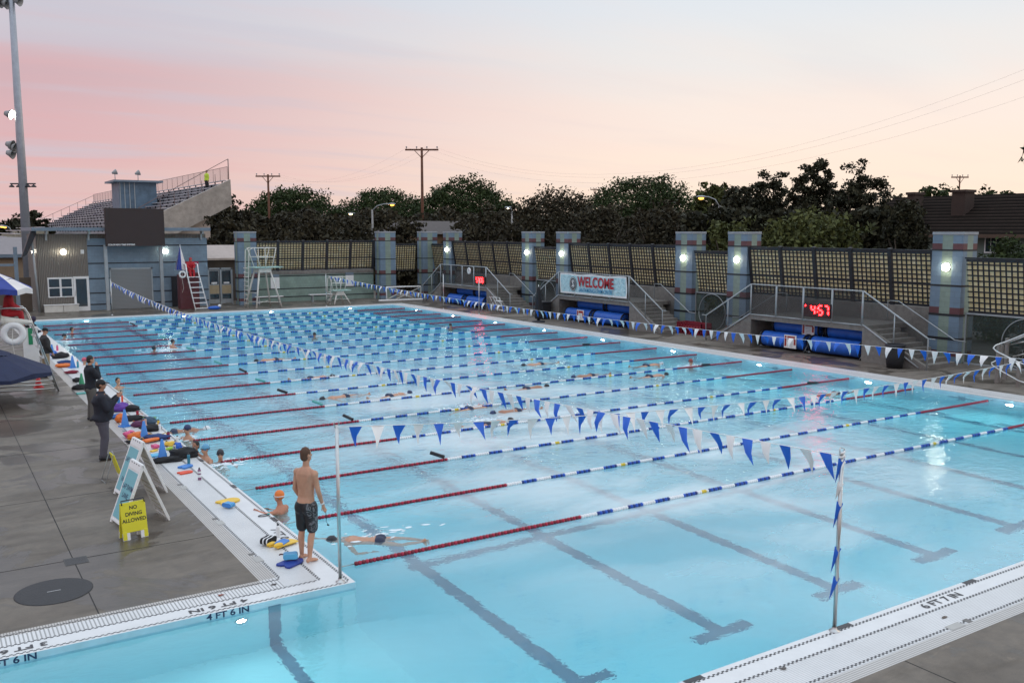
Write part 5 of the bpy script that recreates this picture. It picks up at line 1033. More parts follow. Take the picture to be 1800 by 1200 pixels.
mpat, t, b, tcn = newmat('black_white_print'); n1 = nd(t, 'ShaderNodeTexNoise', Scale=9.0, Detail=2.0, Distortion=3.0); t.links.new(tcn.outputs['Object'], n1.inputs[0]); s_ = nd(t, 'ShaderNodeSeparateXYZ'); t.links.new(tcn.outputs['Object'], s_.inputs[0])
sd = mth(t, 'GREATER_THAN', s_.outputs[0], .115); r = ramp(t, [(.50, (.012, .012, .014)), (.60, (.15, .15, .16))]); t.links.new(n1.outputs[0], r.inputs[0]); t.links.new(mixc(t, sd, (.012, .012, .014), r.outputs[0]), b.inputs['Base Color']); b.inputs['Roughness'].default_value = .5
# standing swimmer at the corner
p = at(541, 985); MAN = person('shirtless man in black knee length swim shorts standing barefoot at the pool edge', p, 58, h=1.83, headturn=14, lean=2, vox=.0095,
    el={-1: (-.235, .0, 1.14), 1: (.245, .02, 1.14)}, wr={-1: (-.20, .14, .92), 1: (.235, .14, .90)}, kn={-1: (-.13, .03, .49), 1: (.10, .02, .49)}, an={-1: (-.15, .03, .075), 1: (.09, -.06, .075)},
    wear=(('shorts', mpat), ('hair', HAIRB), ('band', M_whitef, 1)))
b = MB(); b.tube([(.27, .17, .80), (.29, .18, .7), (.26, .2, .62), (.30, .2, .58)], .004, 5); b.ball((.30, .2, .57), (.03, .012, .014), 8, 6); MAN.scale = (.90, .95, 1)
gg = tag(b.build('swim_goggles', M_dark), 'swim goggles dangling from the right hand of the shirtless man', 'goggles'); gg.location = p; gg.rotation_euler = (0, 0, -R(58)); gg.scale = (.90, .95, 1)
# coaches
person('coach in black cap, dark fleece and grey trousers holding up a phone', at(184, 806), 98, h=1.84, belly=.075, vox=.014, el={1: (.25, .12, 1.16), -1: (-.27, .10, 1.15)}, wr={1: (.13, .33, 1.40), -1: (-.10, .33, 1.40)}, kn={-1: (-.1, .03, .49), 1: (.1, .03, .49)},
    wear=(('jacket', mat('fleece_black', (.016, .018, .028), .85, bump=.4, bs=20)), ('trousers', mat('trousers_grey', (.085, .08, .10), .8, bump=.5, bs=9)), ('shoes', M_dark), ('cap', M_blackc), ('hair', HAIRK)), skin=SKIN2)
cp = at(184, 806); q = thing('phone', 'phone held up in the hands of the coach in the cap', 'phone', cp, -R(98)); b = MB(); b.box((-.045, .40, 1.43), (.045, .415, 1.57)); b.build('case', M_dark, q)
person('young man with black hair and black jacket standing behind the coach, hand at his mouth', at(163, 738), 82, h=1.80, vox=.016, headtilt=8, el={1: (.24, .14, 1.22), -1: (-.26, .08, 1.14)}, wr={1: (.06, .17, 1.50), -1: (-.1, .24, 1.15)},
    wear=(('jacket', mat('jacket_black', (.011, .013, .02), .85, bump=.4, bs=20)), ('trousers', mat('trousers_tan', (.10, .095, .085), .8)), ('shoes', M_dark), ('hair', HAIRK)))
person('man in charcoal jacket, dark cap and khaki trousers beyond the navy canopy', at(82, 663), 78, h=1.78, headtilt=14, belly=.03, vox=.018, el={1: (.26, .03, 1.13)}, wr={1: (.22, .16, .92), -1: (-.2, .16, .92)},
    wear=(('jacket', mat('jacket_charcoal', (.035, .034, .034), .85, bump=.4, bs=15)), ('trousers', mat('trousers_khaki', (.33, .25, .15), .8)), ('shoes', M_dark), ('cap', M_blackc)))
person('person in dark hooded parka beside the umbrella lifeguard chair', at(58, 630), 70, h=1.74, headtilt=18, lean=6, vox=.02, el={1: (.26, .12, 1.16), -1: (-.24, .12, 1.16)}, wr={1: (.12, .32, 1.15), -1: (-.1, .32, 1.15)},
    wear=(('jacket', mat('parka_navy', (.015, .015, .025), .85, bump=.4, bs=15)), ('trousers', mat('jeans_dark', (.03, .035, .045), .85)), ('shoes', M_dark), ('hood', mat('hood_purple', (.03, .02, .045), .8))))
# lifeguards (seated)
def seated(label, loc, face, **k):
    return person(label, loc, face, h=1.74, lean=14, headtilt=12, vox=.02, kn={-1: (-.12, .42, .88), 1: (.12, .42, .88)}, an={-1: (-.11, .46, .46), 1: (.11, .46, .46)}, el={1: (.25, .20, 1.15), -1: (-.25, .20, 1.15)}, wr={1: (.12, .40, 1.05), -1: (-.12, .40, 1.05)}, wear=(('jacket', M_redcloth), ('trousers', M_redcloth), ('shoes', M_dark), ('hood', M_redcloth)), **k)
seated('lifeguard in red hooded jacket seated under the blue and white umbrella', (2.22, 33.55, 1.72), 95)
seated('lifeguard in red hooded jacket seated on the far ladder stand', (15.2, 63.7, 1.72), 178)
p = aty(364, 335, YG0 + 3); person('worker in yellow hi vis vest standing high on the grandstand', (p.x, p.y, p.z), 250, h=2.0, vox=.03, wear=(('jacket', mat('hi_vis', (.55, .7, .05), .6)), ('trousers', M_blackc), ('shoes', M_dark), ('hair', HAIRK)))
# swimmers
G_ = 'swimmers in the pool'
person('woman in orange cap leaning with her arms on the pool gutter', (5.46, 16.62, ZW - 1.28), -40, group=G_, h=1.70, headturn=-6, lean=3, vox=.012, skin=mat('skin_rosy', (.48, .20, .12), .5, var=.1, vs=6), el={-1: (-.42, .10, 1.42), 1: (.28, .12, 1.22)}, wr={-1: (-.34, .30, 1.44), 1: (.12, .32, 1.34)},
    kn={-1: (-.1, .05, .49), 1: (.1, .05, .49)}, wear=(('swimcap', mat('cap_orange', (.80, .20, .03), .35)), ('goggles', M_white), ('trunks', mat('suit_pink', (.6, .12, .12), .5))))
def head_up(label, u, v, face, capm, sub=1.32, skin=None, gog=True, hair=None, **k):
    p = at(u, v, ZW); return person(label, (p.x, p.y, ZW - sub), face, group=G_, h=1.72, vox=.018, skin=skin, el={1: (.36, .12, 1.28), -1: (-.36, .12, 1.28)}, wr={1: (.42, .34, 1.22), -1: (-.40, .34, 1.22)}, wear=((('swimcap', capm),) if capm else (('hair', hair or HAIRK),)) + ((('goggles', M_dark),) if gog else ()), **k)
cblk = mat('cap_black', (.02, .022, .03), .35); cnvy = mat('cap_navy', (.02, .04, .12), .35); clbl = mat('cap_sky', (.12, .35, .55), .35); cwht = mat('cap_white', (.75, .75, .75), .4)
head_up('dark haired swimmer with tanned back beside the gutter, left of the sky blue cap', 345, 806, 230, None, 1.30, SKIN2, False)
head_up('swimmer in sky blue cap facing the wall beside the black bag', 362, 812, 250, clbl, 1.30)
head_up('swimmer in black cap and white goggles right of the sky blue cap swimmer', 388, 812, 200, cblk, 1.42)
head_up('swimmer in navy cap treading water beside the blue cones', 330, 772, 240, cnvy, 1.34)
head_up('dark haired swimmer upright in the water right of the capped coach', 208, 682, 160, None, 1.36, None, False)
head_up('swimmer in black cap rising from white splash in the far left lanes', 304, 612, 70, cblk, 1.30)
head_up('swimmer low in the splash left of the black capped one', 271, 617, 60, cblk, 1.48, SKIN2)
head_up('far left swimmer with brown hair near the end wall light', 127, 587, 100, None, 1.36, None, False)
head_up('dark capped swimmer just in front of the far left brown haired one', 113, 596, 100, cblk, 1.44)
head_up('swimmer in pink cap behind the black haired young man', 149, 645, 120, mat('cap_pink', (.65, .12, .18), .4), 1.34)
head_up('distant swimmer near the reflection of the small red clock', 792, 577, 180, cblk, 1.44)
head_up('distant dark head in the middle far lanes', 553, 593, 180, cblk, 1.47)
head_up('swimmer surfacing near the third right wall light from the near end', 1214, 643, 180, mat('cap_redbrown', (.3, .06, .05), .4), 1.44)
def prone(label, u, v, heading, capm, trunks, skin=None, armf=1, vox=.016, sub=.10):
    """heading: direction of travel, degrees from +Y towards +X"""
    p = at(u, v, ZW); e_ = Matrix.Rotation(-R(heading), 4, 'Z') @ Matrix.Rotation(R(-90), 4, 'X')
    h = R(heading); L_ = 1.0; o = Vector((p.x - math.sin(h) * L_, p.y - math.cos(h) * L_, ZW - .03 - sub))
    s = armf
    return person(label, o, 0, group=G_, h=1.8, rot=e_.to_euler(), vox=vox, skin=skin, headtilt=-12, el={s: (s * .22, .10, 1.68), -s: (-s * .36, .30, 1.22)}, wr={s: (s * .16, .04, 1.96), -s: (-s * .36, .22, .98)}, kn={-1: (-.11, .12, .49), 1: (.10, -.02, .49)}, an={-1: (-.13, -.06, .12), 1: (.12, .14, .1)}, wear=(('swimcap', capm), ('goggles', M_dark), ('trunks', trunks)))
prone('freestyle swimmer in black cap and navy trunks just behind the near left flag pole', 655, 947, -58, cblk, mat('trunks_navy', (.02, .03, .07), .6), vox=.011, sub=.05)
for u, v, hd, c_, lab in ((552, 664, 90, cblk, 'freestyle swimmer in the seventh lane left of centre'), (690, 695, 78, cnvy, 'tanned freestyle swimmer left of the pennant line in mid pool'), (602, 697, -95, cblk, 'swimmer with dark cap in mid pool, heading left'), (830, 717, 82, cwht, 'freestyle swimmer in white cap just under the long pennant line'),
        (862, 744, 85, cblk, 'freestyle swimmer close behind the near pennant line'), (903, 722, -88, cnvy, 'swimmer behind the lane rope right of the white capped swimmer'), (931, 682, 90, cblk, 'freestyle swimmer in the middle lanes right of centre'), (946, 640, -90, cblk, 'distant freestyle swimmer in the lanes before the banner'),
        (1140, 642, 88, cwht, 'freestyle swimmer with white cap before the red end of the rope'), (1146, 661, 90, cblk, 'freestyle swimmer in dark cap one lane nearer than the white capped one'), (1465, 692, -92, mat('cap_rose', (.55, .12, .1), .4), 'swimmer in rose cap near the pink clock reflection'), (315, 758, 95, cwht, 'swimmer setting off beside the blue cones'),
        (480, 632, -90, cblk, 'distant swimmer heading left in the far left lanes'), (1035, 660, -90, cnvy, 'freestyle swimmer heading left below the banner')):
    prone(lab, u, v, hd, c_, mat('trunks_navy', (.02, .03, .07), .6), SKIN2 if u % 2 else SKIN, 1 if u % 3 else -1, vox=.022, sub=.03)

# ------------------------------------------------------------ lifeguard stands and furniture
def bars(b, L_, r_=.022, n=8, mi=0):
    for p in L_: b.tube(p, r_, n, mi)
# umbrella chair at the left
q = thing('lifeguard_chair', 'steel lifeguard chair with ladder at the left under the blue and white umbrella', 'lifeguard chair', (2.1, 33.5, 0))
for s in (-.4, .4):
    b = MB(); bars(b, [[(-.45, s, 2.75), (.2, s, 2.78), (.62, s, 2.75), (.72, s, 2.55), (1.45, s, .0)], [(-.5, s, 2.3), (.75, s, 2.3)], [(-.5, s, 2.75), (-.75, s, 0)]], .026); b.build('side_rail', M_steel, q)
for k in range(6): z = .38 + k * .36; x = 1.45 - (z / 2.55) * .73; b = MB(); b.box((x - .12, -.4, z - .012), (x + .04, .4, z + .012)); b.build('step', M_steel, q)
b = MB(); bars(b, [[(-.72, -.4, .25), (1.38, -.4, .25)], [(-.72, .4, .25), (1.38, .4, .25)], [(-.73, -.4, .12), (1.4, -.4, .1)]], .022); b.build('base_rail', M_steel, q)
b = MB(); b.box((-.5, -.38, 2.3), (.3, .38, 2.38)); b.build('seat', M_white, q, bevel=.02); b = MB(); b.box((-.55, -.36, 2.4), (-.47, .36, 2.95)); b.build('backrest', M_white, q, bevel=.02)
q = thing('rescue_cone', 'white megaphone shaped cone hanging on the side of the umbrella chair', 'megaphone', (2.35, 33.02, 2.35)); b = MB(); b.lathe([(.06, -.55), (.16, .3), (.2, .35), (.17, .35), (.04, -.5)], n=14, M=Matrix.Rotation(R(-84), 4, 'Y')); b.build('horn', M_offwhite, q); b = MB(); b.tube([(-.2, 0, .05), (-.2, 0, .14), (.05, 0, .14), (.05, 0, .1)], .012, 6); b.build('handle', M_dark, q)
def ringbuoy(loc, label, R0=.27, r0=.10, M_=None):
    q = thing('ring_buoy', label, 'life ring', loc); b = MB(); n = 28; m = 10; vs = []
    for i in range(n):
        a = 2 * PI * i / n
        for j in range(m): c_ = 2 * PI * j / m; v = Vector(((R0 + r0 * math.cos(c_)) * math.cos(a), r0 * .7 * math.sin(c_), (R0 + r0 * math.cos(c_)) * math.sin(a))); vs.append(M_ @ v if M_ else v)
    b.add(vs, [(i * m + j, i * m + (j + 1) % m, ((i + 1) % n) * m + (j + 1) % m, ((i + 1) % n) * m + j) for i in range(n) for j in range(m)], 0, True); b.build('ring', M_white, q)
    b = MB(); 
    for k in range(4):
        a0 = k * PI / 2 + .3; b.tube([Vector(((R0 + r0 + .015) * math.cos(a), 0, (R0 + r0 + .015) * math.sin(a))) for a in np.linspace(a0, a0 + 1.1, 7)], .01, 5)
    b.tube([(0, 0, R0), (-.05, -.06, -.3), (.02, -.08, -.9), (-.08, -.05, -1.2)], .01, 5); b.build('rope', M_offwhite, q)
ringbuoy((2.33, 32.85, 1.98), 'white ring life buoy hanging on the umbrella chair')
q = thing('rescue_board_box', 'grey plastic tray of rescue gear under the umbrella chair', 'gear tray', (3.05, 36.5, 0)); b = MB(); b.box((-.5, -.3, .1), (.35, .3, .16)); b.box((-.5, -.3, .16), (-.45, .3, .3)); b.build('tray', M_grey, q); b = MB(); b.box((-.3, -.2, .16), (.1, .2, .3)); b.build('pouch', M_blackc, q)
q = thing('backboard', 'white rescue board standing behind the umbrella chair', 'rescue board', (3.2, 37.5, 0)); b = MB(); b.box((-.25, -.03, .1), (.25, .03, 1.75)); b.build('board', M_white, q, bevel=.02); b = MB(); b.box((-.07, -.045, 1.1), (.07, -.032, 1.7)); b.build('strap', M_cgreen, q)
def parasol(loc, rad, z0, z1, mats, label, n=8, name='parasol', drop=.16, pole_r=.025, rz=0, zfloor=0):
    q = thing(name, label, 'umbrella', loc, rz); b = MB()
    for k in range(n):
        a0, a1 = 2 * PI * k / n, 2 * PI * (k + 1) / n; mi = k % len(mats)
        P = lambda a, t, dz=0: (rad * t * math.cos(a), rad * t * math.sin(a), z1 + (z0 - z1) * (t ** 1.15) + dz)
        am = (a0 + a1) / 2
        for (t0, t1) in ((0.02, .5), (.5, 1)):
            b.add([P(a0, t0), P(am, t0 * .97), P(a1, t0), P(a1, t1), P(am, t1 * .95, .03 * t1), P(a0, t1)], [(0, 1, 4, 5), (1, 2, 3, 4)], mi, False)
        b.add([P(a0, 1), P(am, .95, .03), P(a1, 1), (*P(a1, 1)[:2], z0 - drop), (P(am, .95)[0], P(am, .95)[1], z0 - drop * .7), (*P(a0, 1)[:2], z0 - drop)], [(0, 1, 4, 5), (1, 2, 3, 4)], mi)
    b.build('canopy', mats, q, fixn=False)
    b = MB(); b.tube([(0, 0, zfloor), (0, 0, z1 + .06)], pole_r, 8); b.build('pole', M_steel, q)
    for k in range(n): a0 = 2 * PI * k / n; b = MB(); b.tube([(0, 0, z1 - .05), (rad * .97 * math.cos(a0), rad * .97 * math.sin(a0), z0 - .02)], .008, 5); b.build('rib', M_steel, q)
    return q
mub = mat('umbrella_blue', (.025, .05, .28), .7); muw = mat('umbrella_white', (.72, .68, .66), .7)
parasol((1.93, 33.45, 0), 1.08, 3.36, 3.93, [muw, mub], 'blue and white lifeguard umbrella over the chair at the left edge', rz=.55, zfloor=2.4)
parasol((1.05, 31.6, 0), 2.25, .95, 1.95, [M_navy], 'large low navy canopy umbrella at the left edge in front of the chair', rz=.42, pole_r=.03, drop=.1)
# far ladder stand
q = thing('lifeguard_stand', 'far lifeguard stand with maroon front, white ladder and red guard', 'lifeguard stand', (15.2, 63.4, 0))
b = MB(); b.box((-.75, .1, .0), (.5, .9, 2.3)); b.build('cabin', M_maroon, q, bevel=.02); b = MB(); b.box((-.5, 0, 2.3), (.55, .9, 2.42)); b.build('platform', M_maroon, q)
for s in (-.42, .42): b = MB(); bars(b, [[(s + .35, -1.0, 0), (s * .9 + .05, -.15, 2.4), (s * .9 + .02, -.05, 3.0), (s * .9, .6, 3.05)]], .04); b.build('ladder_rail', M_white, q)
for k in range(7): z = .12 + k * .34; f_ = z / 2.4; b = MB(); b.box((-.4 + .33 * (1 - f_), -1.0 + .85 * f_ - .06, z - .03), (.42 + .33 * (1 - f_), -1.0 + .85 * f_ + .08, z + .02)); b.build('step', M_white, q)
b = MB(); b.box((-.5, .55, 2.9), (.62, .7, 3.15)); b.build('backrest', M_red and mat('red_board', (.35, .02, .06), .5), q)
ringbuoy((14.55, 63.1, 2.35), 'white rope coil and ring hanging on the far lifeguard stand', .18, .05)
q = thing('closed_umbrella', 'folded blue and white umbrella standing behind the far lifeguard', 'umbrella', (14.65, 63.9, 2.3)); b = MB(); n = 12
for k in range(n): a0, a1 = 2 * PI * k / n, 2 * PI * (k + 1) / n; b.add([(0, 0, 1.95), (.36 * math.cos(a0), .2 * math.sin(a0), .35), (.42 * math.cos(a1), .22 * math.sin(a1), .3)], [(0, 1, 2)], 0 if k % 6 < 3 else 1)
b.build('canopy', [mub, muw], q, fixn=False); b = MB(); b.tube([(0, 0, 0), (0, 0, 2.0)], .02, 6); b.build('pole', M_steel, q)
q = thing('starting_gear', 'bundle of blue gear at the foot of the far lifeguard ladder', 'gear', (16.3, 62.2, 0)); b = MB(); b.ball((0, 0, .12), (.45, .15, .13), M=Matrix.Rotation(.1, 4, 'Z')); b.build('bundle', M_vblue, q); b = MB(); b.ball((.35, 0, .24), (.12, .1, .1)); b.build('float', M_whitef, q)
def stand(x, y, s, hs, ww, label, rz=0, top=1.35):
    q = thing('lifeguard_stand', label, 'lifeguard stand', (x, y, 0), rz)
    for (sx_, sy_) in ((-1, -1), (1, -1), (-1, 1), (1, 1)): b = MB(); bars(b, [[(sx_ * ww * .98 + (.1 if sx_ > 0 else -.1), sy_ * ww, 0), (sx_ * ww * .45, sy_ * ww * .4, hs - .1)]], .05 * s); b.build('leg', M_offwhite, q)
    b = MB(); b.box((-ww * .55, -ww * .5, hs - .32), (ww * .55, ww * .5, hs)); b.build('seat_box', M_offwhite, q, bevel=.03)
    b = MB(); b.box((-ww * 1.0, -ww * .7, hs), (ww * 1.5, ww * .7, hs + .06)); b.build('platform', mat('pale_teal', (.35, .52, .46), .5), q)
    for sy_ in (-1, 1): b = MB(); bars(b, [[(-ww * .4, sy_ * ww * .6, hs), (-ww * .95, sy_ * ww * .6, hs + top)], [(ww * .55, sy_ * ww * .6, hs), (ww * .95, sy_ * ww * .6, hs + top)], [(-ww * 1.0, sy_ * ww * .6, hs + top), (ww * .98, sy_ * ww * .6, hs + top)], [(-ww * .7, sy_ * ww * .6, hs + top * .55), (ww * .75, sy_ * ww * .6, hs + top * .55)], [(0, sy_ * ww * .6, hs), (-.02, sy_ * ww * .6, hs + top)]], .025 * s); b.build('guard_rail', M_offwhite, q)
    b = MB(); bars(b, [[(-ww * 1.5, -.28, 0), (-ww * 1.25, -.28, hs + top * .9), (-ww * .95, -.28, hs + top)], [(-ww * 1.5, .28, 0), (-ww * 1.25, .28, hs + top * .9), (-ww * .95, .28, hs + top)]] + [[(-ww * 1.45, -.28, .3 + k * .3), (-ww * 1.45, .28, .3 + k * .3)] for k in range(int(hs / .3))], .024 * s); b.build('ladder', M_offwhite, q)
    b = MB(); bars(b, [[(-ww, -ww, .35), (ww, ww, .35)], [(-ww, ww, .35), (ww, -ww, .35)], [(-ww * .8, -ww * .8, 1.0), (-ww * .8, ww * .8, 1.0)]], .02 * s); b.build('brace', M_offwhite, q)
stand(19.75, 62.6, 1.2, 2.7, .85, 'tall white lifeguard stand with railings in front of the lattice fence', .15)
stand(25.1, 62.2, 1.0, .95, .55, 'small low white lifeguard chair with railings by the green wall', .1, 1.0)
def bench(x, y, l, label):
    q = thing('bench', label, 'bench', (x, y, 0), 0, 'white benches along the green wall'); b = MB(); b.box((0, -.2, .5), (l, .2, .56)); b.build('seat', M_white, q, bevel=.01)
    for xx in (.2, l - .3): b = MB(); b.box((xx, -.17, 0), (xx + .08, .17, .5)); b.build('leg', M_galv, q)
bench(19.9, 64.9, 2.0, 'white bench behind the tall lifeguard stand'); bench(24.0, 65.2, 1.9, 'white bench behind the small lifeguard chair')
q = thing('water_polo_goal', 'white water polo goal resting on the far deck corner', 'goal', (30.3, 62.6, 0), -.12); b = MB(); bars(b, [[(-1.2, 0, .12), (-1.2, 0, 1.05), (1.5, 0, 1.05), (1.5, 0, .12)]], .055); b.build('goal_frame', M_white, q)
b = MB(); b.box((-1.9, -.35, .02), (1.6, -.1, .14)); b.build('float_bar', M_white, q, bevel=.04); b = MB(); bars(b, [[(-1.2, 0, 1.0), (1.0, -.3, .1)], [(1.5, 0, 1.0), (-.7, -.3, .1)], [(-1.2, 0, .12), (-.4, 0, .5)]], .03); b.build('brace', M_offwhite, q)
# deck things on the right
q = thing('closed_parasol', 'closed black parasol with weighted foot by the right pool edge', 'umbrella', (29.75, 43.6, 0)); b = MB(); b.lathe([(.0, 2.05), (.08, 2.0), (.13, 1.75), (.19, 1.2), (.2, .6), (.24, .3), (.2, .22), (0, .2)], n=14); b.build('folded_canopy', M_blackc, q)
b = MB(); b.lathe([(.38, 0), (.38, .06), (.1, .1), (.05, .25), (.0, .25)], n=16); b.build('base', M_dark, q); b = MB(); b.tube([(0, 0, .1), (0, 0, 2.15)], .022, 8); b.build('pole', M_steel, q)
q = thing('trash_can', 'black round rubbish bin at the foot of the near platform stairs', 'bin', (31.2, 21.5, 0)); b = MB(); b.lathe([(.0, 0), (.29, 0), (.32, .3), (.35, .86), (.33, .86), (.3, .5), (0, .1)], n=20); b.build('bin_body', M_blackc, q); b = MB(); b.lathe([(.36, .82), (.375, .84), (.375, .9), (.34, .92), (.33, .88)], n=20); b.build('rim', M_dark, q)
q = thing('trash_can', 'black square bin left of the welcome banner platform', 'bin', (31.1, 43.9 + 1.2, 0)); b = MB(); b.box((-.32, -.42, 0), (.32, .42, .95)); b.build('bin_body', M_blackc, q, bevel=.05); b = MB(); b.box((-.36, -.46, .95), (.36, .46, 1.05)); b.build('lid', M_dark, q, bevel=.03)
q = thing('pool_ladder', 'portable aluminium ladder lying open on deck beside the farthest stairs', 'ladder', (31.0, 49.9, 0), -.2)
for s in (-.32, .32): b = MB(); bars(b, [[(-.1, 1.6 + s, .0), (-.35, .6 + s, .95), (-.1, 0 + s, 1.0), (.0, -.6 + s, .0)], [(-.1, 1.2 + s, .95), (.1, .4 + s, .05)]], .025); b.build('rail', M_steel, q)
for k in range(3): b = MB(); b.box((-.14 - .03 * k, -.6 + .22 * k - .4, .2 + .28 * k), (.06, -.6 + .22 * k + .4, .23 + .28 * k)); b.build('step', M_white, q)
q = thing('plastic_crates', 'stack of dull red crates behind the stairs between the banner and the 4:57 clock', 'crates', (33.0, 34.3, 0)); 
for k, (z, w_) in enumerate(((0, .75), (.3, .72))):
    b = MB(); b.box((-w_ / 2, -.9, z), (w_ / 2, .9, z + .03)); [b.box((-w_ / 2, -.9 + i * .2, z), (-w_ / 2 + .03, -.82 + i * .2, z + .27)) for i in range(9)]; b.box((-w_ / 2, -.9, z + .22), (-w_ / 2 + .04, .9, z + .28)); b.box((w_ / 2 - .03, -.9, z), (w_ / 2, .9, z + .28)); b.box((-w_ / 2, -.9, z), (w_ / 2, -.86, z + .28)); b.box((-w_ / 2, .86, z), (w_ / 2, .9, z + .28)); b.build('crate', mat('crate_red', (.22, .015, .03), .5), q)
# curved ramp rails at the right edge
q = thing('ramp_rail', 'curved stainless handrails of a ramp at the right edge of the photo', 'handrail', (31.0, 15.2, 0))
def P3(u, v, X): a = atx(u, v, X); return (a.x - 31.0, a.y - 15.2, a.z)
b = MB(); bars(b, [[P3(1850, 566, 31.6), P3(1800, 588, 31.2), P3(1770, 600, 31.0), P3(1750, 607, 30.8), P3(1746, 612, 30.7), P3(1752, 618, 30.6), P3(1785, 634, 30.5), P3(1850, 662, 30.3)], [P3(1850, 690, 30.4), P3(1790, 669, 30.6), P3(1760, 652, 30.7), P3(1744, 642, 30.75), P3(1743, 638, 30.8), P3(1762, 628, 31)]], .028); b.build('curved_handrail', M_steel, q)
b = MB(); bars(b, [[P3(1850, 572, 31.9), P3(1765, 605, 31.4)], [P3(1850, 610, 31.9), P3(1780, 627, 31.4)], [P3(1850, 590, 32.2), P3(1775, 606, 32.0)]], .024); b.build('sloping_rail', M_steel, q)
for u, v0, v1, X in ((1756, 604, 668, 31.0), (1761, 606, 668, 31.3), (1771, 594, 640, 32.0), (1792, 640, 676, 30.8)):
    a = atx(u, v0, X); b = MB(); b.box((a.x - 31.0 - .05, a.y - 15.2 - .05, 0), (a.x - 31.0 + .05, a.y - 15.2 + .05, a.z)); b.build('post', mat('rail_post', (.25, .23, .21), .5, .3), q)
# parked car behind the windscreen
q = thing('parked_car', 'dark saloon car parked behind the glass windscreen', 'car', (37.4, 18.0, 0)); mcar = mat('car_black', (.012, .014, .018), .2, .3, var=0, spec=.7)
Mc = Matrix(((0, 0, 1, 0), (-1, 0, 0, 0), (0, 1, 0, 0), (0, 0, 0, 1)))
b = MB(); b.prism([(-2.3, .3), (-2.32, .65), (-2.1, .82), (-1.2, .93), (1.4, .98), (2.2, .9), (2.35, .6), (2.3, .3)], 1.75, M=Mc, z0=-.87); b.build('body', mcar, q, bevel=.06)
b = MB(); b.prism([(-1.1, .93), (-.35, 1.38), (.9, 1.42), (1.75, 1.0)], 1.5, M=Mc, z0=-.75); b.build('cabin', M_glass, q, bevel=.05)
b = MB(); bars(b, [[(-.76, 1.1, .94), (-.76, .35, 1.39), (-.76, -.9, 1.43), (-.76, -1.75, 1.01)]], .03); b.tube([(-.89, 1.9, .62), (-.89, -2.1, .66)], .014, 6); b.build('window_trim', M_steel, q)
for y_ in (1.45, -1.4):
    for x_ in (-.82, .82):
        b = MB(); Mw = Matrix.Rotation(PI / 2, 4, 'Y'); b.lathe([(0, -.1), (.2, -.1), (.33, -.09), (.33, .09), (.2, .1), (0, .1)], n=20, c=(x_, y_, .33), M=Mw); wh = b.build('wheel', M_blackc, q)
        b = MB(); [b.tube([(x_ * 1.0 - .115, y_, .33), (x_ - .115, y_ + .2 * math.cos(a), .33 + .2 * math.sin(a))], .02, 5) for a in np.linspace(0, 2 * PI, 6)[:-1]]; b.tube([(x_ - .112, y_ + .21 * math.cos(a), .33 + .21 * math.sin(a)) for a in np.linspace(0, 2 * PI, 21)], .012, 5); b.build('rim', M_steel, wh)
# ------------------------------------------------------------ signs on the left deck
def aframe(loc, rz, w_, h_, lean_, mface, label, lines, sz, name='folding_sign', header=True, legs=False, back=None):
    q = thing(name, label, 'folding sign', loc, rz); sp = h_ * math.tan(lean_)
    for s in (-1, 1):
        T = Matrix.Translation((0, s * sp, 0)) @ Matrix.Rotation(s * lean_, 4, 'X'); L_ = h_ / math.cos(lean_)
        b = MB(); b.box((-w_ / 2, -.015, .05 if not legs else .12), (w_ / 2, .015, L_), 0, T)
        for xx in (-w_ / 2, w_ / 2 - .07): b.box((xx, -.02, 0), (xx + .07, .0155, .14), 0, T)
        if header: b.box((-w_ / 2, -.028, L_ - .13), (w_ / 2, .028, L_ + .02), 0, T); b.box((-w_ / 2 - .002, -.025, .05), (-w_ / 2 + .04, .025, L_), 0, T); b.box((w_ / 2 - .04, -.025, .05), (w_ / 2 + .002, .025, L_), 0, T); b.box((-w_ / 2, -.024, .05), (w_ / 2, .024, .09), 0, T)
        fr_ = b.build('board', M_white if not legs else mface, q, bevel=.006)
        if legs:
            for xx in (-w_ / 2, w_ / 2 - .12): b = MB(); b.box((xx, -.018, -.01), (xx + .12, .018, .1195), 0, T); b.build('foot', M_white, q)
        if not legs:
            b = MB(); b.box((-w_ / 2 + .05, s * .018 - .002 if s > 0 else -.022, .12), (w_ / 2 - .05, s * .018 + .002 if s > 0 else -.017, L_ - .16), 0, T)
            b.build('face_panel', mface if s < 0 else mface, fr_)
            b = MB(); [b.box((-w_ / 2 + .1, -s * .017 - .002, .2 + k * .11), (w_ / 2 - .1, -s * .017 + .002, .22 + k * .11), 0, T) for k in range(int((L_ - .4) / .11))]; b.build('moulded_ribs', mat('rib_tan', (.45, .42, .3), .6), fr_)
        if s < 0 or True:
            for k, (tx, zf) in enumerate(lines):
                Tm = T @ Matrix.Translation((0, s * (.024 if not legs else .0175), L_ * zf)) @ Matrix.Rotation(PI if s > 0 else 0, 4, 'Z') @ Matrix.Rotation(PI / 2, 4, 'X')
                text_mesh('lettering', tx, sz, M_dark if legs else mat('letter_navy', (.02, .05, .12), .5), fr_, Tm, bold=.002, sx=.95)
    if header:
        for i, x in enumerate((-w_ * .3, -w_ * .1, w_ * .1, w_ * .3)): b = MB(); b.cbox((x, -.0, h_ - .02), (.05, .07, .05)); b.build('grip', M_dark, q)
    if legs: b = MB(); b.tube([(-w_ * .45, -.05, h_ - .02), (-w_ * .45, 0, h_ + .04), (w_ * .45, 0, h_ + .04), (w_ * .45, -.05, h_ - .02)], .012, 6); b.build('handle', M_dark, q)
    return q
msg = mat('sign_teal', (.17, .45, .50), .45, var=.05); mye = mat('sign_yellow', (.72, .66, .03), .45, var=.03)
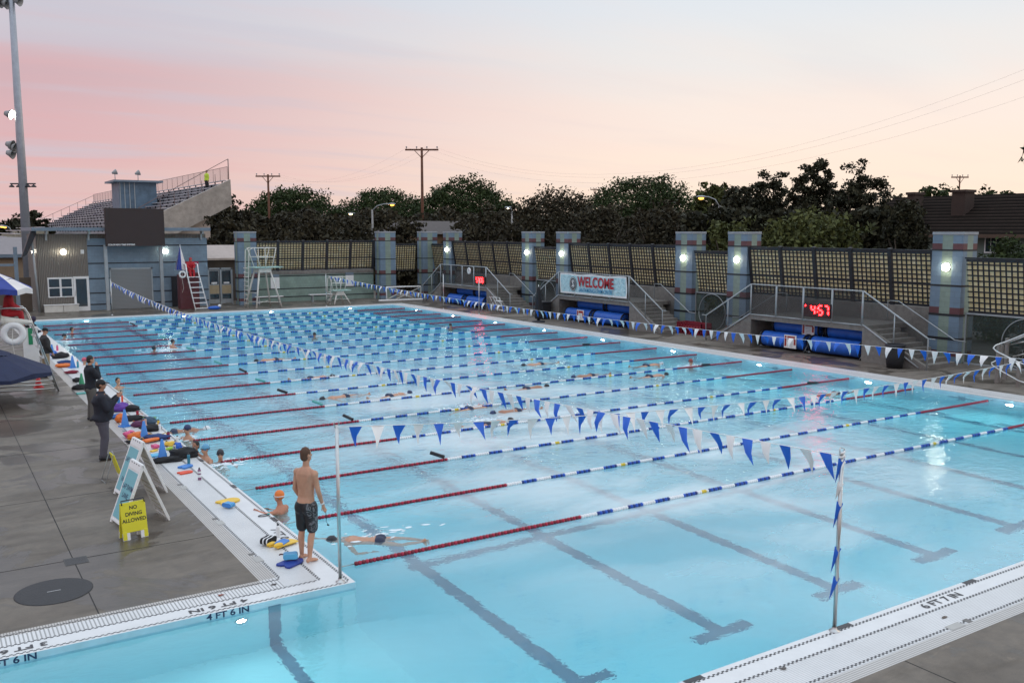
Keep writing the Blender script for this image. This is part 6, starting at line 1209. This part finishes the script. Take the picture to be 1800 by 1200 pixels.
aframe((3.05, 17.22, 0), R(-83), .62, 1.07, R(21.5), msg, 'nearer teal and white A frame sign reading LAP SWIM LANE', (('LAP SWIM', .60), ('LANE', .47)), .13)
aframe((3.42, 19.1, 0), R(-83), .62, 1.07, R(21.5), msg, 'teal and white A frame sign reading LAP SWIM and FAST, behind the nearer one', (('LAP SWIM', .64), ('FAST', .30)), .13)
aframe((2.78, 16.35, 0), R(9), .42, .62, R(9), mye, 'yellow folding sign reading NO DIVING ALLOWED', (('NO', .85), ('DIVING', .68), ('ALLOWED', .51)), .088, legs=True, header=False)
q = thing('folding_sign', 'small yellow sign on a thin wire easel behind the teal signs', 'folding sign', (3.12, 20.4, 0), R(-86))
T = Matrix.Translation((0, .17, 0)) @ Matrix.Rotation(R(17), 4, 'X'); b = MB(); b.box((-.19, -.012, .12), (.19, .012, .6), 0, T); b.build('board', mye, q, bevel=.004)
for xx in (-.19, .11): b = MB(); b.box((xx, -.014, 0), (xx + .08, .014, .119), 0, T); b.build('foot', M_white, q)
b = MB(); b.tube([(-.17, -.19, .005), (-.17, -.01, .6), (.17, -.01, .6), (.17, -.19, .005), (-.17, -.19, .005)], .007, 6); b.tube([(-.17, -.01, .6), (0, 0, .64), (.17, -.01, .6)], .007, 6); b.build('wire_easel', M_galv, q)
q = thing('manhole_cover', 'round black manhole cover in the grey deck at lower left', 'manhole cover', (1.33, 14.42, 0)); b = MB(); b.lathe([(.52, 0), (.52, .006), (.49, .008), (0, .008)], n=48); b.build('disc', mat('manhole_dark', (.028, .028, .03), .6, bump=.5, bs=50), q); b = MB(); b.box((-.09, -.012, .0085), (.09, .012, .012)); b.build('slot', M_grey, q)
q = thing('drain_grate', 'square dark drain grate at the crossing of the deck joints', 'drain', (1.78, 15.62, 0)); b = MB(); b.box((-.17, -.17, 0), (.17, .17, .004)); b.build('grate', mat('grate_dark', (.06, .058, .055), .6), q); b = MB(); [b.box((-.15, -.14 + k * .05, .0045), (.15, -.12 + k * .05, .006)) for k in range(6)]; b.build('slots', M_black, q)
# leaves blown on the tiles
for i, (u, v, c_, lab) in enumerate(((388, 1046, (.25, .06, .03), 'dry red brown leaf on the ribbed grating'), (482, 1027, (.06, .05, .05), 'tiny dark leaf near the corner of the grating'), (1660, 1085, (.12, .09, .07), 'long curled leaf on the near white tiles'), (1378, 1175, (.1, .09, .08), 'small dark leaf on the near tiles below the flag pole'))):
    p = at(u, v); b = MB(); rn = random.Random(i); n = 9; pts = [(math.cos(a) * rn.uniform(.03, .07), math.sin(a) * rn.uniform(.015, .035), .006 + .01 * rn.random()) for a in np.linspace(0, 2 * PI, n + 1)[:-1]]; b.add([(0, 0, .01)] + pts, [(0, k + 1, (k + 1) % n + 1) for k in range(n)]); tag(b.build('leaf', mat('leaf%d' % i, c_, .7), loc=p), lab, 'leaf', 'leaves blown on the tiles')
# ------------------------------------------------------------ training gear on the left tiles
GG = 'training gear on the left pool edge'
def cone(u, v, m, label, h=.46):
    q = thing('traffic_cone', label, 'cone', at(u, v), random.uniform(0, .6), 'cones along the left pool edge'); s = h / .46
    b = MB(); b.lathe([(.11 * s, .02), (.10 * s, .05), (.025 * s, h), (.018 * s, h), (.0, h - .01)], n=20); b.build('cone_body', m, q); b = MB(); b.prism([(x * s, y * s) for x, y in ((-.14, -.11), (-.11, -.14), (.11, -.14), (.14, -.11), (.14, .11), (.11, .14), (-.11, .14), (-.14, .11))], .025); b.build('base', m, q)
cone(286, 806, M_cblue, 'nearest blue cone, beside the black bags'); cone(254, 771, M_cblue, 'second nearest blue cone, beside the orange bag'); cone(220, 749, M_cblue, 'third blue cone, beside the capped coach'); cone(144, 680, M_cgreen, 'green cone beside the black haired young man'); cone(128, 646, M_cblue, 'blue cone further along beside the orange cushion'); cone(92, 624, M_cblue, 'farthest blue cone near the khaki trousered man'); cone(68, 681, M_cred, 'red cone in front of the navy canopy', .5)
def kick(loc, rz, m, label, l=.46, w_=.29, th=.035, notch=True, rx=0):
    q = thing('kickboard', label, 'kickboard', loc, rz, GG); pts = [(w_ / 2, -l * .42), (w_ / 2, l * .2), (w_ * .4, l * .38), (w_ * .2, l * .48), (0, l * .5), (-w_ * .2, l * .48), (-w_ * .4, l * .38), (-w_ / 2, l * .2), (-w_ / 2, -l * .42), (-w_ * .42, -l * .5)] + ([(-w_ * .15, -l * .46), (0, -l * .36), (w_ * .15, -l * .46)] if notch else []) + [(w_ * .42, -l * .5)]
    b = MB(); b.prism(pts, th, M=Matrix.Rotation(rx, 4, 'X')); o = b.build('board', m, q, bevel=.01); return q
def buoy(loc, rz, mats, label, s=1.0):
    q = thing('pull_buoy', label, 'pull buoy', loc, rz, GG); n = 7; L_ = .23 * s
    Mx = Matrix(((0, 1, 0, 0), (1, 0, 0, 0), (0, 0, 1, 0), (0, 0, 0, 1)))
    for k in range(n):
        w0 = -.07 * s + .14 * s * k / n; b = MB(); pts = [(math.cos(a) * L_ / 2 * (1), (.062 + .022 * math.cos(2 * a)) * s * math.sin(a) * 1.0) for a in np.linspace(0, 2 * PI, 25)[:-1]]
        T = Matrix.Translation((0, 0, .065 * s)) @ Matrix(((1, 0, 0, 0), (0, 0, -1, 0), (0, 1, 0, 0), (0, 0, 0, 1))); b.prism(pts, .14 * s / n + .0005, M=T, z0=w0); b.build('foam_layer', mats[k % len(mats)], q)
def bottle(loc, m, label, h=.24, r_=.035, cap=None):
    q = thing('water_bottle', label, 'bottle', loc, 0, GG); b = MB(); b.lathe([(0, 0), (r_ * .9, 0), (r_, .01), (r_, h * .45), (r_ * .85, h * .55), (r_, h * .65), (r_ * .95, h * .78), (r_ * .5, h * .85), (0, h * .85)], n=16); b.build('bottle_body', m, q); b = MB(); b.lathe([(r_ * .55, h * .85), (r_ * .55, h * .93), (r_ * .3, h * .94), (r_ * .28, h), (0, h)], n=12); b.build('bottle_cap', cap or M_dark, q)
def bag(loc, sz, m, label, rz=0, seed=1, strap=None, name='mesh_bag'):
    q = thing(name, label, 'bag', loc, rz, GG); b = MB(); n, m_ = 26, 14; vs = []
    for i in range(m_ + 1):
        a = PI * i / m_ - PI / 2
        for k in range(n):
            c_ = 2 * PI * k / n; d = Vector((math.cos(a) * math.cos(c_), math.cos(a) * math.sin(c_), math.sin(a))); nn_ = 1 + .32 * noise.noise(d * 1.6 + Vector((seed * 3.1, 0, 0))) + .16 * noise.noise(d * 4.5 + Vector((0, seed * 2.3, 0))) + .06 * noise.noise(d * 11 + Vector((0, 0, seed)))
            v = Vector((d.x * sz[0] * nn_, d.y * sz[1] * nn_, max(0, sz[2] * .8 + d.z * sz[2] * nn_))); vs.append(v)
    b.add(vs, [(i * n + k, i * n + (k + 1) % n, (i + 1) * n + (k + 1) % n, (i + 1) * n + k) for i in range(m_) for k in range(n)], 0, True); b.build('bag_body', m, q)
    if strap: b = MB(); b.tube([(sz[0] * .8 * math.cos(a), sz[1] * .5 * math.sin(a * 1.3), sz[2] * 1.55 + .03 * math.sin(3 * a)) for a in np.linspace(0, 2.6, 12)], .009, 5); b.build('drawstring', strap, q)
def fins(loc, rz, m, label):
    q = thing('swim_fins', label, 'swim fins', loc, rz, GG)
    for k, dx in enumerate((-.08, .09)):
        b = MB(); T = Matrix.Translation((dx, 0, .01 + k * .02)) @ Matrix.Rotation(.2 * (k - .5), 4, 'Z'); b.prism([(-.05, -.12), (.05, -.12), (.06, .05), (.1, .3), (.03, .32), (-.03, .32), (-.1, .3), (-.06, .05)], .018, M=T); b.ball(T @ Vector((0, -.06, .035)), (.05, .09, .035)); b.build('fin', m, q)
# near the corner
kick(at(512, 990) + Vector((0, 0, .002)), R(-62), mat('board_navy', (.015, .045, .28), .5), 'navy kickboard lying at the feet of the shirtless man', .42)
buoy(at(511, 987) + Vector((0, 0, .04)), R(-20), [M_lblue, mat('foam_dark_blue', (.02, .09, .3), .5)], 'light blue striped pull buoy on top of the navy kickboard')
kick(at(402, 882) + Vector((0, 0, .002)), R(-75), M_yellow, 'yellow kickboard lying on the tiles left of the orange capped woman', .44); buoy(at(402, 892), R(-60), [M_cblue, M_lblue], 'blue striped pull buoy in front of the yellow kickboard', .95)
buoy(at(472, 956), R(40), [M_blackc, M_blackc, M_whitef], 'black and white striped pull buoy beside the yellow fins', 1.15)
fins(at(488, 960), R(-70), M_yellow, 'yellow fins beside the black and white pull buoy'); kick(at(497, 957) + Vector((0, 0, .03)), R(-50), M_cblue, 'small blue paddle board under the yellow fins', .26, .18)
bottle(at(489, 943), M_whitef, 'white bottle with black top standing behind the yellow fins', .24); q = thing('hand_paddle', 'tiny dark red clip lying in front of the yellow fins', 'clip', at(494, 975), 0, GG); b = MB(); b.tube([(-.03, 0, .01), (0, .02, .012), (.04, -.01, .01)], .009, 6); b.build('clip', mat('clip_red', (.08, .01, .01), .4), q)
kick(at(326, 831) + Vector((0, 0, .002)), R(-80), M_orangered, 'flat orange red board beside the tall soda bottle', .32, .2, .03); kick(at(327, 821) + Vector((0, 0, .002)), R(-60), M_cblue, 'blue kickboard beside the black bag', .32, .22, .04)
bottle(at(351, 843), mat('label_blue_red', (.25, .1, .2), .4), 'bottle with white, red and blue label standing alone on the tiles', .27, .036); b = MB(); b.lathe([(.0375, .06), (.0375, .12)], n=16); b.lathe([(.0378, .15), (.0378, .19)], n=16); o = b.build('bottle_label', M_whitef); o.parent = [x for x in bpy.data.objects if x.name.startswith('water_bottle')][-1]
bottle(at(332, 815), mat('bottle_teal', (.04, .2, .28), .3), 'teal bottle with red label in front of the black bag', .26)
bag(at(322, 803), (.34, .22, .12), M_blackc, 'large black mesh bag beside the teal bottle', R(-20), 1, M_grey); bag(at(293, 812), (.36, .10, .07), M_blackc, 'long black padded bag at the foot of the nearest blue cone', R(-10), 2)
bottle(at(307, 797), M_steel, 'silver steel flask beside the nearest blue cone', .25); bag(at(313, 792), (.10, .12, .12), M_vblue, 'blue gear pouch beside the silver flask', 0, 3); bottle(at(312, 780), M_whitef, 'white bottle behind the blue gear pouch', .22)
bag(at(300, 783), (.16, .10, .06), M_yellow, 'yellow fins bundle behind the nearest blue cone', R(-30), 4, M_dark); bag(at(303, 790), (.14, .07, .04), M_lime, 'lime green paddles beside the yellow bundle', R(-10), 5); buoy(at(273, 788), R(-75), [M_pink], 'pink rubber pull buoy left of the nearest blue cone', .9)
kick(at(266, 777) + Vector((0, 0, .04)), R(-70), M_orange, 'orange kickboard between the two nearest blue cones', .42, .2, .05); kick(at(278, 800) + Vector((0, 0, .002)), R(-80), M_lblue, 'light blue board under the nearest blue cone', .4, .25); kick(at(271, 793) + Vector((0, 0, .002)), R(-60), M_yellow, 'small yellow board beside the pink buoy', .2, .1)
bag(at(243, 770), (.26, .16, .09), M_orange, 'orange gear bag left of the second blue cone', R(-20), 6, M_dark); bag(at(228, 768), (.14, .14, .09), M_pink, 'magenta bag next to the orange gear bag', 0, 7); bag(at(238, 778), (.24, .10, .05), M_blackc, 'black and yellow straps in front of the orange gear bag', 0, 8, M_yellow)
bag(at(276, 772), (.30, .18, .08), mat('bag_navy', (.02, .05, .17), .7, bump=.4), 'navy mesh bag right of the second blue cone', R(-30), 9, M_yellow); bottle(at(296, 771), mat('bottle_maroon', (.25, .01, .05), .4), 'maroon cup bottle near the gutter', .2, .045); bottle(at(281, 757), M_whitef, 'white bottle with blue top near the gutter', .22, cap=M_purple); bottle(at(279, 752), M_yellow, 'yellow bottle with black top near the gutter', .24)
bag(at(266, 757), (.26, .15, .09), M_blackc, 'black gear bag behind the second blue cone', R(-15), 10); bag(at(262, 745), (.22, .16, .10), mat('bag_slate', (.04, .08, .13), .7, bump=.4), 'slate bag with lime trim behind the pale tube', R(-30), 11, M_lime); bottle(at(256, 750), mat('tube_pale', (.6, .38, .3), .5), 'pale pink tube standing behind the second blue cone', .26, .035)
bag(at(243, 750), (.18, .12, .09), mat('bag_plum', (.10, .02, .07), .7), 'plum and orange bag beside the third blue cone', R(-20), 12, M_orange); bag(at(236, 738), (.28, .16, .08), M_blackc, 'black bag with orange lining right of the third blue cone', 0, 13, M_orange); bag(at(212, 742), (.13, .12, .13), M_orange, 'orange ball shaped bag left of the third blue cone', 0, 14); bottle(at(242, 733), mat('bottle_red2', (.35, .01, .04), .4), 'crimson bottle standing behind the black and orange bag', .22, .04)
bag(at(210, 722), (.30, .22, .13), M_purple, 'purple and navy kit bag right of the capped coach', R(-10), 15, M_blackc); bag(at(228, 722), (.30, .16, .10), M_blackc, 'black mesh bag behind the purple kit bag', R(-35), 16); bottle(at(209, 711), mat('bottle_blue', (.05, .2, .5), .4), 'blue bottle standing behind the purple kit bag', .28, .045); bottle(at(215, 706), M_orangered, 'orange bottle behind the purple kit bag', .24, .03)
bag(at(205, 734), (.24, .18, .06), mat('bag_blue2', (.03, .12, .35), .7), 'blue mesh bag in front of the purple kit bag', 0, 17)
bag(at(140, 684), (.24, .18, .09), M_blackc, 'black bag lying in front of the green cone', 0, 18); bag(at(137, 671), (.18, .12, .08), M_blackc, 'black bag behind the green cone', 0, 19); kick(at(146, 692) + Vector((0, 0, .002)), R(-85), M_teal, 'teal kickboard poking out behind the young man', .4, .14, .05)
bag(at(126, 656), (.24, .14, .06), mat('bag_wine', (.2, .01, .03), .7), 'wine red bag at the foot of the far blue cone', 0, 20); bag(at(112, 645), (.30, .16, .08), M_orange, 'orange cushion left of the far blue cone', 0, 21); bag(at(113, 639), (.24, .14, .08), mat('bag_navy', (.02, .05, .17), .7), 'navy bag behind the orange cushion', 0, 22); bottle(at(137, 646), mat('bottle_multi', (.05, .3, .4), .4), 'teal bottle with red cap beside the far blue cone', .3, .04, M_orangered)
bag(at(106, 629), (.36, .2, .13), M_blackc, 'black triangular bag near the khaki trousered man', R(20), 23); bottle(at(101, 616), M_pink, 'pink bottle near the farthest blue cone', .26, .045); bag(at(95, 622), (.12, .12, .08), M_vblue, 'blue pouch at the farthest blue cone', 0, 24)
q = thing('swim_goggles', 'dark goggles and strap on the gutter edge by the orange capped woman', 'goggles', (5.02, 16.3, 0), 0); b = MB(); b.tube([(.1 * math.cos(a), .05 * math.sin(a), .012) for a in np.linspace(0, 2 * PI, 15)], .008, 5); b.build('strap', M_dark, q); b = MB(); b.ball((.1, .02, .02), (.03, .02, .015)); b.build('lens', M_teal, q)

# ------------------------------------------------------------ splashes round the swimmers
mfoam = mat('splash_white', (.85, .92, .95), .3, var=0)
def splash(u, v, n, rx_, ry_, hz, label, seed):
    p = at(u, v, ZW); rn = random.Random(seed); b = MB()
    for i in range(n):
        a = rn.uniform(0, 2 * PI); rr_ = abs(rn.gauss(0, .55)); x, y = rx_ * rr_ * math.cos(a), ry_ * rr_ * math.sin(a); z = max(0, rn.gauss(0, 1)) * hz * max(0, 1 - rr_ * .6) * .6; s_ = rn.uniform(.006, .022)
        if z < .02: b.ball((x, y, .004), (s_ * rn.uniform(2, 6), s_ * rn.uniform(1, 2.5), .008), 7, 4, M=Matrix.Rotation(rn.uniform(-.5, .5), 4, 'Z'))
        else: b.ball((x, y, z), s_ * .7, 5, 4)
    tag(b.build('splash', mfoam, loc=p), label, 'splash', kind='stuff')
for i, (u, v, n, rx_, ry_, hz, l) in enumerate(((297, 614, 420, 1.3, .9, .5, 'white splash round the black capped swimmer in the far left lanes'), (110, 600, 160, 1.0, .6, .2, 'splash at the far left swimmers'), (1216, 643, 160, .7, .4, .25, 'splash at the swimmer surfacing by the right wall'), (1478, 690, 120, .6, .4, .2, 'splash at the rose capped swimmer'),
    (672, 938, 150, .9, .35, .06, 'ripples of foam over the near freestyle swimmer'), (322, 770, 120, .6, .5, .12, 'foam round the navy capped swimmer'), (846, 738, 120, .8, .35, .12, 'foam at the swimmer under the near pennants'), (815, 715, 120, .8, .35, .12, 'foam at the white capped freestyle swimmer'), (570, 663, 120, .8, .35, .15, 'foam at the seventh lane swimmer'), (700, 693, 120, .8, .35, .12, 'foam at the tanned freestyle swimmer'), (395, 815, 130, .7, .5, .08, 'foam round the swimmer by the black bag'))):
    splash(u, v, n // (3 if i == 4 else 1), rx_, ry_, hz, l, i)
